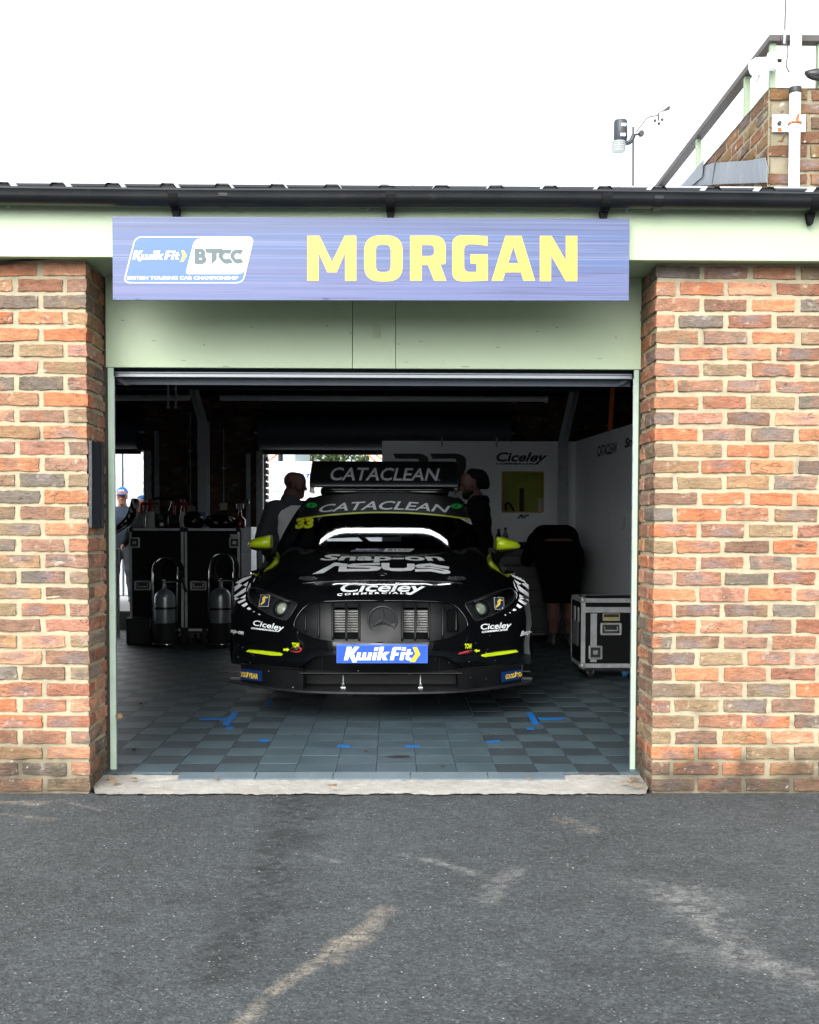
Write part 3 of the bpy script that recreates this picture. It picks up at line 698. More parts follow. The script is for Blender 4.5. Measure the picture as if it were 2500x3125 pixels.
for k in range(n):
    x0, x1 = ra+k*ww+.003, ra+(k+1)*ww-.003; y0, y1 = yfr-.075, yfr-.002
    MB().add([(x0, y0, .032), (x1, y0, .032), (x1, y1, ZT+.0012), (x0, y1, ZT+.0012), (x0, y0, .02), (x1, y0, .02), (x1, y1, .02), (x0, y1, .02)],
             [[0, 1, 2, 3], [4, 7, 6, 5], [0, 4, 5, 1], [1, 5, 6, 2], [2, 6, 7, 3], [3, 7, 4, 0]]).build('ramp_edge', M_RAMP, fl)
# raised pavement behind the garage with its kerb
zk = .24
pk = MB().box(-14, 14, 8.25, 60, -.01, zk, .02).build('rear_pavement', mat('pale_pavement', (.36, .36, .35), .85, var=.12, scale=2, bump=.3)); tag(pk, kind='structure')
# ================================================================== THE RACING CAR
CX = .025
def zp(zx, zy): return (680+zx/1.725, 1380+zy/1.725)
def cz(zx, zy, D): return at(*zp(zx, zy), dY(D))
def z3(x, y): return (680+x/3.45, 1740+y/3.45)
def z4(x, y): return (1180+x/3.45, 1740+y/3.45)
def z1(x, y): return (680+x/3.45, 1380+y/3.45)
def z2(x, y): return (1180+x/3.45, 1380+y/3.45)
M_PAINT = mat('gloss_black_paint', (0.0030, 0.0034, 0.0042), 0.12, var=0.2, scale=2, coat=1.0, spec=0.3)
M_LIME = mat('lime_paint', (0.60, 0.78, 0.014), 0.3, var=0.05, coat=0.7)
M_TRIM = mat('matt_black_trim', (0.0048, 0.0055, 0.0064), 0.42, var=0.3, scale=9, spec=.28, dirt=((.012, .013, .014), 20, .62))
M_CARBON = mat('dark_splitter', (0.012, 0.013, 0.015), 0.42, var=0.35, scale=14, dirt=((.07, .07, .066), 24, .62))
M_WHITE = mat('white_vinyl', (0.82, 0.86, 0.87), 0.4, var=0.04, scale=20)
M_SILVER = mat('silver_vinyl', (0.80, 0.82, 0.83), 0.32, metal=0.15, var=0.12, scale=4, stretch=(1, 1, 30))
M_RUBBER = mat('tyre_rubber', (0.014, 0.014, 0.014), 0.8, var=0.2, bump=0.3)
M_BLUE = mat('blue_vinyl', (0.010, 0.075, 0.48), 0.35, var=0.06)
M_NAVY = mat('navy_vinyl', (0.006, 0.028, 0.115), 0.4, var=0.06)
M_GOLD = mat('yellow_vinyl', (0.85, 0.60, 0.06), 0.4, var=0.05)
M_GREENV = mat('green_vinyl', (0.02, 0.55, 0.10), 0.4, var=0.05)
M_ORANGE = mat('orange_yellow_vinyl', (0.90, 0.47, 0.01), 0.35, var=0.03)
M_DGREY = mat('dark_grey_vinyl', (0.022, 0.024, 0.027), 0.5, var=0.1)
M_RED = mat('red_strap', (0.30, 0.02, 0.03), 0.6, var=0.15)
class RBF:
    """thin plate spline through scattered points"""
    def __init__(s, P, V, lam=1e-4):
        P = np.array(P, float); s.P = P; n = len(P); K = s.k(P, P)+lam*np.eye(n); Q = np.c_[np.ones(n), P]
        A = np.block([[K, Q], [Q.T, np.zeros((3, 3))]]); s.w = np.linalg.solve(A, np.r_[np.array(V, float), 0, 0, 0])
    def k(s, A, B):
        r2 = ((A[:, None]-B[None])**2).sum(-1); return np.where(r2 > 1e-12, r2*np.log(np.maximum(r2, 1e-12))*.5, 0)
    def __call__(s, p):
        p = np.array(p, float); return np.c_[s.k(p, s.P), np.ones(len(p)), p] @ s.w
OUT = [(840,1175,6.73),(700,1173,6.74),(560,1171,6.77),(440,1171,6.83),(330,1164,6.90),(200,1146,7.0),(110,1128,7.11),(72,1114,7.17),(46,1108,7.26),(42,1060,7.25),(42,1000,7.24),(43,940,7.22),(45,900,7.22),(50,840,7.23),(57,800,7.26),
       (60,770,7.30),(62,725,7.37),(66,688,7.43),(110,656,7.50),(158,637,7.60),(182,618,7.80),(205,592,7.92),(236,556,8.08),(262,525,8.18),(286,500,8.22),(330,499,8.10),(430,501,8.03),(560,504,7.98),(700,506,7.96),(840,507,7.955)]
CTRL = [(840,1110,6.68),(840,1060,6.66),(840,1010,6.67),(840,900,6.72),(840,790,6.79),(840,745,6.83),(840,700,6.93),(840,675,7.02),(840,650,7.145),(840,600,7.41),(840,555,7.66),
        (600,1110,6.72),(600,1060,6.70),(600,1005,6.70),(600,900,6.74),(600,787,6.81),(600,745,6.85),(600,700,6.945),(600,675,7.035),(600,650,7.155),(600,600,7.42),(600,555,7.67),
        (440,1060,6.77),(420,960,6.79),(400,880,6.82),(440,800,6.86),(440,748,6.91),(440,705,7.00),(440,680,7.08),(440,655,7.19),(440,610,7.40),(440,555,7.68),
        (300,1100,6.90),(300,1060,6.88),(300,960,6.88),(300,870,6.92),(310,800,6.97),(300,750,7.03),(310,700,7.15),(315,655,7.31),(320,610,7.49),(325,555,7.76),
        (200,1090,6.99),(200,1040,6.98),(200,950,6.98),(200,860,7.02),(200,790,7.08),(200,740,7.16),(210,700,7.29),(225,655,7.45),(245,610,7.62),(215,618,7.64),(240,590,7.74),(268,556,7.87),(292,528,7.98),
        (130,1090,7.06),(130,1040,7.04),(130,940,7.05),(130,850,7.09),(125,790,7.15),(120,740,7.24),(135,700,7.36),(165,660,7.53),
        (80,1050,7.12),(80,950,7.12),(80,850,7.14),(85,790,7.18),(88,735,7.28),(95,695,7.38)]
P3 = [cz(*p) for p in OUT+CTRL]
xr = lambda p: abs(p.x-CX)
Q = [(xr(p), p.z) for p in P3]; Dv = [p.y for p in P3]
FRONT = RBF(Q+[(-a, b) for a, b in Q], Dv*2, 2e-4)
def fold(loop):                                   # pixel loop (left half) -> (half width, height)
    L = []
    for p in loop: 
        q = cz(*p); L.append((xr(q), q.z))
    return L
def loopD(pts, it=4):
    """pixel loop lying on the nose: find the depth by iteration"""
    D = np.full(len(pts), 6.9)
    for _ in range(12):
        w_ = [cz(a, b, d) for (a, b), d in zip(pts, D)]
        D = FRONT([(xr(p), p.z) for p in w_])+5.13
    w_ = [cz(a, b, d) for (a, b), d in zip(pts, D)]
    return [(xr(p), p.z) for p in w_]
def dens(L, step, closed=True):
    o = []; n = len(L)
    for i in range(n if closed else n-1):
        a, b = np.array(L[i]), np.array(L[(i+1) % n]); k = max(1, int(np.ceil(np.linalg.norm(b-a)/step)))
        o += [tuple(a+(b-a)*t/k) for t in range(k)]
    if not closed: o.append(L[-1])
    return o
outl = fold(OUT); outl[0] = (0, outl[0][1]); outl[-1] = (0, outl[-1][1])
outl = spl(outl[:8], 3)[:-1]+spl(outl[7:18], 3)[:-1]+spl(outl[17:25], 3)[:-1]+spl(outl[24:], 3)
OUTL = dens(outl+[(0, z) for z in np.linspace(outl[-1][1], outl[0][1], 30)[1:-1]], .03)
GR = [(840,1002),(720,1002),(600,998),(540,992),(480,979),(425,957),(387,930),(375,907),(390,866),(424,822),(462,796),(500,788),(600,783),(720,781),(840,781)]
HL = [(152,712),(200,722),(280,751),(350,780),(395,797),(381,820),(346,876),(330,886),(300,878),(240,852),(190,822),(150,792),(133,768),(132,738)]
LI = [(840,1067),(700,1066),(600,1067),(500,1072),(468,1086),(420,1120),(360,1150),(352,1157),(440,1162),(520,1163),(680,1165),(840,1165)]
def closeh(L): L = [(max(0, a) if a > .004 else 0.0, b) for a, b in L]; return L
GRw, HLw, LIw = loopD(GR), loopD(HL), loopD(LI)
for L_ in (GRw, LIw): L_[0] = (0.0, L_[0][1]); L_[-1] = (0.0, L_[-1][1])
GRw = spl(GRw, 3); HLw = dens(rpoly(HLw, .02, 3), .02); LIw = dens(LIw, .02, False)
# grille and intake touch the centre line: take them out of the outline by splitting it into one loop round them
def body_half():
    zt = outl[-1][1]; zb = outl[0][1]
    # outer loop: bottom centre -> round the outside -> top centre -> down the centre line, dodging the two openings
    L = list(outl)
    def down(z0, z1): n = max(2, int((z0-z1)/.03)); return [(0, z) for z in np.linspace(z0, z1, n+1)[1:-1]]
    g = GRw[::-1]; i = LIw
    L += down(zt, g[0][1])+[tuple(p) for p in g]+down(g[-1][1], i[0][1])+[tuple(p) for p in i]+down(i[-1][1], zb)
    return L
BH = dens(body_half(), .03)
def meshgrid_in(L, s):
    a = np.array(L); xs = np.arange(a[:, 0].min(), a[:, 0].max(), s); zs = np.arange(a[:, 1].min(), a[:, 1].max(), s)
    out = []
    for i, x in enumerate(xs):
        for j, z in enumerate(zs): out.append((x+(s/2 if j % 2 else 0), z))
    return out
def nose_sheet(loops, step=.022, off=0.0, extra=None, guard=.010):
    pts = meshgrid_in(loops[0], step); al = np.array([p for L in loops for p in L]); P = np.array(pts)
    d = np.sqrt(((P[:, None]-al[None])**2).sum(-1)).min(1); pts = [p for p, q in zip(pts, d) if q > guard]
    v, t = cdt(loops, pts); y = FRONT(v)+off
    if extra is not None: y = y+extra(np.array(v))
    return [(a, b, c) for (a, c), b in zip(v, y)], t
def mirrored(v, t, weld=True):
    V = [(CX-a, b, c) for a, b, c in v]; n = len(v); mp = {}
    W = []
    for i, (a, b, c) in enumerate(v):
        if weld and a < 1e-6: mp[i] = i
        else: mp[i] = n+len(W); W.append((CX+a, b, c))
    return V+W, [list(q) for q in t]+[[mp[i] for i in q][::-1] for q in t]
NOSE_Y = 1.53
car = thing('racing_car', (CX, 3.7, 0.0), 'black touring racing car with lime mirrors and number 33 raised on its air jacks', 'race car')
v, t = nose_sheet([BH, HLw]); V, T = mirrored(v, t)
body = obj('body', V, T, M_PAINT, car, smooth=True)
b = bmesh.new(); b.from_mesh(body.data); bmesh.ops.recalc_face_normals(b, faces=b.faces[:])
if sum(f.normal.y*f.calc_area() for f in b.faces) > 0: bmesh.ops.reverse_faces(b, faces=b.faces[:])
b.to_mesh(body.data); b.free()
def strip(name, L, d0, d1, m, parent, closed=False, both=True):
    """return of an opening: a band along the loop from depth offset d0 to d1"""
    y = FRONT(L); V = []; Fc = []; n = len(L)
    sides = (-1, 1) if both else (-1,)
    for s in sides:
        k = len(V); V += [(CX+s*a, q+d0, c) for (a, c), q in zip(L, y)]+[(CX+s*a, q+d1, c) for (a, c), q in zip(L, y)]
        for i in range(n if closed else n-1): j = (i+1) % n; Fc.append([k+i, k+j, k+n+j, k+n+i])
    return V, Fc
m = MB(); 
for L, d, c in ((GRw, .022, False), (LIw, .06, False), (HLw, .05, True)): m.add(*strip('', [tuple(p) for p in L], 0, d, None, None, c))
m.build('opening_returns', M_PAINT, body, smooth=True)
# bright edge round the grille
lip = [(a, q-.003, c) for (a, c), q in zip(GRw, FRONT(GRw))]
m = MB()
for s in (-1, 1): m.tube([(CX+s*a, b_, c) for a, b_, c in lip], .0035, 6)
m.build('grille_edge', M_PAINT, body, smooth=True)

# ---- flanks: height and length given, half width interpolated
side_pts = []
for (a, b_, d) in OUT[8:25]:
    p = cz(a, b_, d); side_pts.append((p.y, p.z, xr(p)))
zsh = side_pts[-1][1]
SP = side_pts+[(2.4, .45, .97), (2.4, .75, .985), (2.55, .95, .93), (3.2, .40, .95), (3.2, .8, .93), (3.3, 1.0, .90), (3.6, 1.06, .80), (4.2, .42, .93), (4.2, .8, .92), (4.2, 1.07, .82), (5.0, .45, .97), (5.0, .8, .985), (5.0, 1.0, .93), (5.0, 1.10, .82), (5.75, .45, .93), (5.75, .8, .92), (5.75, 1.12, .74)]
SIDE = RBF([(a, b_) for a, b_, c in SP], [c for a, b_, c in SP], 1e-4)
fl_out = [(a, b_) for a, b_, c in side_pts]
WF, WR_, ZW, RW = 2.42, 5.14, .54, .335
def arch(cy):
    return [(cy+RW*1.02*math.cos(R(a)), ZW+RW*1.02*math.sin(R(a))) for a in range(196, -17, -12)]
loop = fl_out+[(3.5, 1.09), (4.2, 1.12), (5.0, 1.14), (5.6, 1.15), (5.85, 1.0), (5.88, .7), (5.84, .42)]
loop += [(WR_+.42, .40)]+arch(WR_)[::-1]+[(WR_-.42, .33), (3.8, .32), (WF+.45, .33)]+arch(WF)[::-1]
loop = dens(loop, .05)
pts = meshgrid_in(loop, .06); al = np.array(loop); P_ = np.array(pts); dd = np.sqrt(((P_[:, None]-al[None])**2).sum(-1)).min(1)
v2, t2 = cdt([loop], [p for p, q in zip(pts, dd) if q > .02]); X = SIDE(v2)
m = MB()
for s in (-1, 1): m.add([(CX+s*x, a, c) for (a, c), x in zip(v2, X)], [q if s < 0 else q[::-1] for q in t2])
flank = m.build('side_panels', M_PAINT, car, smooth=True)
# ---- cabin: rows from cowl to tail, columns from the centre line over the pillar down to the shoulder
rows = []
BOT = dict(C=(842,507,7.955), E=(322,500,8.12), O=(287,498,8.16)); TOP = dict(C=(845,211,8.78), E=(478,238,8.93), O=(456,238,8.96))
ts = np.linspace(0, 1, 13)
MID_E = [(322,500,8.12),(340,452,8.27),(366,398,8.44),(393,348,8.60),(425,300,8.74),(452,265,8.85),(478,238,8.93)]
MID_O = [(287,498,8.16),(308,450,8.30),(338,393,8.47),(367,343,8.62),(401,294,8.77),(430,259,8.89),(456,236,8.97)]
def along(Pl, t):
    x = t*(len(Pl)-1); i = min(int(x), len(Pl)-2); f = x-i
    c = spl([np.array(p) for p in Pl], 8); return np.array(c[min(int(round(t*(len(c)-1))), len(c)-1)])
NS = 12
cab = []
for t_ in ts:
    C = np.array(BOT['C'])*(1-t_)+np.array(TOP['C'])*t_
    Cw = cz(*C); Ew = cz(*along(MID_E, t_)); Ow = cz(*along(MID_O, t_))
    Cw.z += .015*math.sin(math.pi*t_); Cw.y -= 0
    r_ = []
    for k in range(NS+1):
        s = k/NS; e = (max(0, s-.42)/.58)**2.5
        r_.append((xr(Ew)*s, Cw.y+(Ew.y-Cw.y)*e, Cw.z+(Ew.z-Cw.z)*e))
    r_.append((xr(Ow), Ow.y, Ow.z))
    sh = SIDE([(Ow.y, min(1.09, zsh+.04))])[0]
    xs_, zs_ = xr(Ow), Ow.z
    for k in (1, 2, 3): f = k/3; r_.append((xs_+(max(sh, xs_)-.03-xs_)*f**1.0*1.0, Ow.y+.01*k, zs_+(min(1.08, zs_)-zs_)*f))
    cab.append(r_)
x_roof = cab[-1][NS+1][0]
for (D, zc, ze, hw) in ((9.05, 1.553, 1.500, .585), (9.4, 1.570, 1.512, .580), (9.8, 1.572, 1.508, .570), (10.2, 1.556, 1.488, .555), (10.5, 1.53, 1.46, .54), (10.75, 1.40, 1.35, .57), (10.98, 1.16, 1.14, .66)):
    y = dY(D); r_ = []
    for k in range(NS+1):
        s = k/NS; r_.append((hw*s*.97, y+.03*s**3, zc+(ze-zc)*s**2.6))
    r_.append((hw+.012, y+.035, ze-.02)); sh = SIDE([(y, 1.08)])[0]
    for k in (1, 2, 3): f = k/3; r_.append((hw+.012+(sh-.03-hw)*f, y+.035, ze-.02+(1.09-ze+.02)*f))
    cab.append(r_)
nc = len(cab[0]); nws = len(ts)
def cab_faces(sel):
    V = []; Fc = []; 
    for s in (-1, 1):
        k = len(V); V += [(CX+s*a, b_, c) for r_ in cab for a, b_, c in r_]
        for i in range(len(cab)-1):
            for j in range(nc-1):
                if sel(i, j): q = [k+i*nc+j, k+i*nc+j+1, k+(i+1)*nc+j+1, k+(i+1)*nc+j]; Fc.append(q if s < 0 else q[::-1])
    return V, Fc
def outward(o):
    b = bmesh.new(); b.from_mesh(o.data); w0 = WORLD[o]
    bmesh.ops.recalc_face_normals(b, faces=b.faces[:])
    if sum(f.normal.dot(CAM-w0-f.calc_center_median())*f.calc_area() for f in b.faces) < 0: bmesh.ops.reverse_faces(b, faces=b.faces[:])
    b.to_mesh(o.data); b.free(); return o
def clean(o):
    b = bmesh.new(); b.from_mesh(o.data); bmesh.ops.remove_doubles(b, verts=b.verts[:], dist=1e-5)
    bmesh.ops.delete(b, geom=[x for x in b.verts if not x.link_faces], context='VERTS'); b.to_mesh(o.data); b.free(); return o
glass_w = lambda i, j: i < nws-1 and j < NS
glass_s = lambda i, j: 2 <= i < len(cab)-3 and NS+1 <= j
cabin = clean(obj('cabin', *cab_faces(lambda i, j: not glass_w(i, j) and not glass_s(i, j)), M_PAINT, car, smooth=True, auto=50))
def glass_mat(name, tint, refl=0.06):
    m, n, b = nodes(name); L = n.links.new; n.nodes.remove(b); o = n.nodes['Material Output']
    tr = n.nodes.new('ShaderNodeBsdfTransparent'); tr.inputs[0].default_value = (*tint, 1)
    gl = n.nodes.new('ShaderNodeBsdfGlossy'); gl.inputs['Roughness'].default_value = 0.02; gl.inputs['Color'].default_value = (1, 1, 1, 1)
    fr = n.nodes.new('ShaderNodeFresnel'); fr.inputs['IOR'].default_value = 1.5
    nz = n.nodes.new('ShaderNodeTexNoise'); nz.inputs['Scale'].default_value = 3; tc = n.nodes.new('ShaderNodeTexCoord'); L(tc.outputs['Object'], nz.inputs['Vector'])
    mr = n.nodes.new('ShaderNodeMapRange'); mr.inputs[3].default_value = 0.01; mr.inputs[4].default_value = 0.05; L(nz.outputs['Fac'], mr.inputs[0]); L(mr.outputs[0], gl.inputs['Roughness'])
    mxs = n.nodes.new('ShaderNodeMixShader'); L(fr.outputs[0], mxs.inputs[0]); L(tr.outputs[0], mxs.inputs[1]); L(gl.outputs[0], mxs.inputs[2]); L(mxs.outputs[0], o.inputs['Surface'])
    MATS[name] = m; return m
M_GLASS = glass_mat('tinted_windscreen', (.42, .46, .48)); M_SGLASS = glass_mat('dark_side_glass', (.12, .13, .14)); M_CLEAR = glass_mat('clear_lens', (.85, .87, .88))
screen = outward(clean(obj('windscreen', *cab_faces(glass_w), M_GLASS, car, smooth=True)))
clean(obj('side_windows', *cab_faces(glass_s), M_SGLASS, car, smooth=True))
# tail: closes the car behind
tl = MB(); tp = [(.0, 5.90), (.5, 5.89), (.8, 5.86), (.93, 5.80)]
for s in (-1, 1):
    V = [(CX+s*a, y, z) for a, y in tp for z in (.42, .75, 1.12)]
    tl.add(V, [[3*i+j, 3*i+3+j, 3*i+4+j, 3*i+1+j] for i in range(3) for j in range(2)])
tl.build('rear_bumper', M_PAINT, car, smooth=True)
# floor pan and inner bulkheads keep daylight out of the shell
m = MB().box(CX-.80, CX+.80, 1.9, 5.7, .27, .29).box(CX-.62, CX+.62, 1.85, 2.75, .30, .62).box(CX-.78, CX+.78, 2.72, 2.74, .3, 1.04).build('floor_pan', M_TRIM, car)
# wheels
M_RIM = mat('dark_rim', (.03, .03, .032), .35, metal=.6)
for s in (-1, 1):
    for y in (WF, WR_):
        x = CX+s*.83
        wl = MB().lathe([(.20, -.12), (.29, -.118), (.318, -.10), (.325, -.07), (.325, .07), (.318, .10), (.29, .118), (.20, .12)], (x, y, ZW), 40, 'X').build('wheel', M_RUBBER, car, smooth=True, auto=40)
        mm = MB().lathe([(.21, -.11), (.215, -.11), (.215, .11), (.21, .11)], (x, y, ZW), 32, 'X')
        for k in range(10):
            a = 2*math.pi*k/10; d = Vector((0, math.cos(a), math.sin(a)))
            mm.tube([Vector((x+s*.07, y, ZW))+d*.03, Vector((x+s*.085, y, ZW))+d*.21], .014, 6)
        mm.lathe([(.045, -.02), (.045, .02)], (x+s*.075, y, ZW), 16, 'X'); mm.build('rim', M_RIM, wl, auto=40)
# the car stands on its built-in air jacks
for (x, y) in ((CX-.45, 2.9), (CX+.45, 2.9), (CX, 5.5)):
    MB().lathe([(.024, 0.32), (.024, ZT+.02), (.05, ZT+.018), (.05, ZT+.002)], (x, y, 0), 14).build('air_jack', M_TRIM, car, auto=40)
# ---- splitter, side blocks, stays
zs = .252; sp_pts = [cz(zx, 1262, 6.6) for zx in ()]
def onz(zx, zy, z): return atz(*zp(zx, zy), z)
front_edge = [onz(a, b_, zs) for a, b_ in ((38,1203),(90,1213),(150,1223),(230,1236),(330,1247),(430,1255),(560,1260),(700,1262.5),(840,1263))]
fe = spl([(xr(p), p.y) for p in front_edge], 3); fe[-1] = (0, fe[-1][1])
plan = [(-a, y) for a, y in fe]+[(a, y) for a, y in fe[::-1][1:]]
plan = plan+[(fe[0][0], fe[0][1]+.10), (.80, 2.4), (-.80, 2.4), (-fe[0][0], fe[0][1]+.10)]
MB().prism(plan, lambda u, w_: (CX+u, w_, zs), (0, 0, -.013)).build('splitter', M_CARBON, car)
blocks_ = []
for s in (-1, 1):
    blk = MB()
    xs_ = np.linspace(.478, .91, 16)
    top = .366; bot_ = zs+.001
    def yb(x):
        q = np.interp(x, [a for a, y in fe[::-1]], [y for a, y in fe[::-1]]); return q+.045
    V = []; 
    for x in xs_: V += [(CX+s*x, yb(x), bot_), (CX+s*x, yb(x), top-.0), (CX+s*x, yb(x)+.06, top+.012)]
    V += [(CX+s*.91, yb(.91)+.18, bot_), (CX+s*.91, yb(.91)+.18, top), (CX+s*.90, yb(.91)+.20, top+.012)]
    n = len(V)//3; blk.add(V, [[3*i+j, 3*i+3+j, 3*i+4+j, 3*i+1+j] for i in range(n-1) for j in range(2)])
    blk.add([(CX+s*.478, yb(.478), bot_), (CX+s*.478, yb(.478)+.18, bot_), (CX+s*.478, yb(.478)+.18, top+.01), (CX+s*.478, yb(.478), top)], [[0, 1, 2, 3]])
    blocks_.append(blk.build('splitter_block', M_TRIM, car, smooth=True, auto=40))
blocks = blocks_[0]
# dark duct between them
MB().box(CX-.477, CX+.477, 1.86, 1.87, zs+.001, .42).box(CX-.50, CX+.50, 1.60, 1.86, .352, .357).build('duct_back', mat('duct_black', (.006, .006, .007), .6), car)
m = MB()
for zx in (634, 1041):
    p = onz(zx, 1240, zs); q = Vector((p.x, p.y+.02, .372))
    m = MB().tube([(p.x, p.y, zs+.022), tuple(q)], .0032, 8).tube([(p.x-.005, p.y, zs), (p.x-.005, p.y, zs+.032)], .0028, 6).tube([(p.x+.005, p.y, zs), (p.x+.005, p.y, zs+.032)], .0028, 6).box(p.x-.014, p.x+.014, p.y-.010, p.y+.010, zs, zs+.006)
    m.build('splitter_stay', M_ALU, car)
# small winglets at the ends of the splitter
for s in (-1, 1):
    m = MB().box(CX+s*.955-.035, CX+s*.955+.035, fe[0][1]+.02, fe[0][1]+.10, zs+.001, zs+.02, .004).box(CX+s*.945-.03, CX+s*.945+.03, fe[0][1]+.03, fe[0][1]+.09, zs+.055, zs+.062).box(CX+s*.918-.004, CX+s*.918+.004, fe[0][1]+.0, fe[0][1]+.12, zs+.001, .42)
    m.build('splitter_winglet', M_CARBON, car)

# ---- grille panel
gin = dens([tuple(p) for p in GRw]+[(0, z) for z in np.linspace(GRw[-1][1], GRw[0][1], 12)[1:-1]], .02)
def pxrect(x0, y0, x1, y1): return loopD([(x0, y0), (x1, y0), (x1, y1), (x0, y1)])
H1 = rpoly(pxrect(584, 818, 648, 987), .012, 3); H2 = rpoly(pxrect(652, 818, 714, 987), .012, 3)
v, t = nose_sheet([gin, H1, H2], .02, .020, guard=.006); V, T = mirrored(v, t)
gp = obj('grille', V, T, M_TRIM, car, smooth=True)
# one plain hole (right-hand cooling duct) is a black sheet for its shade, framed on the panel
m = MB()
for L in (H1, H2): m.add(*strip('', L, .020, .05, None, None, True))
m.build('grille_returns', M_TRIM, gp)
def ribline(zx, y0, y1, side):
    P = loopD([(zx, y0+(y1-y0)*k/10) for k in range(11)]); y = FRONT(P)
    return [(CX+side*a, q+.014, c) for (a, c), q in zip(P, y)]
for zx, y0, y1 in ((435, 835, 946), (505, 806, 978), (578, 795, 988), (650, 795, 992), (718, 795, 994)):
    for s in (-1, 1):
        MB().tube(ribline(zx, y0, y1, s), .0072, 8).build('grille_rib', M_TRIM, gp, smooth=True)
m = MB(); c0 = cz(840, 900, 6.80)
M_FIN = mat('radiator_core', (.55, .55, .52), .45, metal=.5, var=.5, scale=160, bump=1.0, bscale=400)
for s in (-1, 1):
    a = cz(586, 832, 6.79); b_ = cz(716, 952, 6.79)
    m.box(CX+s*xr(b_)-.0, CX+s*xr(a)+.0, 1.70, 1.71, b_.z, a.z) if s > 0 else m.box(CX-xr(a), CX-xr(b_), 1.70, 1.71, b_.z, a.z)
    for k in range(9):
        z = b_.z+(a.z-b_.z)*(k+.5)/9
        x0_, x1_ = sorted((CX+s*xr(a), CX+s*xr(b_))); m.box(x0_, x1_, 1.685, 1.70, z-.0035, z+.0035)
core = m.build('radiator', M_DGREY, car)
for s in (-1, 1):
    fm = MB()
    for k in range(9):
        z = b_.z+(a.z-b_.z)*(k+.5)/9; x0_, x1_ = sorted((CX+s*xr(a), CX+s*xr(b_))); fm.box(x0_+.001, x1_-.001, 1.6815, 1.6845, z-.0042, z+.0042)
    fm.build('radiator_fins', M_FIN, core)
# the round duct mouth on the car's left (photo right)
ctr = cz(1207, 881, 6.80)
for d in ():
    pass
pl = rpoly([cz(*q, 6.81).xz for q in ((1180, 827), (1234, 827), (1240, 936), (1178, 936))], .016, 4)
yb_ = float(FRONT([(xr(ctr), ctr.z)])[0])+.008
m = MB(); inner = [(CX+0+p[0]-CX, p[1]) for p in pl]; cc = np.mean(np.array(inner), 0); outr = [tuple(cc+(np.array(p)-cc)*1.18) for p in inner]
yy = lambda p: float(FRONT([(abs(p[0]-CX), p[1])])[0])
n = len(inner); V = [(p[0], yy(p)+.002, p[1]) for p in inner]+[(p[0], yy(p)+.013, p[1]) for p in outr]
m.add(V, [[i, (i+1) % n, n+(i+1) % n, n+i] for i in range(n)]); m.build('duct_frame', M_TRIM, gp, smooth=True)
m = MB(); m.prism(inner, lambda u, w_: (u, yy((u, w_))+.011, w_), (0, .0005, 0)); m.build('duct_shade_sheet', mat('duct_shade_black', (.002, .002, .002), .9, spec=.1), gp)  # near-black sheet on the solid panel, painted shade of the hole
# badge
p0 = cz(841, 886, 6.72); by = float(FRONT([(0, p0.z)])[0])-.004
ro = xr(cz(753, 886, 6.69)); 
m = MB(); ring = [(p0.x+ro*.94*math.cos(a), by, p0.z+ro*.94*math.sin(a)) for a in np.linspace(0, 2*math.pi, 49)]
m.tube(ring, ro*.065, 8, cap=False); bd = m.build('badge', mat('satin_ring', (.035, .037, .04), .3, metal=.5), car, smooth=True)
MB().lathe([(ro*.9, by+.010), (ro*.9, by+.018)], (p0.x, 0, p0.z), 40, 'Y').build('badge_plate', M_TRIM, bd)
m = MB(); c_ = Vector((p0.x, by-.010, p0.z))
for k in range(3):
    a = R(90+120*k); d = Vector((math.cos(a), 0, math.sin(a))); sd_ = Vector((-math.sin(a), 0, math.cos(a)))
    for s in (-1, 1):
        e = (Vector((math.cos(a+s*R(60)), 0, math.sin(a+s*R(60)))))*ro*.19
        m.add([c_, c_+d*ro*.90+Vector((0, .006, 0)), c_+e+Vector((0, .014, 0))], [[0, 1, 2] if s < 0 else [0, 2, 1]])
m.build('badge_star', mat('satin_star', (.09, .095, .10), .3, metal=.6), bd)
# lower intake panel
lin_ = dens([tuple(p) for p in LIw]+[(0, z) for z in np.linspace(LIw[-1][1], LIw[0][1], 5)[1:-1]], .02)
v, t = nose_sheet([lin_], .02, .05, guard=.006); V, T = mirrored(v, t); lp = obj('lower_panel', V, T, M_TRIM, car, smooth=True)
m = MB()
for s in (-1, 1):
    P = loopD([(522, 1085), (520, 1160)]); y = FRONT(P); m.tube([(CX+s*a, q+.049, c) for (a, c), q in zip(P, y)], .003, 6)
m.build('panel_seam', M_CARBON, lp)
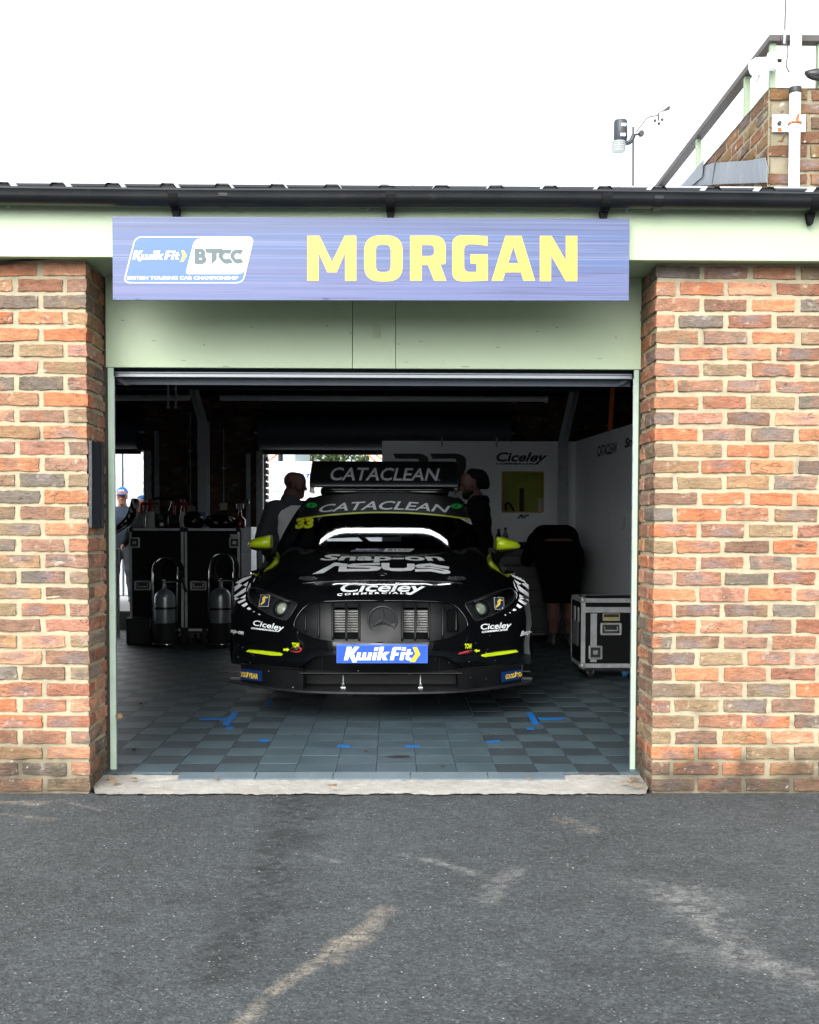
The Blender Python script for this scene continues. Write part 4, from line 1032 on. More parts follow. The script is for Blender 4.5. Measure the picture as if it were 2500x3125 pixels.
# ---- headlights
M_BOWL = mat('headlight_housing', (.040, .045, .048), .45, var=.3, scale=30); M_LENSG = mat('projector_glass', (.66, .72, .56), .2, coat=1.0, var=.2)
M_CHROME = mat('chrome', (.7, .7, .7), .15, metal=1.0)
for s in (-1, 1):
    hl = thing
    v, t = nose_sheet([HLw], .02, .045, guard=.006); hb = obj('headlight', [(CX+s*a, b_, c) for a, b_, c in v], [q if s < 0 else q[::-1] for q in t], M_BOWL, car, smooth=True)
    v, t = nose_sheet([HLw], .02, .001, guard=.006); outward(obj('lens_cover', [(CX+s*a, b_, c) for a, b_, c in v], [q if s < 0 else q[::-1] for q in t], M_CLEAR, hb, smooth=True))
    def lamp(name, px, prof, m_, n=28, cap=True):
        """a lathe set square to the lens: profile = (radius, depth behind the lens)"""
        (a0, c0), = loopD([px]); e = .004; y0 = float(FRONT([(a0, c0)])[0]); gx = (float(FRONT([(a0+e, c0)])[0])-y0)/e; gz_ = (float(FRONT([(a0, c0+e)])[0])-y0)/e
        nin = Vector((-s*gx*.6, 1, -gz_*.6)).normalized(); q_ = Vector((0, 1, 0)).rotation_difference(nin); o0 = Vector((CX+s*a0, y0, c0))
        mb = MB().lathe(prof, (0, 0, 0), n, 'Y', cap=cap); mb.v = [tuple(o0+q_ @ Vector(v_)) for v_ in mb.v]
        return mb.build(name, m_, hb, smooth=True, auto=40)
    BZ = mat('bezel_black', (.008, .009, .010), .6, spec=.25); GZ = mat('lamp_ring', (.10, .11, .115), .4, metal=.3)
    lamp('lamp_bezel', (301, 815), [(.062, .050), (.060, .020), (.053, .014), (.045, .024), (.042, .042)], BZ, cap=False)
    lamp('lamp_ring', (301, 815), [(.0445, .026), (.0435, .021), (.040, .021), (.039, .028)], GZ, cap=False)
    lamp('projector_lens', (301, 815), [(.0385*math.sin(a), .036-.020*math.cos(a)) for a in np.linspace(.02, math.pi/2, 9)], M_LENSG)
    lamp('lamp_bezel', (196, 768), [(.044, .046), (.042, .022), (.034, .018), (.030, .034), (.004, .038)], BZ, cap=False)
    lamp('lamp_ring', (196, 768), [(.032, .024), (.031, .019), (.028, .019), (.027, .026)], GZ, cap=False)
    y = FRONT(HLw); MB().tube([(CX+s*a, q+.002, c) for (a, c), q in list(zip(HLw, y))+[(HLw[0], y[0])]], .0030, 6, cap=False).build('lens_rim', mat('rim_grey', (.035, .038, .04), .3), hb, smooth=True)
    P = loopD([(175, 725), (230, 741), (290, 762), (345, 784)]); y = FRONT(P)
    MB().tube([(CX+s*a, q+.012, c-.004) for (a, c), q in zip(P, y)], .0045, 6).build('light_bar', mat('grey_light_bar', (.20, .19, .17), .4), hb, smooth=True)
# ---- mirrors
for s, secs in ((-1, [(258,437,506,.10),(246,436,508,.115),(222,440,509,.12),(190,447,508,.112),(164,456,505,.095),(147,464,500,.07),(138,471,495,.045),(134,478,489,.015)]),
                (1, [(1438,445,516,.10),(1447,443,518,.115),(1470,446,518,.12),(1505,454,516,.112),(1534,464,513,.095),(1552,473,508,.07),(1562,481,503,.045),(1567,487,497,.015)])):
    Dm = 8.12; ring_n = 16; V = []; V2 = []; k = 0
    for (zx, y0, y1, dp) in secs:
        a, b_ = cz(zx, y0, Dm), cz(zx, y1, Dm); c_ = (a+b_)/2; hz = (a.z-b_.z)/2
        for q in range(ring_n):
            th_ = 2*math.pi*q/ring_n; cs, sn = math.cos(th_), math.sin(th_)
            V.append((c_.x, c_.y+dp*np.sign(cs)*abs(cs)**.75, c_.z+hz*np.sign(sn)*abs(sn)**.8))
    n = len(secs); Fc = [[i*ring_n+j, i*ring_n+(j+1) % ring_n, (i+1)*ring_n+(j+1) % ring_n, (i+1)*ring_n+j] for i in range(n-1) for j in range(ring_n)]+[list(range(ring_n)), [(n-1)*ring_n+j for j in range(ring_n)]]
    mr_ = MB().add(V, Fc).build('door_mirror', M_LIME, car, smooth=True, auto=50)
    lo = MB(); V = []
    secs2 = [(z_[0]+(4 if s < 0 else -4), z_[2]-6, z_[2]+13-abs(i_-2)*1.2, z_[3]*.96) for i_, z_ in enumerate(secs[:6])]
    for (zx, y0, y1, dp) in secs2:
        a, b_ = cz(zx, y0, Dm), cz(zx, y1, Dm); c_ = (a+b_)/2; hz = (a.z-b_.z)/2
        for q in range(ring_n):
            th_ = 2*math.pi*q/ring_n; cs, sn = math.cos(th_), math.sin(th_); V.append((c_.x, c_.y+dp*np.sign(cs)*abs(cs)**.75, c_.z+hz*sn))
    n = len(secs2); Fc = [[i*ring_n+j, i*ring_n+(j+1) % ring_n, (i+1)*ring_n+(j+1) % ring_n, (i+1)*ring_n+j] for i in range(n-1) for j in range(ring_n)]+[list(range(ring_n)), [(n-1)*ring_n+j for j in range(ring_n)]]
    lo.add(V, Fc)
    f0 = secs[2][0]; p_ = [cz(f0, secs[2][2]+6, 8.12), cz(f0+(22 if s < 0 else -22), secs[2][2]+28, 8.14), cz(255 if s < 0 else 1440, 552, 8.18)]
    lo.tube([tuple(q) for q in p_], .03, 10, radii=[.040, .028, .038]); lo.build('mirror_arm', M_TRIM, mr_, smooth=True, auto=50)
# ---- roof spoiler block and rear wing
m = MB(); a, b_ = cz(516, 184, 10.35), cz(1190, 214, 10.35)
m.box(a.x, b_.x, dY(10.3), dY(10.9), b_.z-.03, a.z-.002, .03, seg=3); m.build('roof_spoiler', M_PAINT, car, auto=40)
wl, wr = cz(471, 48, 10.5), cz(1235, 182, 10.3); zt_, zb_ = cz(850, 48, 10.62).z, cz(850, 182, 10.30).z
prof = []
for k in range(15): 
    u = k/14; prof.append((dY(10.28)+.34*u**1.5+.0, zb_+(zt_-zb_)*(u**.9)))
th_ = [(.012+.022*math.sin(math.pi*min(1, k/14+.05))) for k in range(15)]
V = []; xs_ = np.linspace(wl.x+.004, wr.x-.004, 24)
for x in xs_: V += [(x, y, z) for y, z in prof]+[(x, y+t_*.75, z-t_*.6) for (y, z), t_ in zip(prof[::-1], th_[::-1])]
n = 30; Fc = [[i*n+j, i*n+(j+1) % n, (i+1)*n+(j+1) % n, (i+1)*n+j] for i in range(23) for j in range(n)]+[list(range(n)), [23*n+j for j in range(n)]]
wing = MB().add(V, Fc).build('rear_wing', mat('wing_black', (.011, .012, .013), .33, coat=.25, var=.2), car, smooth=True, auto=40)
for x, zx, tip in ((wl.x, 471, 20), (wr.x, 1235, 42)):
    P = [(dY(10.22), zb_-.055), (dY(10.75), zb_-.055), (dY(10.75), zt_+.01), (dY(10.66), zt_+.012), (dY(10.56), zt_+.015), (dY(10.22), zb_+.08)]
    if zx == 471: P[3:5] = [(dY(10.69), zt_+.055), (dY(10.64), zt_+.055), (dY(10.60), zt_+.012)]
    MB().prism(P, lambda u, w_: (x-.004, u, w_), (.008, 0, 0)).build('wing_endplate', M_CARBON, wing)
xm = cz(849, 100, 10.45).x
MB().tube([(xm, y-.0015, z) for y, z in prof], .0022, 6).build('wing_seam', mat('seam_black', (.003, .003, .003), .8), wing)
for s in (-1, 1): MB().prism([(dY(10.35), 1.52), (dY(10.62), 1.52), (dY(10.62), zb_+.06), (dY(10.40), zb_+.01)], lambda u, w_: (CX+s*.3-.006, u, w_), (.012, 0, 0)).build('wing_mount', M_TRIM, wing)
# ---- inside: dashboard, wheel, roll cage, seat
M_IN = mat('cockpit_grey', (.055, .058, .062), .6, var=.2); M_CAGE = mat('cage_paint', (.20, .21, .22), .4)
ck = MB().box(CX-.68, CX+.68, 2.78, 3.12, .92, 1.03, .03).build('dashboard', M_TRIM, car)
m = MB()
for s in (-1, 1):
    m.tube([(CX+s*.74, 3.0, .5), (CX+s*.70, 3.08, 1.04), (CX+s*.60, 3.42, 1.28), (CX+s*.53, 3.78, 1.44), (CX+s*.52, 4.9, 1.46), (CX+s*.62, 5.4, .7)], .021, 10)
    m.tube([(CX+s*.66, 4.45, .35), (CX+s*.60, 4.45, 1.05), (CX+s*.5, 4.45, 1.45)], .021, 10)
m.tube([(CX-.52, 3.80, 1.44), (CX+.52, 3.80, 1.44)], .021, 10).tube([(CX-.5, 4.45, 1.45), (CX+.5, 4.45, 1.45)], .021, 10).tube([(CX-.6, 4.45, 1.0), (CX+.6, 4.45, 1.0)], .021, 10).tube([(CX-.5, 4.45, 1.42), (CX+.6, 4.45, .5)], .021, 10)
m.build('roll_cage', M_CAGE, car, smooth=True)
st = MB().box(CX+.17, CX+.67, 4.15, 4.30, .45, 1.18, .06).box(CX+.14, CX+.24, 4.0, 4.3, .9, 1.22, .04).box(CX+.60, CX+.70, 4.0, 4.3, .9, 1.22, .04).box(CX+.18, CX+.66, 3.8, 4.2, .42, .55, .05).build('driver_seat', M_IN, car, auto=40)
hs_ = [(CX+.42+.15*math.cos(a), 3.38-.02*math.sin(a), 1.0+.12*math.sin(a)) for a in np.linspace(0, 2*math.pi, 25)]
MB().tube(hs_, .014, 8, cap=False).tube([(CX+.42, 3.38, 1.0), (CX+.42, 3.15, .95)], .02, 8).box(CX+.34, CX+.50, 3.36, 3.39, .96, 1.05, .01).build('steering_wheel', M_IN, car, smooth=True, auto=40)
MB().box(CX-.35, CX-.2, 3.3, 3.4, .98, 1.10, .01).box(CX-.12, CX+.02, 3.25, 3.33, .99, 1.08, .01).build('dash_display', M_IN, car)

# ---- stickers and lettering laid onto the panels
bpy.context.view_layer.update()
def bvh_of(objs):
    V = []; Fc = []
    for o in objs:
        k = len(V); w_ = WORLD[o]; V += [w_+q.co for q in o.data.vertices]; Fc += [[i+k for i in q.vertices] for q in o.data.polygons]
    return BVHTree.FromPolygons(V, Fc)
B_BODY = bvh_of([body]); B_SCR = bvh_of([screen, cabin]); B_WING = bvh_of([wing]); B_BLK = bvh_of(blocks_); B_HL = bvh_of([o for o in bpy.data.objects if o.name.startswith('lens_cover')])
B_LIME = bvh_of([body, flank, cabin])
def decal(name, parts, m, parent, bvh, off=.0016, step=None, zc=True):
    """parts = [(verts in car-crop pixels, faces)]; every vertex is set on the panel it falls on, a film's thickness proud"""
    mb = MB()
    for v, f in parts:
        if step: v, f = refine(v, f, step)
        P = []
        for p in v:
            d = ray(*(zp(*p) if zc else p)); h = bvh.ray_cast(CAM, d.normalized())
            if h[0] is None: P.append(None)
            else:
                n = h[1] if h[1].dot(d) < 0 else -h[1]; P.append(h[0]+n*off)
        ok = {}; vv = []
        for i, q in enumerate(P):
            if q is not None: ok[i] = len(vv); vv.append(q)
        ff = [[ok[i] for i in q] for q in f if all(i in ok for i in q)]
        ff = [q for q in ff if max((vv[q[i]]-vv[q[i-1]]).length for i in range(len(q))) < .25]
        mb.add(vv, ff)
    if not mb.f: return None
    o = face_cam(mb.build(name, m, parent)); return o
def poly(P): return cdt([P])
def ell(cx, cy, rx, ry, n=24, rot=0): return [(cx+rx*math.cos(t)*math.cos(rot)-ry*math.sin(t)*math.sin(rot), cy+rx*math.cos(t)*math.sin(rot)+ry*math.sin(t)*math.cos(rot)) for t in np.linspace(0, 2*math.pi, n, endpoint=False)]
def wordz(s, P, bold=.02): return word(s, P, bold)
def arcword(s, x0, x1, base, top, sl, bold=.02):
    """word set on an arc: base(x), top(x) give its lower and upper line"""
    v, f = glyphs(s, bold); o = []
    for u, w_ in v:
        x = x0+(x1-x0-sl)*u+sl*w_; o.append((x, base(x)*(1-w_)+top(x)*w_))
    return o, f
# number, sun strip and windscreen writing
yl = lambda x: 318+36*((x-846)/452)**2
def band(fa, fb, x0, x1, n=40):
    xs = np.linspace(x0, x1, n); return [(x, fa(x)) for x in xs]+[(x, fb(x)) for x in xs[::-1]]
decal('sun_strip', [poly(band(lambda x: 214+26*((x-846)/390)**2, lambda x: yl(x), 402, 1290))], mat('black_film', (.004, .0045, .005), .5, spec=.2), screen, B_SCR, .0012, 14)
decal('sun_strip_edge', [poly(band(lambda x: yl(x)-4, lambda x: yl(x)+4, 394, 1300))], mat('lime_film', (.66, .76, .03), .4), screen, B_SCR, .0024, 14)
decal('windscreen_lettering', [arcword('CATACLEAN', 496, 1200, lambda x: 304+17*((x-846)/350)**2, lambda x: 258+26*((x-846)/350)**2, 26, .016)], M_WHITE, screen, B_SCR, .0026, 16)
for cx_, cy_ in ((468, 281), (1229, 285)):
    e = decal('green_sticker', [poly(ell(cx_, cy_, 30, 13.5))], M_GREENV, screen, B_SCR, .0026, 10)
    decal('sticker_mark', [poly([(cx_-4, cy_-6), (cx_+14, cy_-8), (cx_+5, cy_-3), (cx_+3, cy_+4), (cx_-4, cy_+8), (cx_-14, cy_+6), (cx_-5, cy_+3)])], mat('dark_green_mark', (.005, .05, .02), .5), e, B_SCR, .0034)
decal('race_number', [wordz('33', [(381, 405), (475, 401), (482, 345), (390, 349)], .065)], mat('lime_film2', (.82, .93, .02), .4), screen, B_SCR, .0026, 12)
decal('corner_sticker', [poly([(1247, 351), (1303, 356), (1313, 385)])], M_WHITE, screen, B_SCR, .0028, 10)
decal('corner_sticker_mark', [cdt([ell(1286, 361, 13, 7, 20, .5), ell(1286, 361, 9, 4.4, 20, .5)])], M_DGREY, screen, B_SCR, .0036)
# bonnet
decal('bonnet_lettering', [wordz('Snap-on', [(494, 579), (1180, 581), (1135, 541), (546, 539)], .03)], M_WHITE, body, B_BODY, .0016, 16)
zoomb = lambda x, y: (414+x/2, 448.5+y/2)       # crop (920,1640) at 3.45
def zbz(P): return [zoomb(*p) for p in P]
A_ = [zbz([(112, 388), (345, 305), (352, 293), (480, 300), (482, 293), (390, 283), (345, 266), (330, 268), (300, 300), (200, 350)])]
AS_ = [[(112, 389), (228, 379), (350, 303), (385, 303), (478, 310), (489, 280), (440, 277), (375, 267), (345, 268), (300, 296)],
       [(400, 305), (480, 312), (476, 333), (700, 333), (740, 326), (720, 322), (520, 318), (482, 308), (490, 290), (540, 278), (828, 270), (828, 292), (560, 292), (590, 297), (780, 302), (835, 312), (838, 330), (800, 350), (700, 357), (388, 361)],
       [(842, 271), (927, 271), (927, 318), (950, 326), (1080, 326), (1112, 318), (1112, 278), (1192, 280), (1192, 330), (1160, 350), (1060, 357), (950, 355), (870, 340), (842, 318)],
       [(1198, 296), (1240, 284), (1360, 274), (1430, 290), (1555, 310), (1555, 333), (1430, 318), (1360, 303), (1290, 305), (1310, 315), (1370, 310), (1440, 325), (1540, 345), (1572, 365), (1560, 382), (1500, 387), (1440, 375), (1360, 360), (1198, 362), (1198, 336), (1370, 333), (1440, 348), (1490, 360), (1500, 352), (1430, 337), (1350, 325), (1240, 325), (1200, 312)]]
decal('bonnet_lettering', [cdt([zbz(p)]) for p in AS_], M_WHITE, body, B_BODY, .0016, 16)
decal('bonnet_lettering', [arcword('Ciceley', 600, 1076, lambda x: 750+3*((x-840)/240)**2, lambda x: 687+6*((x-840)/240)**2, 34, .022)], M_WHITE, body, B_BODY, .0016, 16)
decal('bonnet_lettering', [arcword('C O M M E R C I A L S', 601, 984, lambda x: 747+11*((x-880)/280)**2, lambda x: 736.5+9*((x-880)/280)**2, 3, .045)], M_WHITE, body, B_BODY, .0016, 16)
e = decal('bonnet_badge', [poly([(668, 524), (702, 508), (856, 508), (840, 524)])], M_NAVY, body, B_BODY, .0016, 16)
decal('badge_lettering', [wordz('KwikFit', [(700, 517), (822, 517), (824, 509), (704, 509)], .02), wordz('BRITISH TOURING', [(672, 523.5), (838, 523.5), (840, 520), (680, 520)], .03)], M_WHITE, e, B_BODY, .0026)
e = decal('bonnet_badge', [poly([(842, 524), (858, 508), (1010, 509), (985, 525)])], M_WHITE, body, B_BODY, .0016, 16)
decal('badge_lettering', [wordz('BTCC', [(868, 520), (985, 520), (990, 511), (872, 511)], .05)], M_DGREY, e, B_BODY, .0026)
for cx_ in (450, 1231):
    e = decal('bonnet_pin_plate', [poly(ell(cx_, 665, 51, 11))], M_DGREY, body, B_BODY, .0016, 14)
    for dx, dy in ((-36, -6), (-43, 4), (-7, -6), (-4, 5), (30, -5), (38, 4)):
        decal('rivet', [poly(ell(cx_+dx, 665+dy, 3, 1.8, 8))], M_ALU, e, B_BODY, .003)
# shut line of the bonnet: a thin raised lip, its highlight painted in lighter grey
def onbody(pts, bvh, off):
    o = []
    for p in pts:
        d = ray(*zp(*p)); h = bvh.ray_cast(CAM, d.normalized())
        if h[0] is not None: o.append(tuple(h[0]+(h[1] if h[1].dot(d) < 0 else -h[1])*off))
    return o
m = MB(); m.tube(onbody([(x, 675+13*((x-840)/390)**2+(0 if abs(x-840) < 360 else (abs(x-840)-360)*.02)) for x in np.linspace(420, 1262, 44)], B_BODY, .001), .0028, 6); m.build('bonnet_edge', mat('highlight_grey', (.12, .12, .12), .3, metal=.5, var=.6, scale=30), body, smooth=True)
m = MB()
for q in ([(816, 639), (828, 634), (840, 632), (852, 634), (866, 640)], [(830, 647), (850, 647)]): m.tube(onbody(q, B_BODY, .002), .002, 6)
m.build('bonnet_emblem', M_CHROME, body)
# number plate panel
p0_, p1_ = cz(599, 1012, 6.62), cz(1078, 1111, 6.62); yp = float(FRONT([(0, .5)])[0])-.028
a, b_ = at(*zp(599, 1012), yp), at(*zp(1079, 1111), yp)
plate = MB().box(a.x, b_.x, yp, yp+.008, b_.z, a.z, .002).build('front_plate', M_BLUE, car)
MB().box(CX-.22, CX-.12, yp+.008, yp+.06, b_.z+.02, a.z-.02).box(CX+.12, CX+.22, yp+.008, yp+.06, b_.z+.02, a.z-.02).build('plate_bracket', M_TRIM, plate)
def flatz(name, parts, m, parent, Y, off=.001): 
    return flat_art(name, [([zp(*p) for p in v], f) for v, f in parts], m, parent, Y, off)
KF = lambda x0, x1, yt, yb, sl: [(x0, yb), (x1-sl, yb), (x1, yt), (x0+sl, yt)]
def kwikfit(x0, x1, yt, yb):
    """the tyre fitter's italic wordmark as outlines in a box, chevron separate"""
    W, H = x1-x0, yb-yt; S = .22
    def T(P): return [(x0+(p[0]+S*p[1])*W, yb-p[1]*H) for p in P]
    def X(w_, l): 
        return cdt([[(x0+W*(a/1000.+ (b/1000.)*.055), yb-H*b/1000.) for a, b in L] for L in l])
    K = X(0, [[(0, 130), (72, 130), (95, 480), (180, 130), (190, 0), (255, 0), (172, 560), (265, 1000), (180, 1000), (112, 620), (140, 1000), (62, 1000)]])
    w1 = X(0, [[(232, 620), (300, 620), (288, 300), (320, 300), (340, 620), (398, 620), (392, 300), (425, 300), (450, 620), (515, 620), (490, 130), (235, 130)]])
    i1 = X(0, [[(522, 130), (592, 130), (612, 620), (544, 620)]]); d1 = X(0, [[(552, 720), (622, 720), (634, 1000), (562, 1000)]])
    k2 = X(0, [[(612, 130), (680, 130), (688, 330), (730, 130), (812, 130), (755, 400), (820, 640), (745, 640), (702, 450), (722, 1000), (650, 1000)]])
    Fh = X(0, [[(600+0+0, 130)][:0]+[(608+250, 130)][:0]+[(868, 130), (938, 130), (945, 400), (1000, 400), (1004, 580), (952, 580), (960, 800), (1030, 800), (1040, 1000), (900, 1000), (880, 880)]]) if False else None
    return [K, w1, i1, d1, k2]
def kf_parts(x0, x1, yt, yb):
    """letters K w i k F i t drawn on a 1000 x 300 grid and sheared"""
    G = {'K': ([[(0, 40), (62, 40), (75, 140), (118, 40), (130, 0), (196, 0), (152, 168), (238, 300), (160, 300), (108, 205), (118, 300), (46, 300)]]),
         'w': ([[(205, 190), (262, 190), (245, 88), (275, 88), (293, 190), (345, 190), (330, 88), (358, 88), (378, 190), (432, 190), (405, 40), (182, 40)]]),
         'i': ([[(426, 40), (482, 40), (510, 190), (452, 190)]]), 'd': ([[(458, 220), (516, 220), (530, 290), (472, 290)]]),
         'k': ([[(502, 40), (558, 40), (570, 105), (600, 40), (668, 40), (630, 122), (700, 200), (630, 200), (588, 150), (612, 300), (550, 300)]]),
         'F': ([[(700, 40), (760, 40), (776, 130), (830, 130), (840, 182), (786, 182), (796, 240), (866, 240), (876, 295), (770, 295), (742, 275)]]),
         'j': ([[(848, 40), (904, 40), (930, 190), (872, 190)]]), 'e': ([[(880, 220), (938, 220), (952, 290), (892, 290)]]),
         't': ([[(940, 62), (962, 40), (1020, 40), (1030, 88), (992, 90), (1002, 150), (1042, 150), (1050, 192), (1010, 192), (1022, 255), (966, 245), (958, 192), (936, 192), (930, 150), (952, 150)]])}
    o = []
    for k, L in G.items(): o.append(cdt([[(x0+(x1-x0)*a/1050., yb-(yb-yt)*b/300.) for a, b in l] for l in L]))
    return o
decal_y = yp
flatz('plate_lettering', kf_parts(638, 1000, 1024, 1106), M_WHITE, plate, decal_y)
flatz('plate_chevron', [poly([(1000, 1026), (1022, 1026), (1040, 1062), (1012, 1104), (984, 1104), (1014, 1062)])], M_ORANGE, plate, decal_y)
flatz('plate_border', [cdt([[(600.5, 1013.5), (1077.5, 1013.5), (1077.5, 1110), (600.5, 1110)], [(602.5, 1019), (1075.5, 1019), (1075.5, 1108.5), (602.5, 1108.5)]])], mat('light_blue_edge', (.05, .16, .65), .4), plate, decal_y, .0006)
# bumper stickers
decal('bumper_lettering', [wordz('Ciceley', [(152, 919), (312, 950), (328, 911), (166, 883)], .02), wordz('COMMERCIALS', [(149, 931), (285, 946), (288, 937), (151, 921)], .05)], M_WHITE, body, B_BODY, .0016, 12)
decal('bumper_lettering', [wordz('Ciceley', [(1356, 944), (1508, 936), (1525, 892), (1358, 905)], .02), wordz('COMMERCIALS', [(1364, 952), (1500, 938), (1500, 928), (1363, 942)], .05)], M_WHITE, body, B_BODY, .0016, 12)
decal('bumper_lettering', [wordz('Snap-on', [(18, 950), (107, 968), (114, 938), (22, 922)], .05)], M_WHITE, body, B_BODY, .0016, 8)
decal('bumper_lettering', [wordz('Snap-on', [(1562, 977), (1650, 957), (1656, 921), (1574, 941)], .05)], M_WHITE, body, B_BODY, .0016, 8)
decal('tow_marking', [wordz('TOW', [(367, 1029), (404, 1031), (404, 1003), (365, 1002)], .04), poly([(320, 1033), (338, 1034), (338, 1029), (353, 1039), (338, 1049), (338, 1045), (320, 1045)])], M_LIME, body, B_BODY, .0016, 10)
decal('tow_marking', [wordz('TOW', [(1273, 1035), (1311, 1033), (1311, 1007), (1273, 1008)], .04), poly([(1352, 1040), (1337, 1040), (1337, 1035), (1321, 1045), (1337, 1054), (1337, 1050), (1352, 1049)])], M_LIME, body, B_BODY, .0016, 10)
for pts, sl_ in (([(365, 1046), (392, 1050), (412, 1047), (419, 1036), (406, 1026), (392, 1030)], [(360, 1036), (400, 1036)]), ([(1300, 1044), (1285, 1046), (1262, 1052), (1234, 1057), (1270, 1054), (1296, 1052)], [(1300, 1046), (1318, 1045)])):
    m = MB().tube(onbody(pts, B_BODY, .010), .006, 8); m.build('tow_strap', M_RED, body, smooth=True)
    q = onbody(sl_, B_BODY, .003)
    MB().tube(q, .010, 8).build('tow_eye', M_CARBON, body, smooth=True)
for s, P in ((-1, [(128, 1046), (141, 1039), (200, 1043), (262, 1049), (300, 1055), (316, 1063), (314, 1068), (270, 1068), (200, 1060), (140, 1050)]), (1, [(1362, 1072), (1364, 1067), (1390, 1059), (1450, 1050), (1540, 1040), (1549, 1050), (1480, 1062), (1410, 1071), (1375, 1075)])):
    v, f = refine(*poly(P), 14); top_ = []; bot_2 = []
    for p in v:
        d = ray(*zp(*p)); h = B_BODY.ray_cast(CAM, d.normalized()); n_ = h[1] if h[1].dot(d) < 0 else -h[1]; top_.append(h[0]+n_*.012); bot_2.append(h[0]-n_*.002)
    k = len(v); ed = {}
    for q in f:
        for i in range(len(q)): e_ = (q[i-1], q[i]); ed[e_] = 1
    sidef = [[a_, b2, b2+k, a_+k] for (a_, b2) in ed if (b2, a_) not in ed]
    MB().add(top_+bot_2, [list(q) for q in f]+sidef).build('dive_plane', M_LIME, body)
# tyre-maker patches on the splitter blocks
def foot(cx_, cy_, s): return [(cx_-3*s, cy_+10*s), (cx_-4*s, cy_+4*s), (cx_-1*s, cy_-3*s), (cx_-3*s, cy_-7*s), (cx_+1*s, cy_-12*s), (cx_+4*s, cy_-8*s), (cx_+8*s, cy_-9*s), (cx_+3*s, cy_-3*s), (cx_+3*s, cy_+2*s), (cx_+0*s, cy_+7*s)]
for Pq, A, B in (([(76, 1136), (208, 1151), (209, 1207), (76, 1194)], [(85, 1180), (124, 1185), (124, 1158), (84, 1153)], [(137, 1189), (187, 1195), (188, 1166), (136, 1161)]),
                 ([(1465, 1158), (1592, 1140), (1594, 1188), (1467, 1212)], [(1487, 1196), (1533, 1187), (1533, 1162), (1488, 1171)], [(1546, 1185), (1592, 1176), (1592, 1151), (1548, 1159)])):
    blocks = blocks_[0 if Pq[0][0] < 840 else 1]
    e = decal('maker_patch', [poly(Pq)], M_NAVY, blocks, B_BLK, .0016, 12)
    decal('patch_lettering', [wordz('GOOD', A, .03), wordz('YEAR', B, .03), poly(foot((A[1][0]+B[0][0])/2, (A[1][1]+B[3][1])/2, 1.5))], M_GOLD, e or blocks, B_BLK, .0028, 12)
# headlight stickers with the yellow winged foot
for Pq, s in (([(200, 751), (250, 752), (242, 813), (190, 814)], 1), ([(1426, 765), (1478, 765), (1481, 828), (1432, 829)], -1)):
    e = decal('headlight_sticker', [poly(Pq)], mat('cream_edge', (.75, .66, .40), .5), body, B_HL, .002, 10)
    c_ = np.mean(np.array(Pq), 0); inn = [tuple(c_+(np.array(p)-c_)*np.array([.92, .94])) for p in Pq]
    decal('sticker_field', [poly(inn)], M_NAVY, e, B_HL, .003, 10)
    F_ = [(-18, 24), (-21, 20), (-9, 3), (-12, -10), (-2, -22), (6, -24), (13, -17), (22, -19), (20, -13), (9, -12), (5, -6), (6, 4), (0, 12)]
    decal('sticker_emblem', [poly([(c_[0]+a_*.95, c_[1]+b2) for a_, b2 in F_])], M_GOLD, e, B_HL, .0042, 8)
# chequered flares, both arches (read off at 12.3 x and 12.7 x)
fl_l = lambda P: [((690+x/12.32-680)*1.725, (1730+y/12.32-1380)*1.725) for x, y in P]
fl_r = lambda P: [((1540+x/12.68-680)*1.725, (1730+y/12.68-1380)*1.725) for x, y in P]
CL = [[(400, 480), (430, 420), (560, 350), (880, 265), (1080, 205), (1000, 290), (860, 320), (560, 395)], [(355, 605), (640, 430), (965, 330), (935, 395), (500, 640)], [(490, 640), (630, 690), (285, 965), (315, 765)],
      [(635, 690), (845, 550), (770, 745)], [(270, 1110), (765, 765), (735, 940), (430, 1110)], [(275, 1135), (430, 1115), (400, 1150), (290, 1160)], [(310, 1195), (380, 1165), (510, 1180), (365, 1260)], [(525, 1180), (740, 1045), (740, 1130), (690, 1190)],
      [(420, 1320), (735, 1195), (745, 1260), (500, 1390)], [(580, 1445), (775, 1340), (825, 1415), (680, 1515)], [(780, 1570), (875, 1510), (955, 1590), (870, 1625)], [(1010, 1705), (1060, 1660), (1098, 1695)], [(1200, 1780), (1240, 1762), (1300, 1795), (1285, 1815)],
      [(835, 775), (915, 605), (920, 690), (885, 795)], [(780, 960), (830, 780), (850, 830)], [(800, 950), (830, 960), (860, 1220), (820, 1150)], [(1000, 600), (1040, 490), (1105, 405), (1080, 500)]]
CR = [[(210, 238), (480, 300), (845, 430), (905, 495), (600, 400), (310, 375)], [(300, 375), (470, 390), (720, 470), (935, 595), (805, 625)], [(365, 490), (650, 660), (515, 708)], [(660, 658), (815, 625), (975, 730), (1025, 955)], [(490, 712), (525, 708), (1045, 1110), (1050, 1180), (950, 1180), (560, 920)],
      [(572, 1060), (750, 1170), (580, 1180)], [(580, 1190), (690, 1190), (775, 1245), (620, 1265), (575, 1240)], [(785, 1250), (880, 1240), (1000, 1270), (950, 1345)], [(870, 1185), (1045, 1195), (1025, 1232)], [(540, 1260), (610, 1270), (868, 1410), (785, 1490), (530, 1330)], [(500, 1425), (688, 1545), (585, 1615), (445, 1520)], [(370, 1608), (468, 1670), (385, 1715), (290, 1680)], [(160, 1780), (200, 1748), (245, 1790)], [(0, 1840), (75, 1865), (0, 1892)],
      [(335, 540), (420, 720), (390, 800), (345, 600)], [(405, 740), (510, 930), (505, 965), (400, 800)], [(385, 920), (450, 980), (490, 1080), (470, 1200), (445, 1260), (470, 1080)]]
decal('chequer_pattern', [poly(fl_l(p)) for p in CL], M_WHITE, body, B_BODY, .0016, 6)
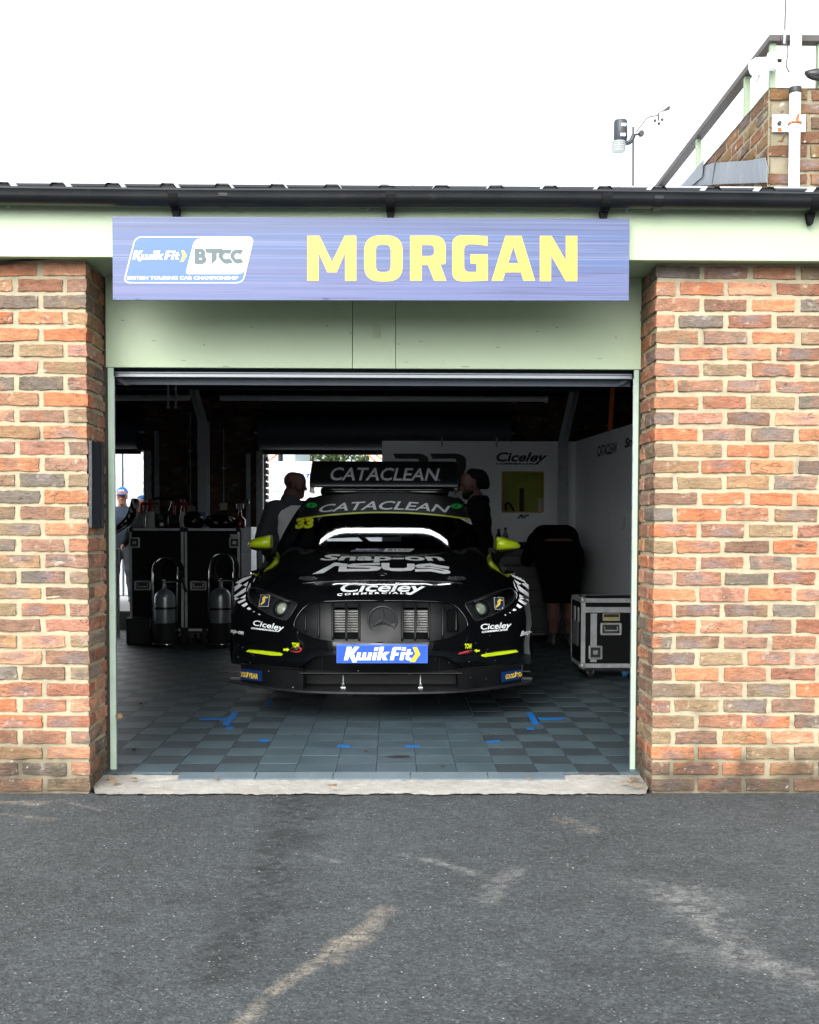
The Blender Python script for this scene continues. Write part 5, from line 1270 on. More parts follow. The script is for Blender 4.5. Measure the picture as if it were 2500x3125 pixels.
decal('chequer_pattern', [poly(fl_r(p)) for p in CR], M_WHITE, body, B_BODY, .0016, 6)
# wing lettering
v, f = glyphs('CATACLEAN', .016); q = quad([(559, 149), (1128, 152), (1144, 85), (577, 80)])
decal('wing_lettering', [([tuple(q(*p)) for p in v], f), cdt([ell(1139, 147, 6, 5, 14), ell(1139, 147, 4.5, 3.6, 14)])], M_SILVER, wing, B_WING, .0018, 12)
# stone chips and dust on the nose
m = []; r_ = np.random.default_rng(5)
for k in range(46):
    x, y = r_.uniform(80, 1600), r_.uniform(960, 1240); s = r_.uniform(.8, 2.0); m.append(poly(ell(x, y, s, s*r_.uniform(.7, 1.3), 6)))
decal('stone_chips', m, M_WHITE, body, bvh_of([body, lp]+blocks_), .002)
# ceiling strip light: the white band mirrored in the windscreen
sl_ = thing('strip_light', (CX, 3.93, 2.60), 'long white strip light hanging under the roof above the racing car', 'light')
MB().box(CX-.78, CX+.78, 3.92, 4.00, 2.60, 2.66, .01).build('housing', M_COL, sl_)
MB().box(CX-.76, CX+.76, 3.933, 3.985, 2.585, 2.5995).build('diffuser', mat('lit_diffuser', (.9, .9, .9), .5, emit=((.92, .97, 1.0), 10.0)), sl_)
for s in (-1, 1): MB().tube([(CX+s*.5, 3.93, 2.66), (CX+s*.5, 3.93, 2.80)], .004, 6).build('hanger', M_COL, sl_)


# ================================================================== SIGN OVER THE DOOR
def sign_mat():
    """printed streaks: fine horizontal lines in blue, lilac and grey"""
    m, n, b = nodes('streaked_blue_print'); L = n.links.new
    tc = n.nodes.new('ShaderNodeTexCoord'); cur = None
    def streak(sx, sz, off, lo, hi):
        mp = n.nodes.new('ShaderNodeMapping'); mp.inputs['Scale'].default_value = (sx, 1, sz); mp.inputs['Location'].default_value = (off, off, off); L(tc.outputs['Object'], mp.inputs[0])
        nz = n.nodes.new('ShaderNodeTexNoise'); nz.inputs['Scale'].default_value = 1; nz.inputs['Detail'].default_value = 4; L(mp.outputs[0], nz.inputs['Vector'])
        r = n.nodes.new('ShaderNodeMapRange'); r.inputs[1].default_value = lo; r.inputs[2].default_value = hi; L(nz.outputs['Fac'], r.inputs[0]); return r.outputs[0]
    def mixc(f, a, c):
        x = n.nodes.new('ShaderNodeMix'); x.data_type = 'RGBA'; L(f, x.inputs[0])
        if isinstance(a, tuple): x.inputs[6].default_value = (*a, 1)
        else: L(a, x.inputs[6])
        x.inputs[7].default_value = (*c, 1); return x.outputs[2]
    S = .31
    k = lambda *c: tuple(S*x for x in lin(*c))
    c = mixc(streak(.35, 26, 3.1, .40, .62), k(96, 138, 214), k(118, 142, 206))
    c = mixc(streak(.6, 75, 9.7, .48, .70), c, k(96, 110, 178))
    c = mixc(streak(.5, 140, 5.3, .50, .72), c, k(160, 178, 232))
    # lilac towards the lower edge of the print
    sp = n.nodes.new('ShaderNodeSeparateXYZ'); L(tc.outputs['Object'], sp.inputs[0])
    r = n.nodes.new('ShaderNodeMapRange'); r.inputs[1].default_value = .17; r.inputs[2].default_value = .02; L(sp.outputs['Z'], r.inputs[0])
    m1 = n.nodes.new('ShaderNodeMath'); m1.operation = 'MULTIPLY'; L(r.outputs[0], m1.inputs[0]); L(streak(.4, 40, 1.7, .30, .60), m1.inputs[1])
    c = mixc(m1.outputs[0], c, k(160, 156, 222))
    r2 = n.nodes.new('ShaderNodeMapRange'); r2.inputs[1].default_value = .22; r2.inputs[2].default_value = .40; L(sp.outputs['Z'], r2.inputs[0])
    m2 = n.nodes.new('ShaderNodeMath'); m2.operation = 'MULTIPLY'; L(r2.outputs[0], m2.inputs[0]); L(streak(.3, 30, 4.7, .36, .62), m2.inputs[1])
    c = mixc(m2.outputs[0], c, k(112, 124, 182))
    c = mixc(streak(1.2, 260, 2.2, .60, .66), c, k(84, 92, 140))
    L(c, b.inputs['Base Color']); b.inputs['Roughness'].default_value = .33; return m
YS = -.150
a, b = at(343, 661, YS), at(1919, 916, YS)
sign = thing('sign_board', (a.x, YS, b.z), 'long blue streaked sign board with yellow driver name hanging on the green fascia', 'sign')
za, zb2 = at(343, 661, YS).z, at(343, 915, YS).z; zc_, zd_ = at(1919, 668, YS).z, at(1919, 917, YS).z
x0, x1 = a.x, b.x; T_ = .018
MB().add([(x0, YS, zb2), (x1, YS, zd_), (x1, YS, zc_), (x0, YS, za), (x0, YS+T_, zb2), (x1, YS+T_, zd_), (x1, YS+T_, zc_), (x0, YS+T_, za)],
         [[0, 1, 2, 3], [7, 6, 5, 4], [0, 4, 5, 1], [1, 5, 6, 2], [2, 6, 7, 3], [3, 7, 4, 0]]).build('panel', sign_mat(), sign)
for x in (x0+.25, (x0+x1)/2, x1-.25): MB().box(x-.02, x+.02, YS+T_, -.1005, zb2+.1, za-.01).build('batten', M_GREEN2, sign)
k8 = lambda *c: tuple(.52*x for x in lin(*c))
M_SY = mat('sign_yellow', k8(255, 232, 88), .35, var=.02); M_SW = mat('sign_white', (.60, .61, .62), .35, var=.02); M_SB = mat('sign_blue', k8(74, 124, 214), .33, var=.03); M_SG = mat('sign_slate', k8(82, 108, 112), .35, var=.03)
M_SO = mat('sign_keyline', k8(206, 160, 150), .4, var=.02)
zz = lambda P: [(900+x/1.627, 660+y/1.627) for x, y in P]
RR = rrect
def rr2(x0, y0, x1, y1, r): return rrect(x0, y0, x1, y1, r, 6)
MOR = [[[(62,97),(122,97),(185,228),(248,97),(305,97),(305,320),(250,320),(250,178),(208,278),(162,278),(118,178),(118,320),(62,320)]],
       [rpoly([(345,96),(535,96),(535,323),(345,323)], 78, 8), rpoly([(402,140),(477,140),(477,278),(402,278)], 30, 5)],
       [rpoly([(573,97),(749,97),(749,238),(722,238),(752,320),(692,320),(662,242),(630,242),(630,320),(573,320)], [0, 62, 50, 0, 0, 0, 0, 0, 0, 0], 7), rpoly([(630,142),(692,142),(692,198),(630,198)], [0, 22, 22, 0], 5)],
       [rpoly([(956,100),(956,146),(900,139),(840,139),(840,278),(903,277),(903,234),(873,234),(873,190),(958,190),(958,318),(880,323),(782,323),(782,96),(880,95)], [0, 0, 10, 34, 34, 0, 0, 0, 0, 0, 0, 40, 80, 80, 40], 6)],
       [[(1046,98),(1125,98),(1192,320),(1136,320),(1123,278),(1044,278),(1032,320),(978,320)], [(1085,148),(1111,234),(1059,234)]],
       [[(1217,98),(1275,98),(1346,222),(1346,98),(1402,98),(1402,322),(1346,322),(1272,192),(1272,322),(1217,322)]]]
# the upright strokes of M and N lean by a fraction in the print; drawn as read
flat_art('name_lettering', [cdt([zz(L) for L in G]) for G in MOR], M_SY, sign, YS, .0012)
ol = []
for G in MOR:
    for L in G:
        n = len(L); 
        for i in range(n):
            p, q = np.array(zz([L[i]])[0]), np.array(zz([L[(i+1) % n]])[0]); d = q-p; l = np.linalg.norm(d)
            if l < .3: continue
            nn = np.array([d[1], -d[0]])/l*1.0; ol.append(([tuple(p-nn), tuple(q-nn), tuple(q+nn), tuple(p+nn)], [[0, 1, 2, 3]]))
flat_art('lettering_keyline', ol, M_SO, sign, YS, .0008)
zy_ = lambda P: [(330+x/2.156, 600+y/2.156) for x, y in P]
para = [(178,262),(963,262),(890,570),(98,570)]
flat_art('badge_outline', [cdt([zy_(rpoly(para, 46, 7)), zy_(rpoly([(184,269),(954,269),(884,563),(108,563)], 42, 7))])], M_SW, sign, YS, .0012)
flat_art('badge_field', [cdt([zy_(rpoly([(184.5,270),(953,270),(883,562),(109,562)], 42, 7))])], M_SB, sign, YS, .0008)
flat_art('badge_panel', [cdt([zy_(rpoly([(570,275),(950,275),(897,510),(508,510)], [46, 30, 46, 24], 7))])], M_SW, sign, YS, .0016)
# the four slate letters with the stretched T
L4 = [[rpoly([(573,345),(625,345),(640,370),(632,390),(650,412),(630,442),(573,440)], [0, 14, 14, 8, 18, 16, 0], 4), [(596,364),(612,364),(616,378),(596,381)], [(596,400),(620,400),(622,418),(596,420)]],
      [[(640,345),(750,345),(742,368),(712,368),(712,412),(684,440),(684,368),(650,368)]],
      [rpoly([(812,352),(800,375),(768,368),(748,392),(765,418),(800,408),(818,432),(770,444),(722,392),(750,350)], [4, 4, 14, 20, 16, 4, 4, 30, 46, 34], 4)],
      [rpoly([(887,352),(872,376),(842,368),(824,392),(840,418),(872,408),(888,430),(845,444),(800,392),(826,350)], [4, 4, 14, 20, 16, 4, 4, 30, 46, 34], 4)]]
flat_art('badge_letters', [cdt([zy_(l) for l in G]) for G in L4], M_SG, sign, YS, .0022)
ob_ = []
for G in L4:
    for Lq in G:
        Q_ = zy_(Lq); n = len(Q_)
        for i in range(n):
            p, q = np.array(Q_[i]), np.array(Q_[(i+1) % n]); d = q-p; l = np.linalg.norm(d)
            if l < .2: continue
            nn = np.array([d[1], -d[0]])/l*1.7; ob_.append(([tuple(p-nn), tuple(q-nn), tuple(q+nn), tuple(p+nn)], [[0, 1, 2, 3]]))
flat_art('badge_letter_edges', ob_, M_SG, sign, YS, .0020)
flat_art('maker_lettering', [([tuple(p) for p in v], f) for v, f in kf_parts(*zy_([(160, 0)])[0][:1], *zy_([(474, 0)])[0][:1], zy_([(0, 354)])[0][1], zy_([(0, 424)])[0][1])], M_SW, sign, YS, .0016)
flat_art('maker_chevron', [cdt([zy_([(482, 354), (500, 354), (519, 388), (495, 428), (474, 430), (492, 390)])])], M_SY, sign, YS, .0016)
v, f = glyphs('BRITISH TOURING CAR CHAMPIONSHIP', .035); q = quad(zy_([(126, 547), (857, 547), (857, 523), (126, 523)]))
flat_art('badge_lettering', [([tuple(q(*p)) for p in v], f)], M_SW, sign, YS, .0016)
# scuffs where the print has lifted from the lower edge
flat_art('torn_print', [cdt([zy_(P)]) for P in ([(1408, 672), (1420, 666), (1445, 668), (1460, 674), (1440, 677)], [(180, 676), (195, 671), (215, 677)], [(40, 668), (46, 672), (44, 678), (36, 677)])], mat('deep_blue_core', (.02, .03, .16), .5), sign, YS, .0014)

# ================================================================== ROLLER DOORS
M_CURT = mat('navy_roller_curtain', (.026, .038, .056), .55, var=.2, bump=.15, bscale=30)
rd = thing('roller_door', (0, .40, zb), 'front roller door wound up behind the green header with bright bottom rail', 'roller door', 'roller doors')
yD = .355; l_, r_ = fx0+.02, fx1-.02
z1_, z2_ = at(1250, 1136, yD).z, at(1250, 1153, yD).z
xl_, xr_ = at(349, 1140, yD).x, at(1931, 1140, yD).x
MB().box(xl_, xr_, yD, yD+.03, z1_-.011, z1_-.002, .003).box(xl_, xr_, yD-.004, yD+.04, z2_-.001, z2_+.003, .001).box(xl_, xr_, yD+.008, yD+.02, z2_+.003, z1_-.011).build('bottom_rail', mat('rail_aluminium', (.24, .26, .27), .35, metal=.6, var=.1), rd)
m = MB(); zt0, zt1 = z2_+.0, 2.45
MB().box(xl_, xr_, yD+.05, yD+.06, z1_-.06, 2.40).build('curtain', M_CURT, rd)
MB().lathe([(.02, xl_), (.19, xl_), (.19, xr_), (.02, xr_)], (0, yD+.27, 2.44), 28, 'X').build('coil', M_CURT, rd, smooth=True, auto=40)
for px, sgn in ((360, 1), (1920, -1)):
    p = at(px, 1160, yD+.1); m = MB(); m.prism([(0, 0), (sgn*.05, -.035), (sgn*.075, -.037), (sgn*.02, .02), (0, .02)], lambda u, w_: (p.x+u, yD+.02, p.z+w_), (0, .004, 0)); m.build('end_bracket', M_DARKIN, rd)
for lab, xa, xb, yD2, st in (('rear roller door coil above the left opening beside the brick pier', at(300, 1300, 7.42).x-1.6, at(424, 1300, 7.42).x, 7.42, 424), ('wide rear roller door coil above the middle opening behind the rear wing', at(792, 1300, 7.42).x, at(1556, 1300, 7.42).x, 7.42, 792)):
    t_, b_ = at(1000, 1266, yD2), at(1000, 1374, yD2); zc0 = (t_.z+b_.z)/2; r0 = (t_.z-b_.z)/2
    o = thing('roller_door', ((xa+xb)/2, yD2, zc0), lab, 'roller door', 'roller doors')
    pr = [(.02, xa), (r0*1.03, xa), (r0*1.03, xa+.012), (r0*.97, xa+.013)]+[(r0*.97, xb-.013), (r0*1.03, xb-.012), (r0*1.03, xb), (.02, xb)]
    MB().lathe(pr, (0, yD2, zc0), 32, 'X').build('coil', M_CURT, o, smooth=True, auto=30)
    MB().box(xa+.02, xb-.02, yD2+r0-.03, yD2+r0-.015, zo-.02, zc0).build('curtain', M_CURT, o)
    MB().box(xa+.02, xb-.02, yD2+r0-.045, yD2+r0+.0, zo-.05, zo-.02, .003).build('bottom_rail', M_DARKIN, o)
    for x in (xa-.01, xb+.01): MB().lathe([(.018, x-.05), (.018, x+.05)], (0, yD2, zc0), 12, 'X').build('axle', M_GALV, o, smooth=True, auto=40)
# ================================================================== DISPLAY PARTITIONS
M_PART = mat('white_partition', (.83, .86, .87), .30, var=.04, scale=1.2, bump=.02)
M_INK = mat('black_print', (.008, .008, .009), .5)
YP = 7.25
pl_, pr_ = at(1166, 1500, YP).x, at(1756, 1500, YP).x; pz = at(1460, 1346, YP).z
w0, w1 = at(1531, 1438, YP), at(1660, 1565, YP)
part = thing('partition', ((pl_+pr_)/2, YP, ZT), 'tall white display partition with lime window opening at the back of the garage', 'partition')
hole = [(p[0], p[1]) for p in rrect(w0.x, w1.z, w1.x, w0.z, .03, 4)]
v, t = cdt([[(pl_, ZT), (pr_, ZT), (pr_, pz), (pl_, pz)], hole])
m = MB(); m.add([(a_, YP, c) for a_, c in v], t).add([(a_, YP+.02, c) for a_, c in v], [q[::-1] for q in t])
m.build('panel', M_PART, part)
n = len(hole); inn = [(p[0], p[1]) for p in rrect(w0.x+.012, w1.z+.012, w1.x-.012, w0.z-.012, .022, 4)]
M_WOOD = mat('orange_wood_edge', (.62, .34, .10), .5, var=.15)
m = MB(); V = [(a_, YP-.004, c) for a_, c in hole]+[(a_, YP-.004, c) for a_, c in inn]+[(a_, YP+.03, c) for a_, c in inn]
m.add(V, [[i, (i+1) % n, n+(i+1) % n, n+i] for i in range(n)]+[[n+i, n+(i+1) % n, 2*n+(i+1) % n, 2*n+i] for i in range(n)]); m.build('window_frame', M_WOOD, part)
# lime lined recess behind the window: side walls, back and a shelf with tools on it
M_LIN = mat('lime_lining', (.34, .38, .015), .45, var=.1); M_LINS = mat('pale_lime', (.60, .62, .42), .4)
g = .40
MB().box(w0.x-.1, w1.x+.1, YP+g, YP+g+.01, w1.z-.05, w0.z+.15).build('recess_back', M_LIN, part)
MB().box(w0.x-.1, w0.x-.09, YP+.022, YP+g-.002, w1.z-.05, w0.z+.15).box(w1.x+.09, w1.x+.1, YP+.022, YP+g-.002, w1.z-.05, w0.z+.15).build('recess_side', M_LIN, part)
MB().box(w0.x-.089, w1.x+.089, YP+.03, YP+g-.002, w1.z-.045, w1.z-.03).build('shelf', M_WOOD, part)
q0, q1 = at(1642, 1520, YP+g-.01), at(1656, 1560, YP+g-.01)
MB().box(q0.x, q1.x+.03, YP+g-.012, YP+g-.001, w1.z-.02, q0.z).build('pale_patch', M_LINS, part)  # paler patch low in the right corner of the recess
a_, b_ = at(1586, 1490, YP+.3), at(1598, 1560, YP+.3)
tb = MB().box(a_.x, b_.x, YP+.28, YP+.31, w1.z-.029, a_.z, .004).lathe([(.035, w1.z-.029), (.03, w1.z+.01), (.01, w1.z+.015)], ((a_.x+b_.x)/2, YP+.295, 0), 14).build('tool_post', M_TRIM, None, origin=((a_.x+b_.x)/2, YP+.295, w1.z))
tag(tb, 'black upright post standing in the lime window recess', 'post')
rg = [at(x, y, YP+.25) for x, y in ((1546, 1556), (1544, 1542), (1550, 1535), (1558, 1540), (1566, 1554), (1570, 1562))]
tb = MB().tube(spl([tuple(p) for p in rg], 5), .011, 8).box(rg[0].x-.01, rg[-1].x+.03, YP+.22, YP+.28, w1.z-.029, w1.z-.004, .006).build('power_tool', M_TRIM, None, smooth=True, auto=40, origin=tuple(rg[0]))
tag(tb, 'black looped handle tool lying in the lime window recess', 'tool')
wordp = lambda s, P, bold: word(s, P, bold)
# big black 33, two rounded italic strokes each
def three(x0, x1, y0, y1):
    W, H = x1-x0, y1-y0; S = lambda P: [(x0+W*a_, y0+H*b_) for a_, b_ in P]
    return cdt([S(rpoly([(.0, .0), (.80, .0), (1.0, .10), (1.0, .40), (.93, .5), (1.0, .60), (1.0, .90), (.80, 1), (.0, 1), (.08, .86), (.70, .86), (.74, .82), (.74, .62), (.70, .57), (.25, .57), (.25, .43), (.70, .43), (.74, .38), (.74, .18), (.70, .14), (.08, .14)], [.0, .2, .1, .06, .02, .06, .1, .2, 0, 0, .04, .03, .03, .03, 0, 0, .03, .03, .03, .03, 0], 4))])
flat_art('number_print', [three(1199, 1309, 1384, 1500), three(1312, 1423, 1384, 1500)], M_INK, part, YP, .002)
rz = lambda x, y: (1180+x/3.45, 1380+y/3.45)
flat_art('sponsor_print', [word('Ciceley', [rz(1140, 130), rz(1640, 130), rz(1716, 0), rz(1165, 0)], .03), word('COMMERCIALS', [rz(1146, 130), rz(1600, 130), rz(1602, 112), rz(1150, 112)], .05)], M_INK, part, YP, .002)
flat_art('sponsor_print', [cdt([[rz(*p) for p in P]]) for P in ([(1376, 698), (1408, 655), (1424, 655), (1432, 698), (1420, 698), (1414, 672), (1398, 698)], [(1424, 655), (1436, 655), (1442, 680), (1462, 655), (1470, 655), (1458, 698), (1448, 698), (1452, 680), (1438, 698)])], M_INK, part, YP, .002)
flat_art('sponsor_print', [cdt([[rz(*p) for p in [(1474, 655), (1503, 655), (1497, 676), (1466, 676)]]])], mat('grey_print', (.12, .13, .13), .5), part, YP, .002)
for px in (1349, 1516):
    p = at(px, 1345, YP-.01); MB().box(p.x-.008, p.x+.008, YP-.012, YP+.03, p.z-.07, p.z+.12, .002).build('clip', M_ZPOST, part)
# angled side partition
Pa = Vector((pr_, YP-.002, 0)); pb = at(1930, 1290, 5.17); Pb = Vector((pb.x, 5.17, 0)); dr = (Pb-Pa); Pc = Pa+dr*2.1
nrm = Vector((dr.y, -dr.x, 0)).normalized(); nrm = nrm if nrm.x < 0 else -nrm
sidep = thing('partition', ((Pa.x+Pc.x)/2, (Pa.y+Pc.y)/2, ZT), 'tall white display partition angled along the right side of the garage', 'partition')
zt2 = pz; m = MB()
for i in range(3):
    s, e = Pa+dr*2.1*(i/3+(.0008 if i else 0)), Pa+dr*2.1*((i+1)/3-.0008)
    m = MB().add([(s.x, s.y, ZT), (e.x, e.y, ZT), (e.x, e.y, zt2), (s.x, s.y, zt2)]+[(q.x-nrm.x*.02, q.y-nrm.y*.02, z) for q, z in ((s, ZT), (e, ZT), (e, zt2), (s, zt2))], [[0, 1, 2, 3], [7, 6, 5, 4], [0, 4, 5, 1], [1, 5, 6, 2], [2, 6, 7, 3], [3, 7, 4, 0]])
    m.build('panel', M_PART, sidep)
def on_side(px, py):
    d = ray(px, py); t_ = (Pa-CAM).dot(nrm)/d.dot(nrm); return CAM+d*t_+nrm*.002
def side_art(name, parts, m_, parent):
    mb = MB()
    for v, f in parts: mb.add([on_side(*p) for p in v], f)
    return face_cam(mb.build(name, m_, parent))
g4 = lambda x, y: (1380+x/2.875, 1130+y/2.875)
side_art('sponsor_print', [word('CATACLEAN', [g4(1275, 760), g4(1440, 726), g4(1450, 625), g4(1280, 665)], .03)], M_INK, sidep)
side_art('sponsor_print', [word('Snap-on', [g4(1510, 708), g4(1730, 655), g4(1740, 540), g4(1525, 597)], .05)], M_INK, sidep)
# ================================================================== FLIGHT CASES
M_CASE = mat('black_case_board', (.004, .0045, .005), .65, spec=.2, var=.25, scale=30, bump=.15, bscale=250)
M_EXTR = mat('case_extrusion', (.56, .58, .59), .38, metal=.35, var=.15, scale=16)
M_BRASS = mat('case_hardware', (.46, .47, .45), .38, metal=.35, var=.2)
M_BLKH = mat('black_hardware', (.016, .016, .017), .4)
def latch(par, x, y, z, s=.05):
    o = MB().box(x-s, x+s, y-.006, y, z-s, z+s, .012).build('latch', M_BRASS, par)
    MB().box(x-s*.7, x+s*.7, y-.0085, y-.0062, z-s*.72, z+s*.72, .002).build('latch_dish', M_DGREY, o)
    MB().box(x-s*.35, x+s*.35, y-.016, y-.0087, z-s*.3, z+s*.3, .004).lathe([(s*.16, y-.016), (s*.16, y-.024)], (x+s*.2, 0, z+s*.2), 10, 'Y').build('latch_key', M_BRASS, o)
def handle(par, x, y, z, w_=.085, h=.05):
    o = MB().box(x-w_, x+w_, y-.005, y, z-h, z+h, .014).build('handle', M_BRASS, par)
    MB().box(x-w_*.78, x+w_*.78, y-.0075, y-.0052, z-h*.66, z+h*.66, .002).build('handle_dish', M_DGREY, o)
    MB().tube([(x-w_*.6, y-.008, z+h*.4), (x-w_*.6, y-.02, z-.0), (x-w_*.6, y-.022, z-h*.25), (x+w_*.6, y-.022, z-h*.25), (x+w_*.6, y-.02, z), (x+w_*.6, y-.008, z+h*.4)], .006, 8).build('grip', M_BRASS, o, smooth=True)
def castor(par, x, y, z0, r, m_=None):
    o = MB().lathe([(r*.25, -.018), (r*.9, -.018), (r, -.012), (r, .012), (r*.9, .018), (r*.25, .018)], (x, y, z0+r), 20, 'X').build('castor', m_ or M_RUBBER, par, smooth=True, auto=40)
    MB().box(x-.026, x-.021, y-.03, y+.03, z0+r*.8, z0+2*r+.015).box(x+.021, x+.026, y-.03, y+.03, z0+r*.8, z0+2*r+.015).box(x-.04, x+.04, y-.04, y+.04, z0+2*r+.015, z0+2*r+.02).build('castor_fork', M_GALV, o)
def flight_case(x0, x1, y0, y1, z0, z1, label, latches, handles, lid=None, group='flight cases', ew=.026):
    o = thing('flight_case', ((x0+x1)/2, (y0+y1)/2, ZT), label, 'flight case', group)
    MB().box(x0+.004, x1-.004, y0+.004, y1-.004, z0+.004, z1-.004).build('case_body', M_CASE, o)
    m = MB(); e = ew; t_ = .0022
    for x in (x0, x1-e): m.box(x, x+e, y0+.004-t_, y0+.0035, z0+.03, z1-.03)
    for z in (z0, z1-e): m.box(x0+.03, x1-.03, y0+.004-t_-.0004, y0+.0035, z, z+e)
    for y in (y0, y1-e):
        m.box(x0+.004-t_, x0+.0035, y, y+e, z0+.03, z1-.03); m.box(x1-.0035, x1-.004+t_, y, y+e, z0+.03, z1-.03)
    for z in (z0, z1-e): m.box(x0+.004-t_-.0004, x0+.0035, y0+.03, y1-.03, z, z+e); m.box(x1-.0035, x1-.004+t_+.0004, y0+.03, y1-.03, z, z+e)
    m.box(x0+.03, x1-.03, y0, y0+e, z1-.0035, z1-.004+t_); m.box(x0+.03, x1-.03, y1-e, y1, z1-.0035, z1-.004+t_); m.box(x0, x0+e, y0+.03, y1-.03, z1-.0035, z1-.004+t_+.0004); m.box(x1-e, x1, y0+.03, y1-.03, z1-.0035, z1-.004+t_+.0004)
    if lid:
        for z in lid: m.box(x0+.03, x1-.03, y0+.0015-t_, y0+.0035, z-.022, z+.022)
    ex = m.build('case_edging', M_EXTR, o)
    mm = MB()
    for x in np.arange(x0+.1, x1-.05, .13): 
        for z in (z0+e/2, z1-e/2): mm.lathe([(.005, y0+.0015), (.003, y0-.0015)], (x, 0, z), 8, 'Y')
    mm.build('case_rivets', M_ALU, ex); ex.children[0]['kind'] = 'stuff'
    for x in (x0+.016, x1-.016):
        for z in (z0+.016, z1-.016):
            MB().lathe([(.002, y0-.006), (.022, y0-.002), (.03, y0+.012), (.03, y0+.03)], (x, 0, z), 14, 'Y').build('ball_corner', M_BRASS if ew > .03 else M_BLKH, o, smooth=True)
    for a_ in latches: latch(o, a_[0], y0+.0015, a_[1], a_[2] if len(a_) > 2 else .05)
    for a_ in handles: handle(o, a_[0], y0+.0015, a_[1])
    return o
Yc = 6.40
cx0, cx1, cx2 = at(395, 1700, Yc).x, at(562, 1700, Yc).x, at(732, 1700, Yc).x; czt, czb = at(560, 1612, Yc).z, at(560, 1926, Yc).z
lz = at(400, 1656, Yc).z; hz = at(600, 1787, Yc).z
c1 = flight_case(cx0, cx1-.006, Yc, Yc+.6, czb, czt, 'tall black flight case with a dolly box below it near the left opening', [(cx0+.055, lz, .055)], [(at(436, 1790, Yc).x, hz)])
c2 = flight_case(cx1+.006, cx2, Yc, Yc+.6, czb, czt, 'tall black flight case behind the right hand gas cylinder', [(cx2-.055, at(720, 1656, Yc).z, .055)], [(at(606, 1787, Yc).x, hz)])
MB().box(cx2-.10, cx2-.02, Yc-.001, Yc+.0013, at(700, 1630, Yc).z-.03, at(700, 1630, Yc).z, .0008).build('case_tag', M_BRASS, c2)
for o, xa, xb in ((c1, cx0, cx1), (c2, cx1, cx2)):
    MB().box(xa+.02, xb-.02, Yc+.02, Yc+.58, czb-.03, czb-.002).build('dolly_board', M_BLKH, o)
    for x in (xa+.1, xb-.1):
        for y in (Yc+.1, Yc+.5): castor(o, x, y, ZT+.002, .05)
bx0, bx1 = at(394, 1930, 6.33).x, at(470, 1930, 6.33).x
bb = MB().box(bx0, bx1, 6.20, 6.385, ZT+.002, at(400, 1886, 6.2).z, .01).build('storage_box', M_BLKH, None, origin=((bx0+bx1)/2, 6.29, ZT)); tag(bb, 'low plain black box at the foot of the left flight case', 'box')
# white cabinet beside the cases
wx0, wx1 = at(733, 1700, 6.55).x, at(767, 1700, 6.55).x; wz = at(750, 1608, 6.55).z
wc = thing('cabinet', ((wx0+wx1)/2, 6.75, ZT), 'narrow white cabinet squeezed beside the tall flight cases', 'cabinet')
M_WCAB = mat('cabinet_white', (.56, .62, .68), .4, var=.06, scale=3)
MB().box(wx0+.005, wx1, 6.55, 7.0, ZT+.001, wz, .004).build('carcass', M_WCAB, wc)
for a_, b_ in ((.06, .40), (.42, .78), (.80, 1.0)):
    MB().box(wx0+.015, wx1-.02, 6.545, 6.5495, ZT+(wz-ZT)*a_, ZT+(wz-ZT)*b_-.01, .002).build('drawer_front', mat('paper_white', (.68, .72, .78), .5), wc)
# the case on castors by the right pier
Yr = 3.62
rx0 = at(1774, 1900, Yr).x; rx1 = rx0+.86; rzt, rzb = at(1780, 1826, Yr).z, at(1780, 2038, Yr).z
rc = flight_case(rx0, rx1, Yr, Yr+.52, rzb, rzt, 'low black flight case on castors beside the right brick pier', [(at(1817, 1991, Yr).x, at(1817, 1991, Yr).z, .055)], [(at(1864, 1919, Yr).x, at(1864, 1919, Yr).z)], lid=[at(1800, 1861, Yr).z], ew=.034)
a_, b_ = at(1803, 1868, Yr), at(1821, 2028, Yr)
MB().box(a_.x, b_.x, Yr+.0012, Yr+.0034, b_.z+.02, a_.z-.012).build('case_batten', M_EXTR, rc)
a_, b_ = at(1840, 1872, Yr), at(1892, 1895, Yr)
pn = MB().box(a_.x, b_.x, Yr+.0005, Yr+.0034, b_.z, a_.z, .001).build('name_plate', mat('brass_plate', (.55, .47, .24), .4, metal=.4), rc)
MB().box(a_.x+.008, b_.x-.008, Yr-.0002, Yr+.0004, (a_.z+b_.z)/2, a_.z-.006).build('plate_field', M_DGREY, pn)
lx = [ (rx0+.0015)]
m = MB()
for y0_, y1_ in ((Yr+.10, Yr+.17), (Yr+.27, Yr+.34)): m.box(rx0-.006, rx0+.0015, y0_, y1_, rzt-.20, rzt-.08, .004)
m.build('side_latch', M_BRASS, rc)
MB().box(rx0-.002, rx0+.0014, Yr+.14, Yr+.40, rzb+.16, rzb+.36).build('side_label', mat('grey_label', (.20, .22, .24), .5), rc)
MB().box(rx0+.02, rx1-.02, Yr+.02, Yr+.50, rzb-.025, rzb-.002).build('dolly_board', M_BLKH, rc)
M_BW = mat('blue_castor', (.01, .12, .26), .5)
for i, (x, y) in enumerate(((rx0+.09, Yr+.09), (rx0+.09, Yr+.43), (rx1-.19-.30, Yr+.09), (rx1-.12, Yr+.43))): castor(rc, x, y, ZT+.002, .042, M_BW if x > rx0+.2 else None)
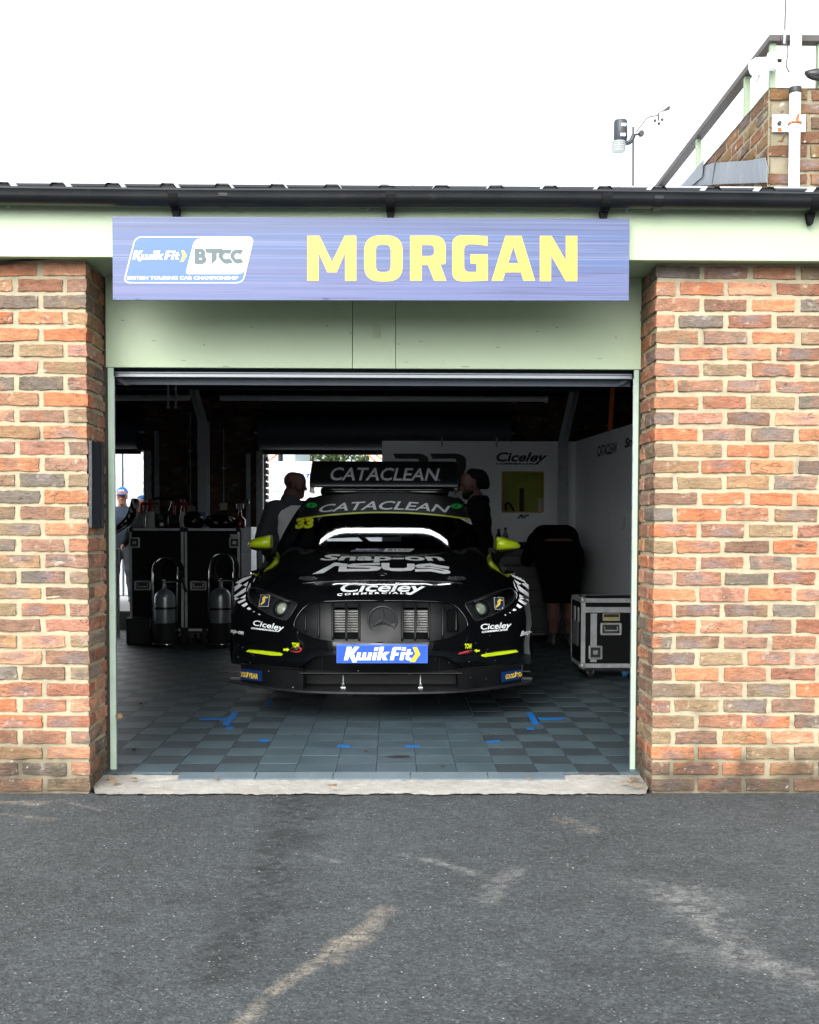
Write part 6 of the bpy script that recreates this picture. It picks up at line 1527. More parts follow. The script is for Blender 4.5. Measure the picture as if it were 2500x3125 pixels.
# ================================================================== AIR CYLINDERS ON TROLLEYS
M_CYL = mat('silver_cylinder', (.40, .44, .46), .32, metal=.6, var=.06); M_CHR = mat('chrome_tube', (.75, .76, .77), .12, metal=1.0, var=.03)
def cylinder(pxc, ybase, Y, label, lab2, hose):
    c = at(pxc, ybase, Y); x = c.x; r0 = .105; z0 = ZT+.045
    zsh = at(pxc, 1797 if pxc < 560 else 1793, Y).z; zn = at(pxc, 1772, Y).z
    o = thing('gas_cylinder', (x, Y, z0), label, 'gas cylinder', 'silver gas cylinders')
    pr = [(.03, z0), (r0-.01, z0+.004), (r0, z0+.02), (r0, zsh-.10)]+[(r0*math.cos(a), zsh-.10+.10*math.sin(a)) for a in np.linspace(.15, 1.3, 8)]+[(.022, zsh+.004), (.019, zsh+.045), (.0, zsh+.046)]
    MB().lathe(pr, (x, Y, 0), 36).build('tank', M_CYL, o, smooth=True, auto=50)
    MB().lathe([(r0+.003, z0+.0), (r0+.004, z0+.02), (r0+.004, z0+.195), (r0+.0005, z0+.2)], (x, Y, 0), 36, cap=False).build('tank_boot', M_RUBBER, o, smooth=True, auto=40)
    vz = zsh+.046
    m = MB().lathe([(.018, vz), (.018, vz+.05), (.012, vz+.052)], (x, Y, 0), 12).tube([(x, Y, vz+.03), (x+.10, Y, vz+.032)], .013, 10).tube([(x+.10, Y, vz+.032), (x+.13, Y, vz+.032)], .02, 10).tube([(x, Y, vz+.03), (x-.02, Y-.05, vz+.03)], .009, 8)
    m.build('valve', M_CHR, o, smooth=True, auto=40)
    t = thing('cylinder_trolley', (x, Y, ZT), lab2, 'trolley', 'chrome cylinder trolleys')
    w_ = .122; zt_ = at(pxc, 1698 if pxc < 560 else 1687, Y).z-.01; yb_ = Y+.02
    arc = [(x-w_*math.cos(a), yb_+.05*math.sin(a), zt_-.12+.12*math.sin(a)) for a in np.linspace(0, math.pi, 13)]
    MB().tube([(x-w_, yb_, ZT+.03)]+arc+[(x+w_, yb_, ZT+.03)], .011, 10).build('frame', M_CHR, t, smooth=True)
    zb_ = at(pxc, 1855 if pxc < 560 else 1857, Y).z
    MB().lathe([(r0+.0015, zb_-.012), (r0+.008, zb_-.01), (r0+.008, zb_+.01), (r0+.0015, zb_+.012)], (x, Y, 0), 36, cap=False).box(x-w_, x-r0-.001, Y-.008, Y+.03, zb_-.01, zb_+.01).box(x+r0+.001, x+w_, Y-.008, Y+.03, zb_-.01, zb_+.01).build('strap', M_BLKH, t, smooth=True, auto=40)
    MB().lathe([(.02, ZT+.03), (r0+.012, ZT+.03), (r0+.014, ZT+.044), (.02, ZT+.044)], (x, Y, 0), 30).build('foot_plate', M_BLKH, t)
    MB().tube([(x-w_*.8, Y-.09, ZT+.034)]+[(x+w_*.8*math.sin(a), Y-.09-.04*math.cos(a), ZT+.034) for a in np.linspace(-1.2, 1.2, 9)]+[(x+w_*.8, Y-.09, ZT+.034)], .008, 8).build('toe_bar', M_CHR, t, smooth=True)
    m = MB().tube([(x-.20, Y+.12, ZT+.085), (x+.20, Y+.12, ZT+.085)], .008, 8); m.build('axle', M_CHR, t, smooth=True)
    for s in (-1, 1): MB().lathe([(.03, -.02), (.08, -.02), (.085, -.012), (.085, .012), (.08, .02), (.03, .02)], (x+s*.185, Y+.12, ZT+.087), 22, 'X').build('wheel', M_RUBBER, t, smooth=True, auto=40)
    # coiled hose behind the handle
    h = [(x+hose*(.03+.13*math.cos(a))+.02*math.sin(a*.5), Y+.10+.012*(a/6.28), zt_-.16+.15*math.sin(a)) for a in np.linspace(0, 6.28*4.2, 110)]
    ho = MB().tube(h+[(x+hose*.2, Y+.08, zt_-.35), (x+hose*.12, Y, vz+.05)], .011, 8).build('air_hose', M_RUBBER, None, smooth=True, origin=(x, Y+.1, zt_-.16)); tag(ho, 'coiled black air hose hanging behind the %s' % ('left gas cylinder' if pxc < 560 else 'right gas cylinder'), 'hose', 'coiled air hoses')
cylinder(504, 1988, 6.0, 'silver gas cylinder with a black boot in front of the left flight case', 'chrome trolley holding the gas cylinder further from the car', 1)
cylinder(674, 1981, 6.02, 'silver gas cylinder with a black boot next to the car wing', 'chrome trolley holding the gas cylinder next to the car wing', 1)
# ================================================================== THINGS ON THE CASES
zc = czt+.002; M_REDP = mat('red_plastic', (.20, .008, .010), .35, var=.1); M_BOT = mat('grey_white_bottle', (.42, .44, .42), .45, var=.06); M_BLKP = mat('black_gloss_plastic', (.010, .010, .012), .2, var=.2)
def sprayer(px0, px1, ytop, Y, label, body=True):
    a_, b_ = at(px0, 1600, Y), at(px1, 1600, Y); x = (a_.x+b_.x)/2; r0 = abs(b_.x-a_.x)/2
    o = thing('spray_bottle', (x, Y, zc), label, 'spray bottle', 'red topped spray bottles'); zs_ = zc+.19
    MB().lathe([(r0*.9, zc), (r0, zc+.01), (r0, zs_-.06), (r0*.8, zs_-.02), (r0*.42, zs_)], (x, Y, 0), 24).build('bottle', M_BOT, o, smooth=True, auto=45)
    m = MB().lathe([(r0*.75, zs_-.02), (r0*.6, zs_+.02), (r0*.4, zs_+.05)], (x, Y, 0), 16).box(x-.09, x+.05, Y-.018, Y+.018, zs_+.05, zs_+.085, .01).box(x-.10, x-.075, Y-.015, Y+.015, zs_-.05, zs_+.07, .008).lathe([(.02, zs_+.085), (.026, zs_+.10), (.026, zs_+.11), (.01, zs_+.12)], (x+.0, Y, 0), 12).tube([(x+.05, Y, zs_+.068), (x+.09, Y, zs_+.066)], .012, 8)
    m.build('trigger_head', M_REDP, o, smooth=True, auto=40)
sprayer(444, 473, 1540, 6.52, 'grey white spray bottle with a dark red trigger head, left on the cases')
sprayer(549, 568, 1540, 6.62, 'narrow grey spray bottle with a dark red trigger head, mid case top')
# portable vacuum / pump with a big looped handle
Yv = 6.60; a_, b_ = at(474, 1606, Yv), at(524, 1560, Yv)
pv_ = thing('air_pump', ((a_.x+b_.x)/2, Yv, zc), 'black portable pump with a big looped handle on the flight cases', 'pump')
MB().box(a_.x, b_.x, Yv-.08, Yv+.1, zc, zc+.15, .03, seg=3).build('pump_body', M_BLKP, pv_, smooth=True, auto=50)
h = [at(*q, Yv) for q in ((476, 1570), (465, 1530), (476, 1522), (500, 1520), (520, 1523), (527, 1535), (518, 1560))]
MB().tube(spl([tuple(p) for p in h], 5), .015, 10).build('pump_handle', M_BLKP, pv_, smooth=True)
g_ = at(487, 1576, Yv-.09); MB().lathe([(.035, Yv-.082), (.035, Yv-.092), (.03, Yv-.094)], (g_.x, 0, zc+.11), 24, 'Y').build('gauge', M_DGREY, pv_, smooth=True, auto=40)
g_ = at(493, 1596, Yv-.09); MB().box(g_.x-.02, g_.x+.02, Yv-.0845, Yv-.0805, zc+.02, zc+.055).build('pump_label', M_WHITE, pv_)
def lumpy(name, c, s, m_, label, cat, seed, amp=.16, fq=4.5):
    """a creased soft or domed object as one shaped skin"""
    b2 = bmesh.new(); bmesh.ops.create_icosphere(b2, subdivisions=4, radius=1)
    P = np.array([q.co[:] for q in b2.verts]); d = fbm(P*fq/2.2+seed, seed, 4)*amp; P = P*(1+d)[:, None]; P[:, 2] = np.where(P[:, 2] < -.55, -.55+(P[:, 2]+.55)*.12, P[:, 2])
    Fs = [[x.index for x in q.verts] for q in b2.faces]; b2.free(); P = P*np.array(s)+np.array(c); P[:, 2] += (zc if abs(c[2]) > .9 else 0)-(P[:, 2].min() if abs(c[2]) > .9 else 0)
    o = obj(name, P, Fs, m_, None, True, origin=c); return tag(o, label, cat)
Yb = 6.66; c_ = at(590, 1585, Yb); lumpy('crash_helmet_bag', (c_.x, Yb, c_.z), (.115, .13, .115), M_BLKP, 'shiny black domed bag on the flight case, left of the blue paper', 'bag', 3, .12)
c_ = at(675, 1590, Yb); lumpy('bin_bag', (c_.x, Yb, c_.z), (.165, .15, .10), M_BLKP, 'shiny crumpled black sack on the right flight case', 'bag', 8, .28)
a_ = at(606, 1566, 6.74); b_ = at(640, 1606, 6.74)
V = [at(*q, 6.72) for q in ((604, 1563), (630, 1563), (634, 1578), (622, 1590), (642, 1608), (618, 1608), (608, 1590))]
bp_ = MB().prism([(p.x, p.z) for p in V], lambda u, w_: (u, 6.72+.03*math.sin(u*40), max(zc, w_)), (0, .05, .0)).build('paper_roll', mat('blue_paper', (.16, .22, .42), .8, var=.15), None, origin=tuple(V[0])); tag(bp_, 'crumpled sheet of blue workshop paper between the black bags', 'paper')
Yr2 = 6.58; c_ = at(733, 1580, Yr2)
rb = thing('oil_bottle', (c_.x, Yr2, zc), 'dark red bottle with a long neck standing on the right flight case', 'bottle')
MB().lathe([(.055, zc), (.06, zc+.01), (.06, zc+.09), (.02, zc+.13), (.014, zc+.20)], (c_.x, Yr2, 0), 20).build('flask', mat('dark_red_glass', (.10, .01, .012), .15, coat=.5), rb, smooth=True, auto=45)
MB().lathe([(.016, zc+.2), (.04, zc+.21), (.042, zc+.26), (.0, zc+.26)], (c_.x, Yr2, 0), 18).build('jug_cap', mat('cloudy_plastic', (.16, .16, .16), .3), rb, smooth=True, auto=45)
c_ = at(752, 1532, 6.9); tp_ = MB().box(c_.x-.035, c_.x+.035, 6.86, 6.90, c_.z-.03, c_.z+.03, .006).build('switch_box', M_BLKH, garage)
# car body panel leaning on the cases: chequered wheel arch piece
Yl = 6.62
def arcpts(P): return [at(*q, Yl) for q in P]
q7 = lambda x, y: (250+x/4.79, 1250+y/4.79)
outer = spl([q7(480, 1830), q7(600, 1760), (250+700/4.79, 1250+1690/4.79), q7(790, 1560), q7(825, 1440), q7(838, 1330)], 5); inner = spl([q7(480, 1720), q7(570, 1640), q7(640, 1560), q7(690, 1440), q7(715, 1330), q7(735, 1296), q7(800, 1300)], 5)
wa = thing('wheel_arch_panel', tuple(at(420, 1600, Yl)), 'spare black curved body panel with white chequers by the left opening', 'body panel')
n = min(len(outer), len(inner)); O_ = [outer[int(i*(len(outer)-1)/(n-1))] for i in range(n)]; I_ = [inner[int(i*(len(inner)-1)/(n-1))] for i in range(n)]
V = []
for o_, i_ in zip(O_, I_):
    for k in range(5):
        u = k/4; p = (o_[0]+(i_[0]-o_[0])*u, o_[1]+(i_[1]-o_[1])*u); V.append(at(*p, Yl-.05*math.sin(math.pi*u*.5)+.05*u))
nn_ = len(V); V2 = [p+Vector((0, .008, 0)) for p in V]
Fc = [[i*5+j, i*5+j+1, (i+1)*5+j+1, (i+1)*5+j] for i in range(n-1) for j in range(4)]
wp = MB().add(V+V2, Fc+[[a_+nn_ for a_ in q[::-1]] for q in Fc]+[[i*5, (i+1)*5, (i+1)*5+nn_, i*5+nn_] for i in range(n-1)]+[[i*5+4, i*5+4+nn_, (i+1)*5+4+nn_, (i+1)*5+4] for i in range(n-1)]).build('panel_skin', M_PAINT, wa, smooth=True, auto=50)
BW = bvh_of([wp])
dk = lambda P: [q7(*p) for p in P]
decal('chequer_pattern', [poly(dk(p)) for p in ([(722, 1302), (758, 1306), (790, 1420), (768, 1458)], [(712, 1420), (748, 1500), (700, 1510)], [(690, 1520), (708, 1530), (695, 1588), (674, 1570)], [(655, 1600), (660, 1630), (625, 1655), (622, 1640)], [(590, 1680), (600, 1690), (570, 1705)])], M_WHITE, wp, BW, .003, 3, zc=False)
decal('panel_lettering', [word('Ciceley', [q7(470, 1830), q7(655, 1705), q7(668, 1665), q7(485, 1790)], .03)], M_WHITE, wp, BW, .003, 3, zc=False)
MB().tube([tuple(at(*q7(450+60, 1990), 6.7)), tuple(at(360, 1880, 6.7))], .018, 10)
# white post by the left opening
p_, p2 = at(361, 1674, 7.0), at(361, 1892, 7.0)
wpst = MB().box(at(354, 1700, 7).x, at(364, 1700, 7).x, 6.98, 7.02, ZT+.001, p_.z, .004).build('guide_post', mat('white_post', (.60, .62, .63), .35, metal=.2), None, origin=(p_.x, 7.0, ZT)); tag(wpst, 'slim white metal post by the left rear opening', 'post')
# ================================================================== TOOL BENCH AT THE RIGHT
Yt = 6.62; tz = at(1560, 1677, Yt).z; tx0, tx1 = at(1440, 1700, Yt).x, at(1752, 1700, Yt).x
tbn = thing('tool_cabinet', ((tx0+tx1)/2, 6.9, ZT), 'long black drawer cabinet below the lime window at the back', 'tool cabinet')
MB().box(tx0, tx1, Yt+.02, 7.2, ZT+.08, tz-.035, .004).build('carcass', M_BLKH, tbn)
MB().box(tx0-.01, tx1+.01, Yt, 7.21, tz-.034, tz, .006).build('worktop', mat('steel_worktop', (.05, .055, .06), .35, metal=.4), tbn)
for i, x in enumerate(np.linspace(tx0, tx1, 3)[:-1]):
    w_ = (tx1-tx0)/2
    for z0, z1 in ((.12, .38), (.40, .56), (.58, .70), (.72, .82), (.84, .93)):
        d_ = MB().box(x+.012, x+w_-.012, Yt+.005, Yt+.0195, ZT+z0, ZT+min(z1, tz-.09), .003).build('drawer', mat('drawer_front_black', (.016, .018, .020), .35), tbn)
        MB().box(x+.03, x+w_-.03, Yt-.006, Yt+.0048, ZT+min(z1, tz-.09)-.022, ZT+min(z1, tz-.09)-.008, .003).build('drawer_pull', M_DARKIN, d_)
for x in (tx0+.1, tx1-.1):
    for y in (6.75, 7.1): castor(tbn, x, y, ZT+.001, .03)
def bottle(px, Y, h, r0, m_, label):
    c = at(px, 1650, Y); o = thing('drink_bottle', (c.x, Y, tz), label, 'bottle')
    MB().lathe([(r0*.9, tz), (r0, tz+.008), (r0, tz+h*.6), (r0*.4, tz+h*.82), (r0*.38, tz+h*.9)], (c.x, Y, 0), 18).build('flask', m_, o, smooth=True, auto=45)
    MB().lathe([(r0*.48, tz+h*.9), (r0*.48, tz+h), (0, tz+h)], (c.x, Y, 0), 14).build('bottle_cap', M_BLKH, o, smooth=True, auto=45)
bottle(1522, 6.95, .22, .034, M_BLKP, 'black bottle on the tool cabinet behind the lime mirror')
bottle(1543, 6.95, .235, .034, mat('clear_grey_plastic', (.18, .19, .20), .15), 'clear grey bottle on the tool cabinet, right of the black bottle')
a_, b_ = at(1594, 1657, 6.85), at(1633, 1672, 6.85)
ct_ = thing('parts_tray', ((a_.x+b_.x)/2, 6.85, tz), 'black open parts tray on the tool cabinet', 'tray')
MB().box(a_.x, b_.x, 6.78, 6.95, tz, tz+.012).box(a_.x, a_.x+.006, 6.78, 6.95, tz+.012, tz+.075).box(b_.x-.006, b_.x, 6.78, 6.95, tz+.012, tz+.075).box(a_.x+.006, b_.x-.006, 6.78, 6.786, tz+.012, tz+.055).box(a_.x-.01, b_.x+.016, 6.942, 6.95, tz+.055, tz+.08).build('tray_shell', M_BLKP, ct_)
c_ = at(1585, 1655, 6.86); lumpy('cloth', (c_.x, 6.86, 0.5), (.05, .05, .05), M_BLKP, 'small black crumpled cloth beside the parts tray', 'cloth', 5)
bpy.data.objects['cloth'].location.z += tz-.5+.028
for k, P in enumerate(([(1649, 1672), (1651, 1662), (1658, 1650), (1668, 1648), (1672, 1660), (1664, 1672)], [(1655, 1672), (1668, 1660), (1674, 1644), (1690, 1641), (1704, 1642), (1716, 1641)])):
    pts_ = [at(*q, 6.9) for q in P]; c2_ = MB().tube(spl([(p.x, p.y, max(p.z, tz+.006)) for p in pts_], 6), .005, 8).build('cable', M_BLKH, None, smooth=True, origin=tuple(pts_[0])); tag(c2_, ['black cable looped on the end of the tool cabinet', 'black cable running from the cabinet towards the bending person'][k], 'cable')
# orange strap above the side partition
a_, b_ = at(1870, 1165, 5.9), at(1862, 1310, 5.9)
os_ = MB().box(-.022, .022, 0, .003, 0, 1).build('strap', mat('orange_webbing', (.62, .13, .012), .6), None); me_ = os_.data
for q in me_.vertices: q.co = Vector((b_.x+(a_.x-b_.x)*1.35*q.co.z+q.co.x, 5.9+q.co.y, b_.z-.02+(2.795-b_.z+.02)*q.co.z))
tag(os_, 'orange webbing strap hanging from the roof above the right partition', 'strap')
# ================================================================== TAPE MARKS ON THE FLOOR
M_TAPE = mat('blue_floor_tape', (.005, .12, .40), .5, var=.08)
zl = lambda x, y: (330+x/2.156, 2130+y/2.156); zr_ = lambda x, y: (1130+x/2.0294, 2130+y/2.0294)
tapes = [([zl(*p) for p in ((603, 132), (600, 144), (775, 142), (785, 131))], 'thin strip of blue tape pointing left of the wide left tape'), ([zl(*p) for p in ((750, 176), (792, 180), (860, 93), (820, 92))], 'wide slanting strip of blue tape on the left of the floor'),
         ([zl(*p) for p in ((770, 205), (820, 205), (827, 189), (778, 190))], 'short blue tape patch just below the wide left tape'), ([zl(*p) for p in ((983, 276), (1020, 290), (1062, 284), (1050, 272), (1010, 272))], 'torn blue tape patch left of the centre of the floor'),
         ([zl(*p) for p in ((1500, 320), (1590, 325), (1595, 310), (1515, 308))], 'straight blue tape patch at the floor centre, left one'), ([zr_(*p) for p in ((217, 304), (306, 305), (306, 292), (218, 291))], 'straight blue tape patch at the floor centre, right one'),
         ([zr_(*p) for p in ((710, 268), (748, 278), (808, 270), (795, 260), (745, 264))], 'torn blue tape patch right of the centre of the floor'), ([zr_(*p) for p in ((968, 194), (1018, 196), (1018, 182), (972, 182))], 'short blue tape patch just below the wide right tape'),
         ([zr_(*p) for p in ((965, 92), (1005, 90), (1050, 165), (1012, 168))], 'wide slanting strip of blue tape on the right of the floor'), ([zr_(*p) for p in ((1040, 122), (1046, 136), (1195, 134), (1198, 122))], 'thin strip of blue tape pointing right of the wide right tape'),
         ([zl(*p) for p in ((1035, 48), (1080, 50), (1085, 20), (1060, 0), (1055, 10))], 'small blue tape tag in the dark under the car')]
for P, lab in tapes:
    v, f = cdt([P]); pts_ = [atz(*p, ZT+.0030) for p in v]; k = len(pts_)
    o = MB().add(pts_+[p-Vector((0, 0, .0006)) for p in pts_], [list(q) for q in f]+[[i, (i+1) % k, k+(i+1) % k, k+i] for i in range(k)]).build('floor_tape', M_TAPE, None, origin=tuple(pts_[0])); tag(o, lab, 'tape', 'blue tape marks on the floor')
# skid mark and crumbs on the tiles
r_ = np.random.default_rng(3)
v, f = cdt([[zr_(*p) for p in ((90, 362), (160, 355), (243, 355), (243, 367), (170, 372), (120, 369))]])
MB().add([atz(*p, ZT+.0026) for p in v], f).build('rubber_mark', mat('rubber_smear', (.014, .015, .016), .6), fl)
for px, py in ((430, 2148), (410, 2288), (897, 2245), (1350, 2338), (1115, 2293), (1500, 2245)):
    p = atz(px, py, ZT+.004); lo_ = MB().lathe([(.001, p.z-.003), (.012, p.z), (.009, p.z+.006), (.001, p.z+.008)], (p.x, p.y, 0), 7).build('leaf_crumb', mat('dead_leaf', (.02, .017, .013), .8), fl)
# ================================================================== SMALL THINGS ON THE FRONT
M_LEAF = mat('dry_leaf', (.16, .10, .05), .8, var=.4)
c_ = at(366, 2186, .29); lumpy('dry_leaf', (c_.x, .285, c_.z-.0), (.016, .014, .018), M_LEAF, 'small dry brown leaf caught on the left door frame', 'leaf', 4, .5, 6)
for i, (px, py) in enumerate(((340, 2382), (352, 2388), (333, 2379), (408, 2382), (660, 2380), (1018, 2403), (1615, 2380), (1906, 2392), (1922, 2394), (1934, 2382), (1948, 2386), (1960, 2412), (345, 2392), (1940, 2400))):
    p = atz(px, py, .03); n_ = 6; s = (.010, .014, .008, .011)[i % 4]
    q = [(p.x+s*1.6*math.cos(a)*(1+.3*math.sin(3*a+i)), p.y+s*math.sin(a), p.z+.012+.004*math.cos(2*a+i)) for a in np.linspace(0, 2*math.pi, n_, endpoint=False)]
    o = MB().add(q+[(a_, b2, c2_-.003) for a_, b2, c2_ in q], [list(range(n_)), list(range(n_, 2*n_))[::-1]]+[[k, (k+1) % n_, n_+(k+1) % n_, n_+k] for k in range(n_)]).build('fallen_leaf', M_LEAF, None, origin=q[0]); tag(o, 'tiny brown dead leaf lying on the concrete threshold', 'leaf', 'dead leaves on the threshold')
# foam pad taped into the left reveal
a_, b_ = at(285, 1348, .06), at(328, 1612, .29)
padz0, padz1 = at(290, 1610, .10).z, at(290, 1350, .10).z
pd = MB()
ys = np.linspace(.004, .235, 12); V = []
for i, y in enumerate(ys):
    for z in np.linspace(padz0, padz1, 9): V.append((XL+.010+.012*math.sin(math.pi*i/11)+.003*math.sin(i*2.2), y+.004*math.sin(z*9), z+.004*math.sin(i*1.7)*(1 if z in (padz0, padz1) else 1)))
Fc = [[i*9+j, (i+1)*9+j, (i+1)*9+j+1, i*9+j+1] for i in range(11) for j in range(8)]; k = len(V)
rim_ = [i*9 for i in range(12)]+[11*9+j for j in range(1, 9)]+[i*9+8 for i in range(10, -1, -1)]+[j for j in range(7, 0, -1)]
pd.add(V+[(XL-.004, y, z) for x, y, z in V], Fc+[[a2, b2, b2+k, a2+k] for a2, b2 in zip(rim_, rim_[1:]+rim_[:1])])
o = pd.build('edge_pad', mat('black_tape_pad', (.016, .018, .021), .4, var=.3, scale=6, stretch=(1, 12, .6), bump=.2), None, smooth=True, auto=60, origin=(XL, .1, padz0)); tag(o, 'black taped protective pad wrapped on the left brick reveal', 'pad')
pts_ = [at(*q, -.02) for q in ((-40, 806), (20, 800), (60, 795), (110, 791), (170, 786))]
o = MB().tube(spl([(p.x, -.02, p.z) for p in pts_], 5), .006, 8).build('cable', M_BLACK, None, smooth=True, origin=tuple(pts_[0])); tag(o, 'black cable slung under the fascia above the left pier', 'cable')
# ================================================================== BEHIND THE FACADE, ABOVE THE ROOF
M_BRK2 = BRICKS[1:3]
Yq = .80; tx = at(2346, 400, Yq).x; tzt = at(2400, 265, Yq).z
twr = thing('brick_parapet', (tx+.6, Yq, 2.4), 'weathered brick parapet of the stair terrace above the roof', 'parapet wall')
PAL2 = [tuple(.42*g*x for g, x in zip((1, 1.05, .95), lin(*c))) for c in ((168,118,84), (150,104,80), (178,134,92), (140,110,90), (160,122,84), (128,104,88), (172,112,80), (150,124,88))]
L = []
zrow = tzt
def lich(p, c):
    s = np.clip(fbm(p*30, 44, 3)*3-1.3, 0, 1)[:, None]; c = c*(1-s*.6)+np.array((.20, .17, .10))*s*.6
    t = np.clip(vnoise(p*90, 45)*5-4.2, 0, 1)[:, None]; return c*(1-t)+np.array((.7, .68, .62))*t
k = 0
while zrow > 2.55:
    z = zrow-.0375; x = tx
    if k % 2 == 0: L.append((tx+.1075, Yq+.05125, z, .215, .1025, .065, 1)); x += .225
    else: L.append((tx+.05125, Yq+.1075+.0065, z, .1025, .215, .065, 1)); x += .1125
    while x < tx+2.2: L.append((x+.1075, Yq+.05125, z, .215, .1025, .065, 1 if x < tx+.6 else 0)); x += .2275
    y = Yq+(.1125 if k % 2 == 0 else .235)
    while y < Yq+1.35: L.append((tx+.05125, y+.107, z, .1025, .214, .065, 1)); y += .225
    zrow -= .075; k += 1
bk = bricks_mesh('parapet_brickwork', L, twr, 71, lich, PAL2)
mcol = (.22, .19, .13)
sheet('mortar', (tx, Yq+.0105, 2.5), (2.2, 0, 0), (0, 0, tzt-2.5-.004), 120, 80, M_MORTAR, bk, .005, 6, mcol, lich, nrm=(0, -1, 0))
sheet('mortar', (tx+.0105, Yq, 2.5), (0, 1.4, 0), (0, 0, tzt-2.5-.004), 120, 80, M_MORTAR, bk, .005, 7, mcol, lich, nrm=(-1, 0, 0))
sheet('mortar', (tx, Yq, tzt-.006), (2.2, 0, 0), (0, 1.4, 0), 30, 30, M_MORTAR, bk, .003, 7, mcol, lich, nrm=(0, 0, 1))
MB().box(tx+.02, tx+2.2, Yq+.03, Yq+1.38, 2.5, tzt-.02).build('core', M_CONC and mat('render_core', (.3, .28, .24), .9), twr)
# lead flashing in folded sheets
M_LEAD = mat('lead_sheet', (.17, .19, .215), .45, metal=.25, var=.12, scale=6, stretch=(1, 3, .7), bump=.12, bscale=40, dirt=((.26, .28, .30), 9, .55))
xL = tx-.012
def on_x(px, py, x=xL):
    d = ray(px, py); t_ = (x-CAM.x)/d.x; return CAM+d*t_
g6 = lambda x, y: (1800+x/2.464, y/2.464)
def leadsheet(P, off, nm='flashing'):
    pts_ = [on_x(*g6(*p), xL-off) for p in P]
    v, f = cdt([[(p.y, p.z) for p in pts_]], []); k = len(v)
    V = [(xL-off+.006*math.sin(p[0]*23+p[1]*5), p[0], p[1]) for p in v]
    MB().add(V+[(x+.004, y, z) for x, y, z in V], [list(q) for q in f]+[q[::-1] for q in [tuple(i+k for i in t_) for t_ in f]]+[[i, (i+1) % k, k+(i+1) % k, k+i] for i in range(k)]).build(nm, M_LEAD, twr)
leadsheet([(905, 1390), (930, 1225), (1000, 1220), (1100, 1212), (1200, 1206), (1280, 1192), (1318, 1184), (1326, 1250), (1322, 1372), (1200, 1378), (1050, 1382)], .004)
leadsheet([(760, 1400), (850, 1325), (850, 1250), (932, 1222), (908, 1392)], .012)
leadsheet([(668, 1410), (760, 1310), (858, 1202), (845, 1330), (760, 1402)], .02)
# handrail: dark cap on pale green posts
M_RAIL = mat('brown_rail', (.055, .045, .042), .5, var=.25, dirt=((.10, .09, .08), 12, .6)); M_RPOST = mat('pale_green_rail', (.26, .33, .22), .5, var=.08)
rail = thing('handrail', (tx+.05, Yq, tzt), 'handrail with dark cap and pale green posts on the brick parapet', 'railing')
rx = tx+.035; rz_t = at(2400, 113, Yq+.05).z; rz_b = at(2400, 133, Yq+.05).z
MB().box(rx-.03, rx+.03, Yq+.02, 5.2, rz_b, rz_t, .004).build('rail_cap', M_RAIL, rail)
MB().box(rx+.031, rx+2.1, Yq+.02, Yq+.08, rz_b, rz_t, .004).build('rail_cap', M_RAIL, rail)
for px, py in ((2372, 200), (2279, 300), (2131, 470)):
    if px == 2372: y = Yq+.06
    else:
        d = ray(px, py); y = (CAM+d*((rx-CAM.x)/d.x)).y
    MB().box(rx-.015, rx+.015, y-.015, y+.015, tzt-.0 if y < Yq+1.4 else 2.6, rz_b-.001).build('rail_post', M_RPOST, rail)
p = at(2497, 200, Yq+.06); MB().box(p.x-.008, p.x+.022, Yq+.045, Yq+.075, tzt, rz_b-.001).build('rail_post', M_RPOST, rail)
# white mast with a rusty wall bracket
M_MAST = mat('white_mast_paint', (.80, .81, .82), .4, var=.03, dirt=((.55, .50, .44), 6, .72)); M_RUST = mat('rust', (.30, .11, .04), .85, var=.4, scale=60)
xm_ = at(2427, 300, Yq-.05).x; rm_ = abs(at(2444, 480, Yq-.05).x-at(2411, 480, Yq-.05).x)/2
mast = thing('mast', (xm_, Yq-.05, 2.5), 'white metal mast clamped to the brick parapet with rusty bolts', 'mast')
MB().tube([(xm_, Yq-.05, 2.45), (xm_, Yq-.05, tzt-.28)], rm_, 18).build('lower_tube', M_MAST, mast, smooth=True, auto=40)
MB().tube([(xm_, Yq-.05, tzt-.281), (xm_, Yq-.05, 5.2)], rm_*1.02, 18).build('upper_tube', M_MAST, mast, smooth=True, auto=40)
a_, b_ = at(2358, 349, Yq-.014), at(2459, 402, Yq-.014)
pb_ = MB().box(a_.x, b_.x, Yq-.014, Yq-.004, b_.z, a_.z, .003).build('bracket_plate', M_MAST, mast)
zcl = at(2427, 378, Yq-.05).z
MB().lathe([(rm_*1.05, zcl-.006), (rm_*1.22, zcl-.004), (rm_*1.22, zcl+.006), (rm_*1.05, zcl+.008)], (xm_, Yq-.05, 0), 20, cap=False).build('clamp_ring', M_RUST, mast, smooth=True, auto=40)
q = at(2379, 376, Yq-.02); bo = MB().lathe([(.012, Yq-.014), (.012, Yq-.026), (.009, Yq-.032)], (q.x, 0, q.z), 8, 'Y').build('bolt', M_BLKH, pb_)
rs = cdt([[g6(*p) for p in [(1412, 960), (1440, 958), (1448, 985), (1436, 990), (1410, 988)]]]); flat_art('rust_run', [rs], M_RUST, pb_, Yq-.014, .0012)
rs2 = [[g6(*p) for p in P] for P in ([(1548, 890), (1565, 850), (1578, 858), (1570, 905), (1578, 930), (1545, 930)],)]
q = at(2428, 275, Yq-.05); MB().lathe([(rm_*1.05, q.z-.02), (rm_*1.12, q.z-.01), (rm_*1.1, q.z+.012), (rm_*1.03, q.z+.014)], (xm_, Yq-.05, 0), 20, cap=False).build('cable_tie', M_BLKH, mast, smooth=True, auto=40)
